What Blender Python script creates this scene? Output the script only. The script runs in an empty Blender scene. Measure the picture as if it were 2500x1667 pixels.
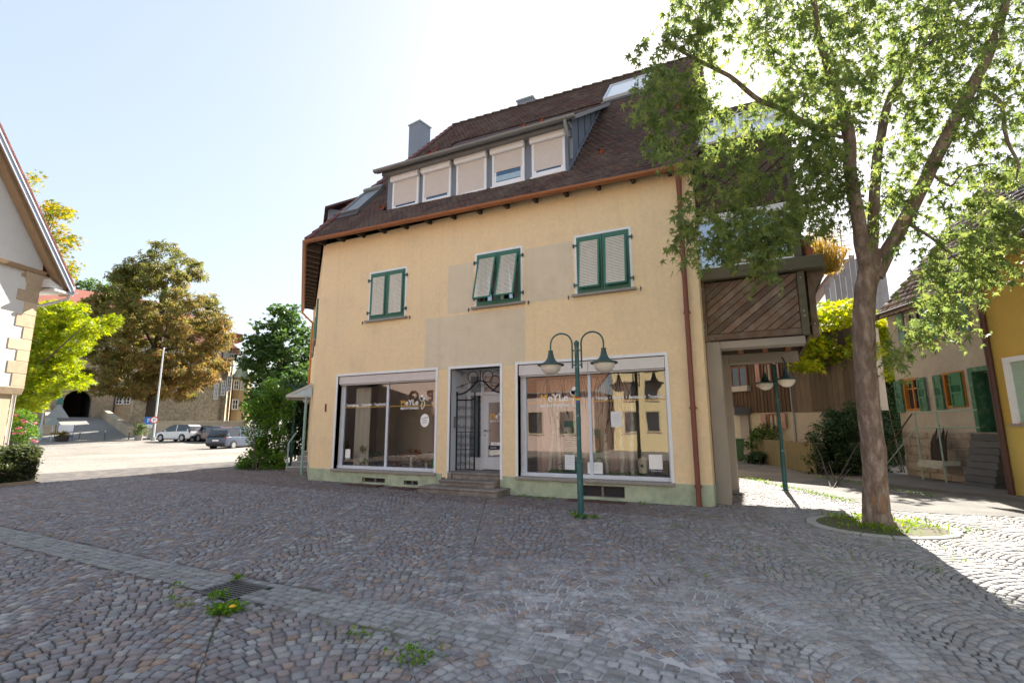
import bpy, bmesh, math, random
import numpy as np
from mathutils import Vector, Matrix
random.seed(7); rng = np.random.default_rng(7)
PI = math.pi
SC = bpy.context.scene
COL = SC.collection
# ---------------------------------------------------------------- camera, sky, sun, exposure
CAMH = 1.53
YAW, PITCH, ROLL, FPX, IW, IH = math.radians(-26.2453), math.radians(9.8626), math.radians(-0.202), 1222.743, 2500, 1667
_f = Vector((math.sin(YAW)*math.cos(PITCH), math.cos(YAW)*math.cos(PITCH), math.sin(PITCH)))
_r = Vector((math.cos(YAW), -math.sin(YAW), 0)); _u = _r.cross(_f)
CR = _r*math.cos(ROLL) + _u*math.sin(ROLL); CU = _u*math.cos(ROLL) - _r*math.sin(ROLL); CF = _f
CAM0 = Vector((0, 0, CAMH))
cd = bpy.data.cameras.new('camera'); cam = bpy.data.objects.new('camera', cd); COL.objects.link(cam)
cd.sensor_width = 36; cd.lens = FPX/IW*36; cd.clip_start = 0.05; cd.clip_end = 2000
cam.matrix_world = Matrix(((CR.x, CU.x, -CF.x, 0), (CR.y, CU.y, -CF.y, 0), (CR.z, CU.z, -CF.z, CAMH), (0, 0, 0, 1)))
SC.camera = cam
SUN_AZ, SUN_EL = math.radians(-2.2), math.radians(36)
W = bpy.data.worlds.new('World'); SC.world = W; W.use_nodes = True
wn = W.node_tree.nodes; wl = W.node_tree.links; wn.clear()
sky = wn.new('ShaderNodeTexSky'); sky.sky_type = 'NISHITA'; sky.sun_disc = False
sky.sun_elevation = SUN_EL; sky.sun_rotation = SUN_AZ; sky.altitude = 200; sky.air_density = 1.0; sky.dust_density = 1.6; sky.ozone_density = 1.0
bg = wn.new('ShaderNodeBackground'); bg.inputs[1].default_value = 0.135
wo = wn.new('ShaderNodeOutputWorld'); gm = wn.new('ShaderNodeGamma'); gm.inputs[1].default_value = 0.34; wl.new(sky.outputs[0], gm.inputs[0]); hs_ = wn.new('ShaderNodeHueSaturation'); hs_.inputs['Saturation'].default_value = 1.35; wl.new(gm.outputs[0], hs_.inputs['Color']); wl.new(hs_.outputs[0], bg.inputs[0]); wl.new(bg.outputs[0], wo.inputs[0])
sl = bpy.data.lights.new('sun', 'SUN'); sl.energy = 3.7; sl.angle = math.radians(0.5); sl.color = (1.0, 0.93, 0.82)
so = bpy.data.objects.new('sun', sl); COL.objects.link(so); so.location = (0, 30, 30)
SUND = Vector((math.sin(SUN_AZ)*math.cos(SUN_EL), math.cos(SUN_AZ)*math.cos(SUN_EL), math.sin(SUN_EL)))
so.rotation_euler = (-SUND).to_track_quat('-Z', 'Y').to_euler()
SC.view_settings.view_transform = 'Standard'; SC.view_settings.look = 'None'; SC.view_settings.gamma = 1.0
SC.view_settings.exposure = 2.32
SC.render.engine = 'CYCLES'
SC.cycles.use_denoising = True
SC.cycles.max_bounces = 8; SC.cycles.transparent_max_bounces = 16; SC.cycles.sample_clamp_indirect = 6
# ---------------------------------------------------------------- pixel -> place helpers (a pixel gives only a direction)
def ray(x, y): return CR*((x-IW/2)/FPX) - CU*((y-IH/2)/FPX) + CF
def onY(x, y, Y):
    d = ray(x, y); return CAM0 + d*(Y/d.y)
def onZ(x, y, z=0.0):
    d = ray(x, y); return CAM0 + d*((z-CAMH)/d.z)
def onP(x, y, p0, n):
    d = ray(x, y); return CAM0 + d*((Vector(p0)-CAM0).dot(Vector(n))/d.dot(Vector(n)))
def atD(x, y, depth): return CAM0 + ray(x, y)*depth
def pix(p):
    v = Vector(p)-CAM0; z = v.dot(CF); return IW/2+FPX*v.dot(CR)/z, IH/2-FPX*v.dot(CU)/z, z
def gz(x, y):
    """height of the ground: level in front of the house, rising gently towards the castle"""
    t = min(1, max(0, (-5-x)/7)); z = 0.07*t*t*(3-2*t)
    s = x*math.sin(YAW)+y*math.cos(YAW)
    if x < -10: z += 0.033*min(20, max(0, s-41))
    return z
# ---------------------------------------------------------------- objects
ORG = {}
def reg(o, label=None, cat=None, group=None, kind=None):
    if label: o['label'] = label
    if cat: o['category'] = cat
    if group: o['group'] = group
    if kind: o['kind'] = kind
    return o
def thing(name, label, cat, loc=(0, 0, 0), group=None, rz=0):
    o = bpy.data.objects.new(name, None); COL.objects.link(o); o.location = loc; o.rotation_euler = (0, 0, rz)
    o.empty_display_size = 0.2; ORG[o.name] = Vector(loc) if rz == 0 else Vector((0, 0, 0))
    return reg(o, label, cat, group)
def link(name, me, mat, parent=None):
    o = bpy.data.objects.new(name, me); COL.objects.link(o)
    if mat and not me.materials:
        for m in (mat if isinstance(mat, (list, tuple)) else [mat]): me.materials.append(m)
    if parent:
        o.parent = parent; ORG[o.name] = ORG.get(parent.name, Vector((0, 0, 0)))
    else: ORG[o.name] = Vector((0, 0, 0))
    return o
def copy_tree(o, parent=None):
    c = o.copy(); COL.objects.link(c); c.parent = parent; ORG[c.name] = ORG.get(o.name, Vector((0, 0, 0)))
    for ch in list(o.children): copy_tree(ch, c)
    return c
class MB:
    """collects vertices and faces for one mesh object"""
    def __init__(s): s.v = []; s.f = []; s.mi = []; s.cur = 0; s.col = None
    def add(s, vs, fs):
        b = len(s.v); s.v += [tuple(v) for v in vs]
        for f in fs: s.f.append(tuple(b+i for i in f)); s.mi.append(s.cur)
        return s
    def box(s, c, d, rot=None, ax=None):
        hx, hy, hz = d[0]/2, d[1]/2, d[2]/2; c = Vector(c)
        P = [Vector((x, y, z)) for z in (-hz, hz) for y in (-hy, hy) for x in (-hx, hx)]
        if ax: P = [ax[0]*p.x+ax[1]*p.y+ax[2]*p.z for p in P]
        elif rot is not None:
            R = rot if isinstance(rot, Matrix) else Matrix.Rotation(rot, 3, 'Z'); P = [R@p for p in P]
        return s.add([c+p for p in P], [(0, 2, 3, 1), (4, 5, 7, 6), (0, 1, 5, 4), (2, 6, 7, 3), (0, 4, 6, 2), (1, 3, 7, 5)])
    def bx(s, x0, x1, y0, y1, z0, z1): return s.box(((x0+x1)/2, (y0+y1)/2, (z0+z1)/2), (abs(x1-x0), abs(y1-y0), abs(z1-z0)))
    def bar(s, a, b, w, h=None, up=(0, 0, 1)):
        a, b = Vector(a), Vector(b); d = b-a; L = d.length
        if L < 1e-6: return s
        d /= L; up = Vector(up)
        if abs(d.dot(up)) > .98: up = Vector((0, 1, 0)) if abs(d.y) < .9 else Vector((1, 0, 0))
        x = d.cross(up).normalized(); z = x.cross(d)
        return s.box((a+b)/2, (w, L, h or w), ax=(x, d, z))
    def tube(s, pts, r, n=8, caps=True):
        pts = [Vector(p) for p in pts]; rs = r if isinstance(r, (list, tuple)) else [r]*len(pts)
        base = len(s.v); N = len(pts); prev = None
        for i, p in enumerate(pts):
            d = (pts[min(i+1, N-1)]-pts[max(i-1, 0)])
            if d.length < 1e-9: d = Vector((0, 0, 1))
            d.normalize()
            if prev is None:
                q = Vector((0, 0, 1)) if abs(d.z) < .9 else Vector((1, 0, 0)); x = d.cross(q).normalized()
            else:
                x = prev - d*prev.dot(d)
                x = x.normalized() if x.length > 1e-6 else d.orthogonal().normalized()
            prev = x; y = d.cross(x)
            for k in range(n):
                a = 2*PI*k/n; s.v.append(tuple(p+(x*math.cos(a)+y*math.sin(a))*rs[i]))
        for i in range(N-1):
            for k in range(n):
                a = base+i*n+k; b = base+i*n+(k+1) % n; s.f.append((a, b, b+n, a+n)); s.mi.append(s.cur)
        if caps:
            s.f.append(tuple(base+k for k in reversed(range(n)))); s.mi.append(s.cur)
            s.f.append(tuple(base+(N-1)*n+k for k in range(n))); s.mi.append(s.cur)
        return s
    def lathe(s, prof, c=(0, 0, 0), n=20, a0=0, a1=2*PI):
        c = Vector(c); base = len(s.v); full = abs(a1-a0-2*PI) < 1e-6; m = n if full else n+1
        for r, z in prof:
            for k in range(m):
                a = a0+(a1-a0)*k/n; s.v.append((c.x+r*math.cos(a), c.y+r*math.sin(a), c.z+z))
        for i in range(len(prof)-1):
            for k in range(n):
                a = base+i*m+k; b = base+i*m+(k+1) % m; s.f.append((a, b, b+m, a+m)); s.mi.append(s.cur)
        return s
    def prism(s, poly, off):
        """polygon (list of 3d points) pushed along vector off, closed"""
        off = Vector(off); P = [Vector(p) for p in poly]; n = len(P)
        return s.add(P+[p+off for p in P], [tuple(reversed(range(n))), tuple(range(n, 2*n))]+[(i, (i+1) % n, (i+1) % n+n, i+n) for i in range(n)])
    def quad(s, a, b, c, d): return s.add([a, b, c, d], [(0, 1, 2, 3)])
    def halfpipe(s, a, b, r, n=8, th=.006, flip=False):
        """half round gutter from a to b, open at the top"""
        a, b = Vector(a), Vector(b); d = (b-a).normalized(); x = d.cross(Vector((0, 0, 1))).normalized(); up = x.cross(d)
        if flip: up = -up
        o = [x*math.cos(PI*k/n)*r - up*math.sin(PI*k/n)*r for k in range(n+1)]
        i_ = [x*math.cos(PI*k/n)*(r-th) - up*math.sin(PI*k/n)*(r-th) for k in range(n+1)]
        ring = o+list(reversed(i_)); m = len(ring)
        return s.add([a+p for p in ring]+[b+p for p in ring], [(k, (k+1) % m, (k+1) % m+m, k+m) for k in range(m)]+[tuple(reversed(range(m))), tuple(range(m, 2*m))])
    def mesh(s, name, org=None, smooth=False):
        me = bpy.data.meshes.new(name); o = org or Vector((0, 0, 0))
        me.from_pydata([(v[0]-o.x, v[1]-o.y, v[2]-o.z) for v in s.v], [], s.f)
        if any(s.mi): me.polygons.foreach_set('material_index', s.mi)
        if smooth: me.polygons.foreach_set('use_smooth', [True]*len(s.f))
        me.update(); return me
    def build(s, name, mat, parent=None, smooth=False, bevel=0, label=None, kind=None, fixn=True):
        me = s.mesh(name, ORG.get(parent.name) if parent else None, smooth)
        if fixn or bevel:
            bm = bmesh.new(); bm.from_mesh(me)
            if bevel:
                bmesh.ops.bevel(bm, geom=[e for e in bm.edges if len(e.link_faces) == 2 and e.calc_face_angle(0) > .6], offset=bevel, segments=1, affect='EDGES', clamp_overlap=True)
            bmesh.ops.recalc_face_normals(bm, faces=bm.faces[:]); bm.to_mesh(me); bm.free()
        o = link(name, me, mat, parent)
        if smooth: sharpen(me)
        return reg(o, label, kind=kind)
def sharpen(me, ang=40):
    try: me.set_sharp_from_angle(angle=math.radians(ang))
    except Exception: pass
def npmesh(name, V, Fq, cols=None, smooth=False):
    """fast mesh from numpy: V (n,3), Fq (m,k) faces of one size k; cols (m,3) face colours into attribute tint"""
    me = bpy.data.meshes.new(name); V = np.asarray(V, np.float32); Fq = np.asarray(Fq, np.int32); m, k = Fq.shape
    me.vertices.add(len(V)); me.vertices.foreach_set('co', V.ravel())
    me.loops.add(m*k); me.loops.foreach_set('vertex_index', Fq.ravel())
    me.polygons.add(m); me.polygons.foreach_set('loop_start', np.arange(0, m*k, k, dtype=np.int32))
    try: me.polygons.foreach_set('loop_total', np.full(m, k, np.int32))
    except Exception: pass
    if smooth: me.polygons.foreach_set('use_smooth', np.ones(m, bool))
    if cols is not None:
        at = me.attributes.new('tint', 'FLOAT_COLOR', 'FACE'); c = np.ones((m, 4), np.float32); c[:, :3] = cols; at.data.foreach_set('color', c.ravel())
    me.update(calc_edges=True); me.validate(); return me
# ---------------------------------------------------------------- materials
MATS = {}
def nodes(name):
    m = bpy.data.materials.new(name); m.use_nodes = True; nt = m.node_tree; nt.nodes.clear()
    return m, nt, nt.nodes.new, nt.links.new
def M(name, col=(.5, .5, .5), rough=.7, var=.12, scale=6, bump=0, bscale=60, metal=0, spec=.4, col2=None, c2amt=.5, c2scale=2.5, tint=False, objvar=0, stretch=None, wave=None, detail=4, coat=0, c2sharp=.12):
    if name in MATS: return MATS[name]
    m, nt, N, L = nodes(name); MATS[name] = m
    out = N('ShaderNodeOutputMaterial'); bs = N('ShaderNodeBsdfPrincipled'); L(bs.outputs[0], out.inputs[0])
    bs.inputs['Roughness'].default_value = rough; bs.inputs['Metallic'].default_value = metal
    bs.inputs['Specular IOR Level'].default_value = spec; bs.inputs['Coat Weight'].default_value = coat
    tc = N('ShaderNodeTexCoord'); vec = tc.outputs['Object']
    if stretch:
        mp = N('ShaderNodeMapping'); mp.inputs['Scale'].default_value = stretch; L(vec, mp.inputs[0]); vec = mp.outputs[0]
    nz = N('ShaderNodeTexNoise'); nz.inputs['Scale'].default_value = scale; nz.inputs['Detail'].default_value = detail+2; nz.inputs['Roughness'].default_value = .62; L(vec, nz.inputs['Vector'])
    if tint:
        at = N('ShaderNodeAttribute'); at.attribute_name = 'tint'; base = at.outputs['Color']
    else:
        rgb = N('ShaderNodeRGB'); rgb.outputs[0].default_value = (*col, 1); base = rgb.outputs[0]
    if col2:
        n2 = N('ShaderNodeTexNoise'); n2.inputs['Scale'].default_value = c2scale; n2.inputs['Detail'].default_value = 7; n2.inputs['Roughness'].default_value = .65; L(vec, n2.inputs['Vector'])
        mr = N('ShaderNodeMapRange'); mr.inputs[1].default_value = .62-c2amt*.3-c2sharp/2; mr.inputs[2].default_value = .62-c2amt*.3+c2sharp; L(n2.outputs[0], mr.inputs[0])
        mx = N('ShaderNodeMix'); mx.data_type = 'RGBA'; L(mr.outputs[0], mx.inputs[0]); L(base, mx.inputs[6]); mx.inputs[7].default_value = (*col2, 1); base = mx.outputs[2]
    hv = N('ShaderNodeHueSaturation'); L(base, hv.inputs['Color'])
    ma = N('ShaderNodeMapRange'); ma.inputs[1].default_value = .25; ma.inputs[2].default_value = .75; ma.inputs[3].default_value = 1-var; ma.inputs[4].default_value = 1+var; L(nz.outputs[0], ma.inputs[0])
    val = ma.outputs[0]
    if objvar:
        oi = N('ShaderNodeObjectInfo'); mo = N('ShaderNodeMapRange'); mo.inputs[3].default_value = 1-objvar; mo.inputs[4].default_value = 1+objvar; L(oi.outputs['Random'], mo.inputs[0])
        mu = N('ShaderNodeMath'); mu.operation = 'MULTIPLY'; L(val, mu.inputs[0]); L(mo.outputs[0], mu.inputs[1]); val = mu.outputs[0]
    L(val, hv.inputs['Value']); L(hv.outputs[0], bs.inputs['Base Color'])
    if bump:
        nb = N('ShaderNodeTexNoise'); nb.inputs['Scale'].default_value = bscale; nb.inputs['Detail'].default_value = 4; L(vec, nb.inputs['Vector'])
        bu = N('ShaderNodeBump'); bu.inputs['Strength'].default_value = min(1, bump); bu.inputs['Distance'].default_value = .02; L(nb.outputs[0], bu.inputs['Height']); L(bu.outputs[0], bs.inputs['Normal'])
    rm = N('ShaderNodeMapRange'); rm.inputs[3].default_value = max(.02, rough-.1); rm.inputs[4].default_value = min(1, rough+.1); L(nz.outputs[0], rm.inputs[0]); L(rm.outputs[0], bs.inputs['Roughness'])
    return m
def Mglass(name, tint=(.9, .95, .95), refl=.12, rough=0.0, dirt=.0):
    """window pane: fresnel reflection over clear glass"""
    if name in MATS: return MATS[name]
    m, nt, N, L = nodes(name); MATS[name] = m
    out = N('ShaderNodeOutputMaterial'); mix = N('ShaderNodeMixShader'); tr = N('ShaderNodeBsdfTransparent'); gl = N('ShaderNodeBsdfGlossy')
    tr.inputs[0].default_value = (*tint, 1); gl.inputs['Roughness'].default_value = rough; gl.inputs[0].default_value = (.95, .97, 1, 1)
    fr = N('ShaderNodeFresnel'); fr.inputs[0].default_value = 1.52; ad = N('ShaderNodeMath'); ad.operation = 'ADD'; ad.use_clamp = True; ad.inputs[1].default_value = refl
    L(fr.outputs[0], ad.inputs[0]); L(ad.outputs[0], mix.inputs[0]); L(tr.outputs[0], mix.inputs[1]); L(gl.outputs[0], mix.inputs[2])
    # slightly wavy panes
    tc = N('ShaderNodeTexCoord'); nz = N('ShaderNodeTexNoise'); nz.inputs['Scale'].default_value = 1.6; L(tc.outputs['Object'], nz.inputs['Vector'])
    bu = N('ShaderNodeBump'); bu.inputs['Strength'].default_value = .018; bu.inputs['Distance'].default_value = .05; L(nz.outputs[0], bu.inputs['Height']); L(bu.outputs[0], gl.inputs['Normal'])
    L(mix.outputs[0], out.inputs[0]); return m
def Mleaf(name, c1, c2, c3=None, trans=.45, rough=.55, sc=.6):
    """leaf: colour varies from leaf to leaf (attribute tint picks along the ramp), light passes through"""
    if name in MATS: return MATS[name]
    m, nt, N, L = nodes(name); MATS[name] = m
    out = N('ShaderNodeOutputMaterial'); at = N('ShaderNodeAttribute'); at.attribute_name = 'tint'
    sp = N('ShaderNodeSeparateColor'); L(at.outputs['Color'], sp.inputs[0])
    rp = N('ShaderNodeValToRGB'); L(sp.outputs[0], rp.inputs[0]); rp.color_ramp.elements[0].color = (*c1, 1); rp.color_ramp.elements[1].color = (*(c3 or c2), 1)
    if c3: e = rp.color_ramp.elements.new(.5); e.color = (*c2, 1)
    d = N('ShaderNodeBsdfPrincipled'); d.inputs['Roughness'].default_value = rough; d.inputs['Specular IOR Level'].default_value = .35; L(rp.outputs[0], d.inputs['Base Color'])
    t = N('ShaderNodeBsdfTranslucent'); hs = N('ShaderNodeHueSaturation'); hs.inputs['Hue'].default_value = .485; hs.inputs['Saturation'].default_value = 1.1; hs.inputs['Value'].default_value = 1.7; L(rp.outputs[0], hs.inputs['Color']); L(hs.outputs[0], t.inputs[0])
    mx = N('ShaderNodeMixShader'); mx.inputs[0].default_value = trans; L(d.outputs[0], mx.inputs[1]); L(t.outputs[0], mx.inputs[2]); L(mx.outputs[0], out.inputs[0]); return m
def Memit(name, col, s):
    m, nt, N, L = nodes(name); out = N('ShaderNodeOutputMaterial'); e = N('ShaderNodeEmission'); e.inputs[0].default_value = (*col, 1); e.inputs[1].default_value = s; L(e.outputs[0], out.inputs[0]); return m
def text(name, body, size, loc, mat, parent, rot=(PI/2, 0, 0), ext=.001, align='LEFT', sx=1.0, shear=0, bold=0):
    c = bpy.data.curves.new('t', 'FONT'); c.body = body; c.size = size; c.extrude = ext; c.align_x = align; c.shear = shear; c.offset = bold
    o = bpy.data.objects.new('t', c); COL.objects.link(o); bpy.context.view_layer.update()
    me = bpy.data.meshes.new_from_object(o.evaluated_get(bpy.context.evaluated_depsgraph_get()))
    bpy.data.objects.remove(o); bpy.data.curves.remove(c)
    org = ORG.get(parent.name, Vector((0, 0, 0)))
    me.transform(Matrix.Translation(Vector(loc)-org) @ Matrix.Rotation(rot[2], 4, 'Z') @ Matrix.Rotation(rot[0], 4, 'X') @ Matrix.Rotation(rot[1], 4, 'Z') @ Matrix.Diagonal((sx, 1, 1, 1)))
    me.materials.clear(); me.name = name
    return link(name, me, mat, parent)
# ================================================================ GROUND
def Mmortar():
    m, nt, N, L = nodes('joint_sand'); out = N('ShaderNodeOutputMaterial'); bs = N('ShaderNodeBsdfPrincipled'); L(bs.outputs[0], out.inputs[0]); bs.inputs['Roughness'].default_value = .95
    tc = N('ShaderNodeTexCoord'); P = tc.outputs['Object']
    def noise(sc, lo, hi, det=5):
        n = N('ShaderNodeTexNoise'); n.inputs['Scale'].default_value = sc; n.inputs['Detail'].default_value = det; L(P, n.inputs['Vector'])
        r = N('ShaderNodeMapRange'); r.inputs[1].default_value = lo; r.inputs[2].default_value = hi; L(n.outputs[0], r.inputs[0]); return r.outputs[0]
    def spot(c, r0, r1):
        v = N('ShaderNodeVectorMath'); v.operation = 'DISTANCE'; L(P, v.inputs[0]); v.inputs[1].default_value = c
        r = N('ShaderNodeMapRange'); r.inputs[1].default_value = r0; r.inputs[2].default_value = r1; r.inputs[3].default_value = 1; r.inputs[4].default_value = 0; L(v.outputs['Value'], r.inputs[0]); return r.outputs[0]
    def mul(a, b):
        k = N('ShaderNodeMath'); k.operation = 'MULTIPLY'; L(a, k.inputs[0]); L(b, k.inputs[1]); return k.outputs[0]
    def mix(f, a, b):
        x = N('ShaderNodeMix'); x.data_type = 'RGBA'; L(f, x.inputs[0]); 
        (L(a, x.inputs[6]) if not isinstance(a, tuple) else setattr(x.inputs[6], 'default_value', (*a, 1)))
        x.inputs[7].default_value = (*b, 1); return x.outputs[2]
    c = mix(noise(3, .35, .65), (.045, .04, .04), (.13, .115, .105))
    c = mix(mul(noise(1.3, .34, .52), spot((-.9, 4.6, 0), 1.2, 3.4)), c, (.47, .46, .47))
    c = mix(mul(noise(1.7, .42, .60), spot((1.5, 8.6, 0), 1.0, 4.2)), c, (.07, .09, .02))
    c = mix(mul(noise(2.2, .52, .66), spot((-3.5, 3.0, 0), .5, 2.6)), c, (.07, .09, .025))
    L(c, bs.inputs['Base Color']); return m
def Mfarcobble():
    m, nt, N, L = nodes('far_cobbles'); out = N('ShaderNodeOutputMaterial'); bs = N('ShaderNodeBsdfPrincipled'); L(bs.outputs[0], out.inputs[0]); bs.inputs['Roughness'].default_value = .85
    tc = N('ShaderNodeTexCoord'); v = N('ShaderNodeTexVoronoi'); v.inputs['Scale'].default_value = 9.5; L(tc.outputs['Object'], v.inputs['Vector'])
    v2 = N('ShaderNodeTexVoronoi'); v2.feature = 'DISTANCE_TO_EDGE'; v2.inputs['Scale'].default_value = 9.5; L(tc.outputs['Object'], v2.inputs['Vector'])
    rp = N('ShaderNodeValToRGB'); e = rp.color_ramp.elements; e[0].color = (.20, .18, .165, 1); e[1].color = (.33, .29, .25, 1); sp = N('ShaderNodeSeparateColor'); L(v.outputs['Color'], sp.inputs[0]); L(sp.outputs[0], rp.inputs[0])
    mr = N('ShaderNodeMapRange'); mr.inputs[1].default_value = .0; mr.inputs[2].default_value = .07; L(v2.outputs[0], mr.inputs[0])
    mx = N('ShaderNodeMix'); mx.data_type = 'RGBA'; L(mr.outputs[0], mx.inputs[0]); mx.inputs[6].default_value = (.14, .125, .10, 1); L(rp.outputs[0], mx.inputs[7])
    n = N('ShaderNodeTexNoise'); n.inputs['Scale'].default_value = .25; n.inputs['Detail'].default_value = 6; L(tc.outputs['Object'], n.inputs['Vector']); mr2 = N('ShaderNodeMapRange'); mr2.inputs[1].default_value = .3; mr2.inputs[2].default_value = .7; mr2.inputs[3].default_value = .75; mr2.inputs[4].default_value = 1.25; L(n.outputs[0], mr2.inputs[0])
    hv = N('ShaderNodeHueSaturation'); L(mx.outputs[2], hv.inputs['Color']); L(mr2.outputs[0], hv.inputs['Value']); L(hv.outputs[0], bs.inputs['Base Color'])
    bu = N('ShaderNodeBump'); bu.inputs['Strength'].default_value = .8; bu.inputs['Distance'].default_value = .02; L(mr.outputs[0], bu.inputs['Height']); L(bu.outputs[0], bs.inputs['Normal']); return m
xs = np.concatenate([np.linspace(-900, -90, 14), np.arange(-80, -26, 2.0), np.arange(-26, 8.01, .5), np.linspace(12, 900, 14)])
ys = np.concatenate([np.linspace(-600, -60, 10), np.arange(-50, -4, 2.5), np.arange(-4, 20.01, .5), np.arange(22, 90, 2.0), np.linspace(95, 900, 12)])
def cob_zone(x, y): return -22.5 < x < 7.5 and 0 < y < 18.0
V = []; Fq = []; MI = []
for j, y in enumerate(ys):
    for i, x in enumerate(xs):
        V.append((x, y, gz(x, y)-.017+.0085*max(0, min(1, 1.6-math.hypot((x+.9)*.6, y-4.6)/1.5))))
nx = len(xs)
for j in range(len(ys)-1):
    for i in range(nx-1):
        a = j*nx+i; Fq.append((a, a+1, a+1+nx, a+nx)); MI.append(0 if cob_zone((xs[i]+xs[i+1])/2, (ys[j]+ys[j+1])/2) else 1)
me = npmesh('ground', V, Fq); me.materials.append(Mmortar()); me.materials.append(Mfarcobble()); me.polygons.foreach_set('material_index', MI)
ground = link('ground', me, None); reg(ground, 'cobbled village square between the houses', 'ground', kind='structure')
# asphalt lane in the alley
near_e = [onZ(*p) for p in ((1770, 1150), (1804, 1163), (1900, 1184), (2010, 1207), (2110, 1229), (2187, 1247), (2330, 1256), (2500, 1262))]
far_e = [onZ(*p) for p in ((1770, 1112), (1799, 1122), (1900, 1142), (2010, 1160), (2110, 1178), (2187, 1190), (2330, 1206), (2500, 1222))]
near_e = [Vector((-9, 34, 0)), *near_e, near_e[-1]+Vector((1.8, -1.6, 0)), Vector((16, 0.5, 0))]
far_e = [Vector((-7, 38, 0)), *far_e, far_e[-1]+Vector((1.6, -2.6, 0)), Vector((20, 3.5, 0))]
mb = MB()
for i in range(len(near_e)-1):
    a, b, c, d = near_e[i], near_e[i+1], far_e[i+1], far_e[i]
    mb.quad((a.x, a.y, .004), (b.x, b.y, .004), (c.x, c.y, .004), (d.x, d.y, .004))
asphalt = M('asphalt', (.12, .115, .11), .9, .18, 1.2, .5, 120, col2=(.18, .17, .155), c2amt=.5, c2scale=.8)
reg(mb.build('asphalt_lane', asphalt), 'grey asphalt lane passing behind the cobbles', 'road', kind='structure')
# pavement of the far side in front of the stone house
mb = MB()
pav = [onZ(*p) for p in ((2140, 1162), (2215, 1166), (2330, 1182), (2440, 1194), (2500, 1205))]
for i in range(len(pav)-1):
    e0, e1 = far_e[-7+i] if False else None, None
px = [(2150, 2500)]
fe = [onZ(*p) for p in ((2110, 1178), (2187, 1190), (2330, 1206), (2420, 1214), (2500, 1222))]
pp = [onZ(*p) for p in ((2110, 1152), (2187, 1160), (2330, 1181), (2420, 1192), (2500, 1203))]
for i in range(4):
    mb.prism([fe[i]+Vector((0, 0, -.05)), fe[i+1]+Vector((0, 0, -.05)), pp[i+1]+Vector((0, 0, -.05)), pp[i]+Vector((0, 0, -.05))], (0, 0, .12))
reg(mb.build('pavement', M('pavement_grey', (.16, .155, .15), .9, .15, 3, .4, 80)), 'low grey pavement in front of the stone house', 'pavement', kind='structure')
# ---------------------------------------------------------------- cobbles
TREE = Vector((1.52, 9.98, 0)); RING_R = 1.0
DRAIN = Vector((-4.75, 3.48, 0))
LWD = Vector((math.sin(math.radians(-49)), math.cos(math.radians(-49)), 0))        # direction of the house's left wall
road_poly = [(p.x, p.y) for p in near_e]+[(p.x, p.y) for p in reversed(far_e)]
def inpoly(x, y, P):
    c = False; j = len(P)-1
    for i in range(len(P)):
        if (P[i][1] > y) != (P[j][1] > y) and x < (P[j][0]-P[i][0])*(y-P[i][1])/(P[j][1]-P[i][1])+P[i][0]: c = not c
        j = i
    return c
fpoly = [(p.x, p.y) for p in near_e]+[(20, 60), (-9, 60)]
LC = (-12.107, 11.0)
house_poly = [(-12.13, 10.97), (-0.95, 10.97), (-0.95, 18), (-8, 26), (LC[0]+LWD.x*9-.03, LC[1]+LWD.y*9-.03)]
def allowed(x, y):
    if inpoly(x, y, house_poly) or inpoly(x, y, fpoly): return False
    if (x-TREE.x)**2+(y-TREE.y)**2 < (RING_R+.02)**2: return False
    if -7.72 < x < -5.45 and y > 10.30: return False
    if -1.02 < x < -.66 and (11.45 < y < 11.98 or 14.0 < y < 14.5): return False
    if abs(x-DRAIN.x) < .29 and abs(y-DRAIN.y) < .23: return False
    if (x+2.98)**2+(y-8.75)**2 < .0081 or (x-.38)**2+(y-14.5)**2 < .0081: return False
    if -17.2 < x < -12 and y > 12.05+(-12.3-x)*.35: return False
    if x < -18.6 and y > 6.9 and x < -18.6: return False
    return True
def vis(x, y, mx=240, my=160):
    u, v, z = pix((x, y, gz(x, y)))
    return z > .6 and -mx < u < IW+mx and v < IH+my
C0, C1 = [], []        # outlines and colours
def palette(x, y):
    r = random.random()
    g = random.uniform(.78, 1.2)
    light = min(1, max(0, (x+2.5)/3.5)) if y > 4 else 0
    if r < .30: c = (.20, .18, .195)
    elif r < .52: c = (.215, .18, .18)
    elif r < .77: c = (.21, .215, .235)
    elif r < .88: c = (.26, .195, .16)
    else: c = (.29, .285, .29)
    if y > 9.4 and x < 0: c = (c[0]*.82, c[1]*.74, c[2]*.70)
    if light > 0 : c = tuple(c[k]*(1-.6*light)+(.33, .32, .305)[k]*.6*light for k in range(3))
    return tuple(k*g for k in c)
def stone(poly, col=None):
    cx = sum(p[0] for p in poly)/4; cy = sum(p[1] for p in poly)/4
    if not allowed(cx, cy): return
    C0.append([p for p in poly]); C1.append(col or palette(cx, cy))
SW = 1.25; TM = math.radians(44); RR = SW/2/math.sin(TM); STEP = .090
STRIP0, STRIP1 = 3.34, 3.80
def strip_y(x): return 0.0 if x < -1.5 else -(x+1.5)**2*.12
nseg = 16
fans = [(-50, ci, 0) for ci in range(-14, 16)]+[(-27, ci, 1) for ci in range(-18, 18)]      # direction of the fans' columns on either side of the channel
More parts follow.
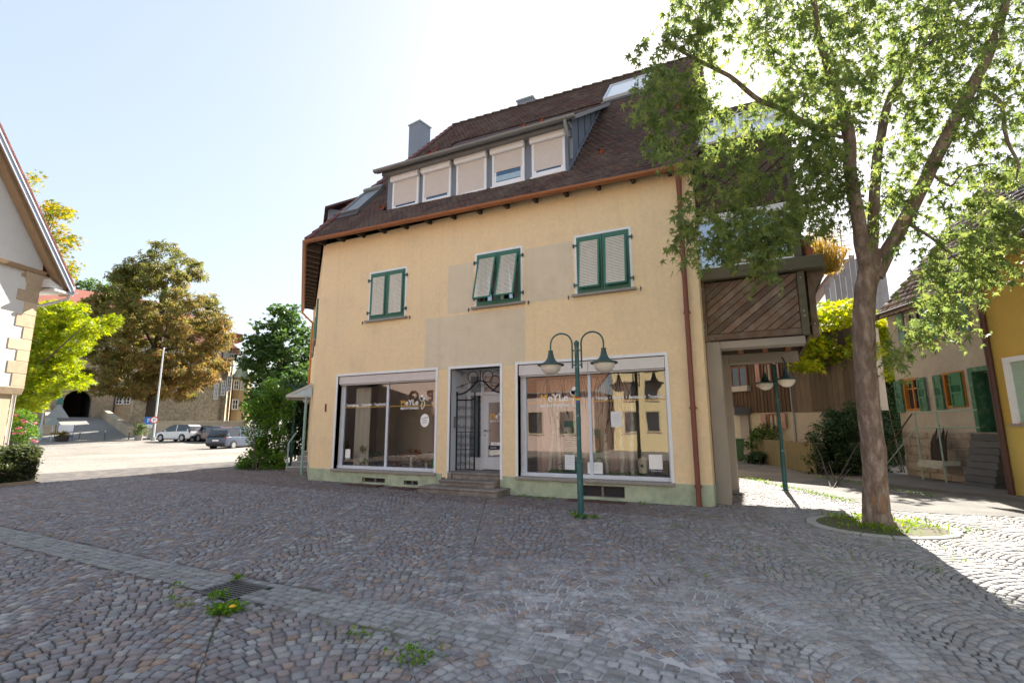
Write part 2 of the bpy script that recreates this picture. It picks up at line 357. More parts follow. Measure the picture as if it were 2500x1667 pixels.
for deg_, ci, side_ in fans:
    CA = math.radians(deg_); ca = (math.sin(CA), math.cos(CA)); cq = (ca[1], -ca[0])
    qc = ci*SW+.2
    for k in range(-70, 330):
        p0 = k*STEP*1.06
        cx, cy = ca[0]*p0+cq[0]*qc, ca[1]*p0+cq[1]*qc
        if not (-24 < cx < 8 and -.5 < cy < 19) or not vis(cx, max(cy, .9), 900, 900): continue
        off = random.uniform(0, 1)
        edges = [-TM+2*TM*(j+off*.9+random.uniform(-.16, .16))/nseg for j in range(-1, nseg+1)]
        edges = [max(-TM, min(TM, e)) for e in edges]
        for j in range(len(edges)-1):
            t0, t1 = edges[j], edges[j+1]
            if t1-t0 < .045: continue
            q = []
            for t, kk in ((t0, 0), (t1, 0), (t1, 1), (t0, 1)):
                ql = RR*math.sin(t)
                if kk: ql = max(-SW/2, min(SW/2, ql+math.sin(t)*math.cos(t)*STEP*1.06))        # cross joints stand square to the arc
                ql += random.uniform(-.005, .005) if abs(ql) < SW/2-.01 else 0
                pl_ = p0+kk*STEP*1.06+math.sqrt(max(0, RR*RR-ql*ql))-RR*math.cos(TM)+random.uniform(-.005, .005); qq = qc+ql
                q.append((ca[0]*pl_+cq[0]*qq, ca[1]*pl_+cq[1]*qq))
            cx = sum(p[0] for p in q)/4; cy = sum(p[1] for p in q)/4
            so_ = strip_y(cx)
            if STRIP0+so_-.035 < cy < STRIP1+so_+.035: continue
            if cy < .75 or not vis(cx, cy) or (cy > STRIP0+so_+.2) != bool(side_): continue
            stone(q)
# light channel strip of straight rows
x = -22.0
for row in range(5):
    x = -22.0+random.random()*.1
    while x < 3:
        w = random.uniform(.09, .15); so_ = strip_y(x); y0 = STRIP0+.005+row*.09+so_; s1 = strip_y(x+w)-so_
        cx, cy = x+w/2, y0+.05
        if vis(cx, cy) and cy > .7:
            g = random.uniform(.85, 1.15)
            c = (.245*g, .25*g, .255*g) if random.random() < .75 else (.215*g, .205*g, .21*g)
            stone([(x, y0), (x+w, y0+s1), (x+w, y0+s1+.09), (x, y0+.09)], c)
        x += w
P = np.array(C0); nS = len(P); cols = np.array(C1)
cen = P.mean(1, keepdims=True); vec = P-cen; ln = np.linalg.norm(vec, axis=2, keepdims=True)
inner = cen+vec*(1-.0082/ln*1.2); top = cen+vec*(1-.015/ln*1.2)
base_z = np.array([gz(c[0], c[1]) for c in cen[:, 0]])
jz = rng.normal(0, .0028, nS); tx = rng.normal(0, .025, (nS, 2))
def zz(p, d): return base_z[:, None]+jz[:, None]+((p-cen)*tx[:, None, :]).sum(2)+d
VV = np.concatenate([np.concatenate([inner, zz(inner, -.045)[..., None]], 2), np.concatenate([inner, zz(inner, -.008)[..., None]], 2), np.concatenate([top, zz(top, 0)[..., None]], 2)], 1)
loc_f = np.array([[0, 1, 5, 4], [1, 2, 6, 5], [2, 3, 7, 6], [3, 0, 4, 7], [4, 5, 9, 8], [5, 6, 10, 9], [6, 7, 11, 10], [7, 4, 8, 11], [8, 9, 10, 11]])
area = []
for i in range(nS):
    c = cen[i, 0]; u, v, z = pix((c[0], c[1], base_z[i]))
    area.append(1/z**3 if (40 < u < IW-40 and v < IH-25) else 0)
order = np.argsort(area)[::-1]; single = order[:300]; rest = order[300:]
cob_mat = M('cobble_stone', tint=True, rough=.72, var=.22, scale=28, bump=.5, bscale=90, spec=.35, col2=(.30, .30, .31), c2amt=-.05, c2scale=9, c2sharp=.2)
# lime bloom staining the stones of one area
_nt = cob_mat.node_tree; _N = _nt.nodes.new; _L = _nt.links.new; _bs = [n for n in _nt.nodes if n.type == 'BSDF_PRINCIPLED'][0]; _src = _bs.inputs['Base Color'].links[0].from_socket
_tc = _N('ShaderNodeTexCoord'); _d = _N('ShaderNodeVectorMath'); _d.operation = 'DISTANCE'; _mp = _N('ShaderNodeMapping'); _mp.inputs['Scale'].default_value = (.62, 1, 1); _L(_tc.outputs['Object'], _mp.inputs[0]); _L(_mp.outputs[0], _d.inputs[0]); _d.inputs[1].default_value = (-.55, 4.2, 0)
_r = _N('ShaderNodeMapRange'); _r.inputs[1].default_value = .6; _r.inputs[2].default_value = 2.3; _r.inputs[3].default_value = 1; _r.inputs[4].default_value = 0; _L(_d.outputs['Value'], _r.inputs[0])
_n = _N('ShaderNodeTexNoise'); _n.inputs['Scale'].default_value = 3.2; _n.inputs['Detail'].default_value = 9; _n.inputs['Roughness'].default_value = .7; _L(_tc.outputs['Object'], _n.inputs['Vector'])
_r2 = _N('ShaderNodeMapRange'); _r2.inputs[1].default_value = .47; _r2.inputs[2].default_value = .68; _L(_n.outputs[0], _r2.inputs[0])
_m = _N('ShaderNodeMath'); _m.operation = 'MULTIPLY'; _L(_r.outputs[0], _m.inputs[0]); _L(_r2.outputs[0], _m.inputs[1])
_x = _N('ShaderNodeMix'); _x.data_type = 'RGBA'; _L(_m.outputs[0], _x.inputs[0]); _L(_src, _x.inputs[6]); _x.inputs[7].default_value = (.50, .50, .53, 1); _L(_x.outputs[2], _bs.inputs['Base Color'])
me = npmesh('cobbles', VV[rest].reshape(-1, 3), (loc_f[None]+(np.arange(len(rest))*12)[:, None, None]).reshape(-1, 4), np.repeat(cols[rest], 9, 0))
o = link('cobbles', me, cob_mat, ground); o['kind'] = 'stuff'
for i in single:
    me = npmesh('cobble', VV[i], loc_f, np.repeat(cols[i][None], 9, 0)); link('cobble', me, cob_mat, ground)
print('cobbles', nS)
# ================================================================ MATERIALS OF THE HOUSES
plaster = M('yellow_plaster', (.90, .70, .43), .9, .075, 11, .9, 48, spec=.2, col2=(.77, .63, .43), c2amt=.35, c2scale=.9, c2sharp=.45)
def streaks(m, dark, amt):
    """faint rain streaks and blotches of the old render"""
    nt = m.node_tree; N = nt.nodes.new; L = nt.links.new; bs = [n for n in nt.nodes if n.type == 'BSDF_PRINCIPLED'][0]; src = bs.inputs['Base Color'].links[0].from_socket
    tc = N('ShaderNodeTexCoord'); f = None
    for sc, st, lo, hi in ((1.0, (5, 5, .35), .52, .78), (1.0, (1.1, 1.1, 1.4), .52, .72), (1.0, (16, 16, 12), .60, .74)):
        mp_ = N('ShaderNodeMapping'); mp_.inputs['Scale'].default_value = st; L(tc.outputs['Object'], mp_.inputs[0]); n = N('ShaderNodeTexNoise'); n.inputs['Scale'].default_value = sc; n.inputs['Detail'].default_value = 9; n.inputs['Roughness'].default_value = .68; L(mp_.outputs[0], n.inputs['Vector'])
        r = N('ShaderNodeMapRange'); r.inputs[1].default_value = lo; r.inputs[2].default_value = hi; r.inputs[4].default_value = amt; L(n.outputs[0], r.inputs[0])
        if f is None: f = r.outputs[0]
        else:
            a = N('ShaderNodeMath'); a.operation = 'ADD'; a.use_clamp = True; L(f, a.inputs[0]); L(r.outputs[0], a.inputs[1]); f = a.outputs[0]
    x = N('ShaderNodeMix'); x.data_type = 'RGBA'; L(f, x.inputs[0]); L(src, x.inputs[6]); x.inputs[7].default_value = (*dark, 1); L(x.outputs[2], bs.inputs['Base Color'])
streaks(plaster, (.64, .49, .31), .36)
patchm = M('beige_plaster', (.72, .625, .475), .9, .06, 3, .8, 55, spec=.2)
plinthm = M('green_plinth', (.46, .53, .39), .9, .18, 3, .8, 45, spec=.2, col2=(.29, .35, .27), c2amt=.3, c2scale=2.6, c2sharp=.2)
streaks(patchm, (.50, .43, .33), .3)
white = M('white_paint', (.78, .80, .84), .45, .05, 6)
greyst = M('grey_stone', (.30, .28, .26), .85, .15, 12, .3, 60)
stepst = M('step_stone', (.20, .17, .155), .85, .2, 9, .4, 60, col2=(.28, .25, .23), c2amt=.3, c2scale=3)
green = M('shutter_green', (.03, .145, .10), .42, .12, 5, spec=.5)
cream = M('cream_louvre', (.80, .77, .68), .55, .05, 8)
copper = M('copper_brown', (.34, .135, .055), .45, .2, 2.5, metal=.25, col2=(.24, .10, .05), c2amt=.4, c2scale=1.2, c2sharp=.3)
pipem = M('pipe_brown', (.19, .065, .045), .5, .1, 4)
darkwood = M('dark_wood', (.06, .045, .038), .85, .2, 6, stretch=(1, 1, 4))
slate = M('blue_grey_metal', (.17, .20, .25), .5, .07, 4)
greymet = M('grey_zinc', (.20, .21, .21), .45, .1, 3, metal=.3)
alu = M('aluminium_box', (.52, .53, .55), .4, .08, 5, metal=.35)
rollm = M('roller_slat', (.66, .62, .60), .55, .04, 6)
shopglass = Mglass('shop_glass', (.96, .97, .97), .08)
winglass = Mglass('window_glass', (.75, .82, .88), .22)
black = M('black_void', (.012, .012, .014), .9, 0)
iron = M('wrought_iron', (.02, .02, .024), .5, .1, 8, metal=.4)
tilem = M('roof_tile', tint=True, rough=.85, var=.22, scale=9, bump=.4, bscale=50, spec=.25, col2=(.17, .15, .12), c2amt=.12, c2scale=1.6, c2sharp=.3)
ridgem = M('ridge_tile', (.17, .075, .07), .7, .18, 5, .2, 40)
ridgeold = M('ridge_tile_old', (.16, .12, .10), .9, .25, 6, .4, 40, col2=(.25, .22, .18), c2amt=.4)
gold = M('gold_film', (.85, .50, .08), .4, .03); whitefilm = M('white_film', (.88, .88, .88), .5, .02); bluefilm = M('dark_blue_film', (.01, .012, .05), .4, 0)
# ================================================================ CORNER HOUSE
WY = 11.0
XL, XR = -12.107, -.982
ZS0, ZS1 = .41, 3.07                       # shop opening
SH = [(-11.16, -7.674), (-5.269, -1.771)]; DO = (-7.216, -5.753)
WN = [(-10.12, -8.745), (-6.50, -5.114), (-3.74, -2.365)]; ZW0, ZW1 = 4.64, 6.11
house = thing('corner_house', 'large yellow plastered corner house with green shutters and brown tiled roof', 'house', (-6.5, 11, 0))
def wallgrid(x0, x1, z0, z1, holes, Y, th, y_sign=1):
    """wall in a plane of constant Y with rectangular openings (x0,x1,z0,z1), thickness towards +Y"""
    mb = MB(); X = sorted({x0, x1, *[h[0] for h in holes], *[h[1] for h in holes]}); Z = sorted({z0, z1, *[h[2] for h in holes], *[h[3] for h in holes]})
    X = [x for x in X if x0 <= x <= x1]; Z = [z for z in Z if z0 <= z <= z1]
    def solid(i, j):
        if i < 0 or j < 0 or i >= len(X)-1 or j >= len(Z)-1: return False
        cx, cz = (X[i]+X[i+1])/2, (Z[j]+Z[j+1])/2
        return not any(h[0] < cx < h[1] and h[2] < cz < h[3] for h in holes)
    for i in range(len(X)-1):
        for j in range(len(Z)-1):
            if not solid(i, j): continue
            a, b, c, d = X[i], X[i+1], Z[j], Z[j+1]; Y2 = Y+th
            mb.quad((a, Y, c), (b, Y, c), (b, Y, d), (a, Y, d)); mb.quad((a, Y2, c), (a, Y2, d), (b, Y2, d), (b, Y2, c))
            if not solid(i-1, j): mb.quad((a, Y, c), (a, Y, d), (a, Y2, d), (a, Y2, c))
            if not solid(i+1, j): mb.quad((b, Y, c), (b, Y2, c), (b, Y2, d), (b, Y, d))
            if not solid(i, j-1): mb.quad((a, Y, c), (a, Y2, c), (b, Y2, c), (b, Y, c))
            if not solid(i, j+1): mb.quad((a, Y, d), (b, Y, d), (b, Y2, d), (a, Y2, d))
    return mb
def xform(mb, fn):
    mb.v = [tuple(fn(Vector(v))) for v in mb.v]; return mb
holes = [(a, b, ZS0, ZS1) for a, b in SH]+[(DO[0], DO[1], .05, ZS1)]+[(a, b, ZW0, ZW1) for a, b in WN]+[(-10.05, -9.25, .10, .22), (-8.62, -8.16, .09, .20), (-3.75, -2.75, .06, .30)]
wallgrid(XL, XR, -.2, 7.32, holes, WY, .35).build('front_wall', plaster, house, fixn=False)
# left wall, running back at an angle; right wall facing the passage; back
LN = Vector((LWD.y, -LWD.x, 0)); LN = -LN if LN.dot(Vector((-1, -1, 0))) < 0 else LN      # outward normal of left wall
def lw(u, z, o=0): return Vector((LC[0], LC[1], 0))+LWD*u+LN*o+Vector((0, 0, z))
mb = MB(); mb.prism([lw(.02, -.2), lw(9, -.2), lw(9, 7.3), lw(.02, 7.3)], -LN*.3); mb.build('side_wall', plaster, house)
mb = MB(); mb.bx(XR-.3, XR, WY+.351, 17.2, -.2, 7.3); mb.build('passage_wall', plaster, house)
BL = lw(9, 0)
mb = MB(); mb.prism([(XR-.31, 17.2, -.2), (-6, 23.4, -.2), (-6, 23.4, 7.3), (XR-.31, 17.2, 7.3)], (-.2, -.2, 0)); mb.prism([(-6.2, 23.4, -.2), (BL.x, BL.y, -.2), (BL.x, BL.y, 7.3), (-6.2, 23.4, 7.3)], (.1, -.2, 0)); mb.build('back_wall', plaster, house)
# inside: floors and dark rooms
mb = MB(); mb.bx(XL+.4, XR-.35, WY+.36, 16, 3.25, 3.4); mb.build('upper_floor', M('ceiling_white', (.6, .58, .55), .9, 0), house)
mb = MB(); mb.bx(XL+.4, XR-.35, WY+.36, 14.5, .30, .42); mb.build('shop_floor', M('shop_floor', (.30, .27, .25), .6, .1), house)
mb = MB(); mb.bx(-7.45, -7.35, WY+.36, 13.5, .42, 3.24); mb.bx(-5.62, -5.52, WY+.36, 13.5, .42, 3.24); mb.bx(XL+.3, XR-.4, 13.5, 13.6, .42, 3.24); mb.build('inner_wall', M('inner_wall', (.5, .43, .37), .9, .05), house)
# recently patched plaster, a different tone
for nm, x0, x1, z0, z1 in (('plaster_patch', -8.07, -5.06, ZS1+.005, 4.50), ('plaster_patch', -7.35, -6.56, 4.56, 5.9), ('plaster_patch', -5.06, -3.80, 4.60, 6.0)):
    mb = MB(); mb.bx(x0, x1, WY-.0035, WY+.01, z0, z1); mb.build(nm, patchm, house)
# plinth
wallgrid(XL-.015, DO[0]-.22, -.2, ZS0, [(-10.05, -9.25, .10, .22), (-8.62, -8.16, .09, .20)], WY-.018, .05).build('plinth', plinthm, house, fixn=False)
wallgrid(DO[1]+.02, XR+.012, -.2, ZS0, [(-3.75, -2.75, .06, .30)], WY-.018, .05).build('plinth', plinthm, house, fixn=False)
mb = MB(); mb.prism([lw(0, -.2, .016), lw(3.0, -.2, .016), lw(3.0, .42, .016), lw(0, .42, .016)], -LN*.05); mb.build('plinth', plinthm, house); mb = MB(); mb.bx(XR-.04, XR+.016, WY+.033, WY+.5, -.2, .41); mb.build('plinth', plinthm, house)
cellar = M('cellar_dark', (.03, .03, .035), .7, .2, 20)
for x0, x1, z0, z1 in ((-10.05, -9.25, .10, .22), (-8.62, -8.16, .09, .20), (-3.75, -2.75, .06, .30)):
    mb = MB(); mb.bx(x0, x1, WY+.10, WY+.12, z0, z1); cw = mb.build('cellar_window', cellar, house)
    fb = MB(); fb.bx(x0, x1, WY+.05, WY+.09, z1-.02, z1); fb.bx((x0+x1)/2-.025, (x0+x1)/2+.025, WY+.05, WY+.09, z0, z1-.021)
    fb.bx(x0, x1, WY-.01, WY+.09, z0-.012, z0+.008); fb.build('frame', M('old_frame', (.20, .19, .18), .8, .2, 10), cw)
rust = M('rusty_plate', (.10, .055, .045), .85, .3, 12, .3, 50)
for x0, x1, y0, y1 in ((-10.3, -9.1, 10.45, 10.80), (-8.7, -8.0, 10.45, 10.80), (-3.9, -2.65, 10.52, 10.85)):
    mb = MB(); mb.bx(x0, x1, y0, y1, gz(x0, y0)+.002, gz(x0, y0)+.016); o = mb.build('cellar_grate_cover', rust)
    reg(o, {-10.3: 'long rusty iron plate in the paving below the left shop window', -8.7: 'short rusty iron plate in the paving left of the door steps', -3.9: 'rusty iron plate in the paving behind the street lamp'}[x0], 'iron plate')
# ---- shop windows
def shopwin(x0, x1, k):
    w = thing('tmp', None, None, ((x0+x1)/2, WY, ZS0)); bpy.data.objects.remove(w)
    mb = MB(); t = .065
    mb.bx(x0-t, x0, WY-.02, WY+.15, ZS0-.0, ZS1+t); mb.bx(x1, x1+t, WY-.02, WY+.15, ZS0, ZS1+t); mb.bx(x0, x1, WY-.02, WY+.15, ZS1, ZS1+t)
    fr = mb.build('shop_window', white, house)
    mb = MB(); g = .055
    for a, b, c, d in ((x0, x0+g+.09, ZS0+.1, ZS1), (x1-g, x1, ZS0+.1, ZS1), ((x0+x1)/2-.04, (x0+x1)/2+.035, ZS0+.1, ZS1-.28)): mb.bx(a, b, WY+.16, WY+.23, c, d)
    mb.bx(x0, x1, WY+.12, WY+.24, ZS0+.015, ZS0+.10); mb.bx(x0, x1, WY+.151, WY+.25, ZS1-.2, ZS1)
    mb.build('frame', M('window_frame_blue_white', (.62, .67, .76), .4, .08, 5), fr, bevel=.006)
    mb = MB(); zb = ZS1-.27 if k else ZS1-.24
    mb.bx(x0+.01, x1-.01, WY+.02, WY+.15, zb, ZS1-.012); mb.bx(x0+.03, x1-.03, WY+.06, WY+.14, zb-.035, zb-.002)
    bxm = mb.build('roller_box', alu, fr, bevel=.006)
    if k:
        s = MB(); s.bx((x0+x1)/2+.02, (x0+x1)/2+.03, WY+.015, WY+.03, zb, ZS1-.013); s.build('seam', greymet, fr)
    for a, b in ((x0+g+.09, (x0+x1)/2-.04), ((x0+x1)/2+.035, x1-g)):
        p = MB(); p.quad((a, WY+.19, ZS0+.1), (b, WY+.19, ZS0+.1), (b, WY+.19, ZS1-.2), (a, WY+.19, ZS1-.2)); p.build('pane', shopglass, fr, fixn=False)
    mb = MB(); mb.bx(x0-.07, x1+.07, WY-.075, WY+.118, ZS0-.055, ZS0+.012); mb.build('sill', greyst, house, bevel=.008)
    return fr
shopL = shopwin(*SH[0], 0); shopR = shopwin(*SH[1], 1)
GY = WY+.186                                # lettering is stuck on the glass
def logo(par, x, z, s, y=GY, full=True):
    text('letter', 'M', .235*s, (x, y, z), gold, par, sx=1.0)
    if full:
        text('lettering', 'eYLe', .235*s, (x+.19*s, y, z), whitefilm, par, bold=.004*s, sx=1.06); text('lettering', 'BESTATTUNGEN', .094*s, (x+.005, y, z-.135*s), whitefilm, par, bold=.002, sx=1.0)
        # lily emblem: a blossom, a stem leaf and a drop-shaped leaf
        e = MB(); ex = x+.83*s; ez = z+.13*s
        def blob(cx, cz, rx, rz_, a, n=18):
            e.add([(cx+rx*math.cos(t)*math.cos(a)-rz_*math.sin(t)*math.sin(a), y, cz+rx*math.cos(t)*math.sin(a)+rz_*math.sin(t)*math.cos(a)) for t in [2*PI*i/n for i in range(n)]], [tuple(range(n))])
        blob(ex, ez+.10*s, .055*s, .095*s, -.35); blob(ex+.05*s, ez+.055*s, .075*s, .05*s, .4); blob(ex-.03*s, ez+.05*s, .05*s, .07*s, .6)
        for k in range(14):
            t0, t1 = k/14, (k+1)/14
            f = lambda t: (ex+.02*s+.10*s*math.sin(PI*t)*(1 if t < .75 else .9), ez+.05*s-.33*s*t)
            a, b = f(t0), f(t1); w = .013*s
            e.add([(a[0]-w, y, a[1]), (a[0]+w, y, a[1]), (b[0]+w, y, b[1]), (b[0]-w, y, b[1])], [(0, 1, 2, 3)])
            f2 = lambda t: (ex+.02*s-.035*s*math.sin(PI*t), ez-.06*s-.22*s*t); a, b = f2(t0), f2(t1)
            e.add([(a[0]-w, y, a[1]), (a[0]+w, y, a[1]), (b[0]+w, y, b[1]), (b[0]-w, y, b[1])], [(0, 1, 2, 3)])
        e.build('lily_emblem', whitefilm, par, fixn=False)
        e = MB(); e.quad((ex+.01*s, y-.001, ez-.02*s), (ex+.03*s, y-.001, ez-.02*s), (ex+.045*s, y-.001, ez-.15*s), (ex+.03*s, y-.001, ez-.15*s)); e.quad((ex-.02*s, y-.001, ez+.0*s), (ex+.0*s, y-.001, ez+.01*s), (ex+.03*s, y-.001, ez-.07*s), (ex+.02*s, y-.001, ez-.09*s)); e.build('emblem_stem', gold, par, fixn=False)
def goldline(par, x0, x1, z):
    mb = MB(); mb.bx(x0, x1, GY-.0015, GY, z, z+.012); mb.build('gold_line', gold, par)
def gpt(px, py): p = onY(px, py, GY); return p.x, p.z
xa, za = gpt(978, 989); logo(shopL, xa, za, .86); xa2, za2 = gpt(1319, 980); logo(shopR, xa2, za2, 1.02)
zl = gpt(860, 994.5)[1]-.005; goldline(shopL, SH[0][0]+.15, -9.46, zl); goldline(shopL, -9.37, SH[0][1]-.06, zl)
zr = gpt(1500, 978)[1]; goldline(shopR, SH[1][0]+.15, -3.57, zr); goldline(shopR, -3.47, SH[1][1]-.06, zr)
def textrow(words, size, x, z, par, sx):
    for w_ in words:
        o = text('lettering', w_, size, (x, GY, z), whitefilm, par, sx=sx, bold=.002)
        x = max(v.co.x for v in o.data.vertices)+ORG[par.name].x+.045
textrow(('Trauerbegleitung', '•', 'Trauerreden', '•', 'Trauerfloristik'), .112, gpt(845, 992)[0], zl+.035, shopL, .63)
textrow(('Vorsorge', '•', 'Beratung', '•', 'Bestattung', '•', 'Trauerfeier'), .112, gpt(1455, 974)[0], zr+.035, shopR, .64)
# white stickers
def card(par, px, py, w, h, m, name='sticker', y=GY):
    x, z = gpt(px, py); mb = MB(); mb.bx(x-w/2, x+w/2, y-.002, y-.0005, z-h/2, z+h/2); return mb.build(name, m, par), x, z
o, x, z = card(shopL, 849, 1109, .19, .30, whitefilm); o2 = MB(); o2.bx(x-.095, x+.095, GY-.0035, GY-.002, z-.15, z-.10); o2.build('sticker_band', bluefilm, shopL); text('lettering', 'Weitere Infos', .038, (x-.08, GY-.0045, z-.137), whitefilm, shopL, sx=.8)
o, x, z = card(shopR, 1601, 1131, .28, .37, whitefilm); o2 = MB(); o2.bx(x-.14, x+.14, GY-.0035, GY-.002, z-.185, z-.12); o2.build('sticker_band', bluefilm, shopR); text('lettering', 'Weitere Infos', .052, (x-.115, GY-.0045, z-.168), whitefilm, shopR, sx=.83)
xc, zc = gpt(1037, 1026); mb = MB(); mb.add([(xc+.145*math.cos(t), GY-.001, zc+.175*math.sin(t)) for t in [2*PI*i/28 for i in range(28)]], [tuple(range(28))]); mb.build('round_sticker', whitefilm, shopL, fixn=False)
for i, tx_ in enumerate(('Die Liebsten', 'sterben', 'nicht aus')): text('lettering', tx_, .05, (xc, GY-.0025, zc+.05-.062*i), M('grey_print', (.2, .2, .22), .6, 0), shopL, rot=(PI/2, .22, 0), align='CENTER', sx=.85)
for px_, py_, w, h in ((1391, 1128, .24, .33), (1453, 1142, .35, .25), (1505, 1023, .25, .34)):
    o, x, z = card(shopR, px_, py_, w, h, M('paper_notice', (.74, .77, .80), .6, .03), 'paper_notice')
    mb = MB()
    for i in range(4): mb.bx(x-w*.35, x+w*random.uniform(.1, .35), GY-.003, GY-.002, z+h*.25-i*h*.13, z+h*.27-i*h*.13)
    mb.build('print_line', M('pale_print', (.45, .52, .58), .6, 0), o)
# ---- entrance recess, door, gate, steps
ent = MB(); t = .065
ent.bx(DO[0]-t, DO[0], WY-.02, WY+.05, .33, ZS1+t); ent.bx(DO[1], DO[1]+t, WY-.02, WY+.05, .33, ZS1+t); ent.bx(DO[0], DO[1], WY-.02, WY+.05, ZS1, ZS1+t)
ent = ent.build('entrance', white, house)
mb = MB(); DY = 11.85
mb.bx(DO[0]-.02, DO[0]+.005, WY+.051, DY, .33, ZS1+.02); mb.bx(DO[1]-.005, DO[1]+.02, WY+.051, DY, .33, ZS1+.02); mb.bx(DO[0]-.02, DO[1]+.02, WY+.051, DY, ZS1, ZS1+.03)
mb.build('recess_lining', M('reveal_grey_white', (.60, .62, .66), .6, .05, 4), ent)
def opx(px, py, Y): p = onY(px, py, Y); return p.x, p.z
xm = opx(1178, 1050, DY)[0]; zd = 2.42
dfm = M('door_grey_white', (.60, .62, .68), .42, .05, 4)
mb = MB(); DX0, DX1 = DO[0], DO[1]
for a, b, c, d in ((DX0, DX0+.09, .46, ZS1), (xm-.06, xm+.03, .46, ZS1), (DX1-.05, DX1, .46, ZS1)): mb.bx(a, b, DY, DY+.08, c, d)
for a, b in ((DX0+.09, xm-.06), (xm+.03, DX1-.05)): mb.bx(a, b, DY, DY+.08, ZS1-.12, ZS1); mb.bx(a, b, DY, DY+.08, zd, zd+.09)
mb.bx(DX0+.09, xm-.06, DY, DY+.08, .46, .78); mb.build('door_frame', dfm, ent, bevel=.006)
mb = MB(); lx0, lx1 = xm+.032, DX1-.052
for a, b, c, d in ((lx0, lx0+.15, .48, zd-.005), (lx1-.15, lx1, .48, zd-.005), (lx0+.15, lx1-.15, .48, .80), (lx0+.15, lx1-.15, zd-.2, zd-.005)): mb.bx(a, b, DY-.015, DY+.05, c, d)
door = mb.build('door', dfm, ent, bevel=.006)
for a, b, c, d in ((lx0+.15, lx1-.15, .8, zd-.2),): p = MB(); p.bx(a, b, DY+.02, DY+.028, c, d); p.build('pane', winglass, door)
for a, b, c, d in ((DX0+.09, xm-.06, .78, zd), (DX0+.09, xm-.06, zd+.09, ZS1-.12), (xm+.03, DX1-.05, zd+.09, ZS1-.12)): p = MB(); p.bx(a, b, DY+.03, DY+.038, c, d); p.build('pane', winglass, ent)
mb = MB(); mb.tube([(lx0+.05, DY-.015, 1.48), (lx0+.05, DY-.06, 1.48), (lx0+.17, DY-.06, 1.48)], .011, 6); mb.tube([(lx0+.05, DY-.014, 1.48), (lx0+.05, DY-.022, 1.48)], .026, 12); mb.tube([(lx0+.05, DY-.014, 1.36), (lx0+.05, DY-.022, 1.36)], .024, 12); mb.build('handle', M('brass', (.30, .2, .08), .35, .1, metal=.8), door, smooth=True)
xg, zg = lx0+.19, 1.80
text('letter', 'M', .19, (xg, DY+.016, zg), gold, door); text('lettering', 'eYL', .19, (xg+.155, DY+.016, zg), whitefilm, door, bold=.003); text('lettering', 'BESTATTUN', .07, (xg, DY+.016, zg-.10), whitefilm, door)
mb = MB(); mb.bx(lx0+.15, lx1-.15, DY+.012, DY+.018, zg-.035, zg-.025); mb.build('gold_line', gold, door)
mb = MB(); mb.bx(lx0+.15, lx1-.15, DY+.012, DY+.018, .99, 1.09); mb.build('blue_band', bluefilm, door)
mb = MB(); mb.bx(lx0+.22, lx1-.15, DY+.010, DY+.017, 1.10, 1.18); mb.build('phone_label', whitefilm, door); text('lettering', '0714', .05, (lx0+.30, DY+.008, 1.12), bluefilm, door); text('lettering', 'Tag & Nacht', .045, (lx0+.2, DY+.010, 1.025), whitefilm, door, sx=.8)
# wrought iron gate, folded inwards on the left
gate = MB(); gx, gy0 = DO[0]+.35, WY+.40
GD = Vector((.80, .60, 0)); G0 = Vector((DO[0]+.02, WY+.30, 0))
def gp(u, z, o=0): return G0+GD*u+Vector((-.6, .8, 0))*o+Vector((0, 0, z))
for u in (0, .47): gate.bar(gp(u, .47), gp(u, 2.50), .03)
for u in (.12, .235, .35): gate.bar(gp(u, .5), gp(u, 1.45 if u != .235 else 2.35), .015)
for z in (.5, 1.0, 1.45): gate.bar(gp(0, z), gp(.47, z), .018)
gate.tube([gp(u, 2.28+.24*max(0, math.sin((u/.95-.02)*PI-1.2)), 0) for u in [i*.03 for i in range(17)]], .02, 6)
def scroll(c, r, dirx, dirz, turns=1.4, n=18):
    return [gp(c[0]+dirx*r*(1-i/n*.75)*math.cos(turns*2*PI*i/n), c[1]+dirz*r*(1-i/n*.75)*math.sin(turns*2*PI*i/n)) for i in range(n+1)]
for z in (.62, .85, 1.12, 1.32, 1.58, 1.82, 2.05):
    for u, dx in ((.07, 1), (.18, -1), (.30, 1), (.41, -1)): gate.tube(scroll((u, z+random.uniform(-.03, .03)), .055, dx, 1 if (z*10) % 2 < 1 else -1), .006, 4)
gate.build('gate', iron, ent)
mb = MB(); AY = WY+.28; xm2 = (DO[0]+DO[1])/2
mb.tube([(DO[0]+i*(DO[1]-DO[0])/24, AY, 2.42+.34*math.exp(-((i/24-.5)/.22)**2)) for i in range(25)], .022, 6)
for cx in (-.22, .22): mb.tube([(xm2+cx+.15*math.cos(a), AY, 2.86+.15*math.sin(a)) for a in [2*PI*i/24 for i in range(25)]], .012, 5)
for a, b in (((DO[0], 3.05), (xm2-.35, 2.95)), ((DO[1], 3.05), (xm2+.35, 2.95)), ((xm2, 2.76), (xm2, 3.05)), ((DO[0], 2.6), (xm2-.3, 2.72)), ((DO[1], 2.6), (xm2+.3, 2.72))): mb.bar((a[0], AY, a[1]), (b[0], AY, b[1]), .014)
for sx_ in (-.55, -.05, .05, .55):
    for zc_ in (2.62, 2.95): mb.tube([(xm2+sx_+.06*(1-i/16*.7)*math.cos(i*.55), AY, zc_+.06*(1-i/16*.7)*math.sin(i*.55)) for i in range(17)], .006, 4)
mb.build('gate_arch', iron, ent)
mb = MB(); mb.bx(DO[0]+.005, DO[0]+.02, WY+.16, WY+.28, 1.55, 1.85); mb.build('doorbell_plate', M('steel_plate', (.30, .30, .30), .4, .1, metal=.6), ent)
st = thing('entrance_steps', 'three worn dark stone steps up to the shop door', 'steps', (-6.5, 10.6, 0))
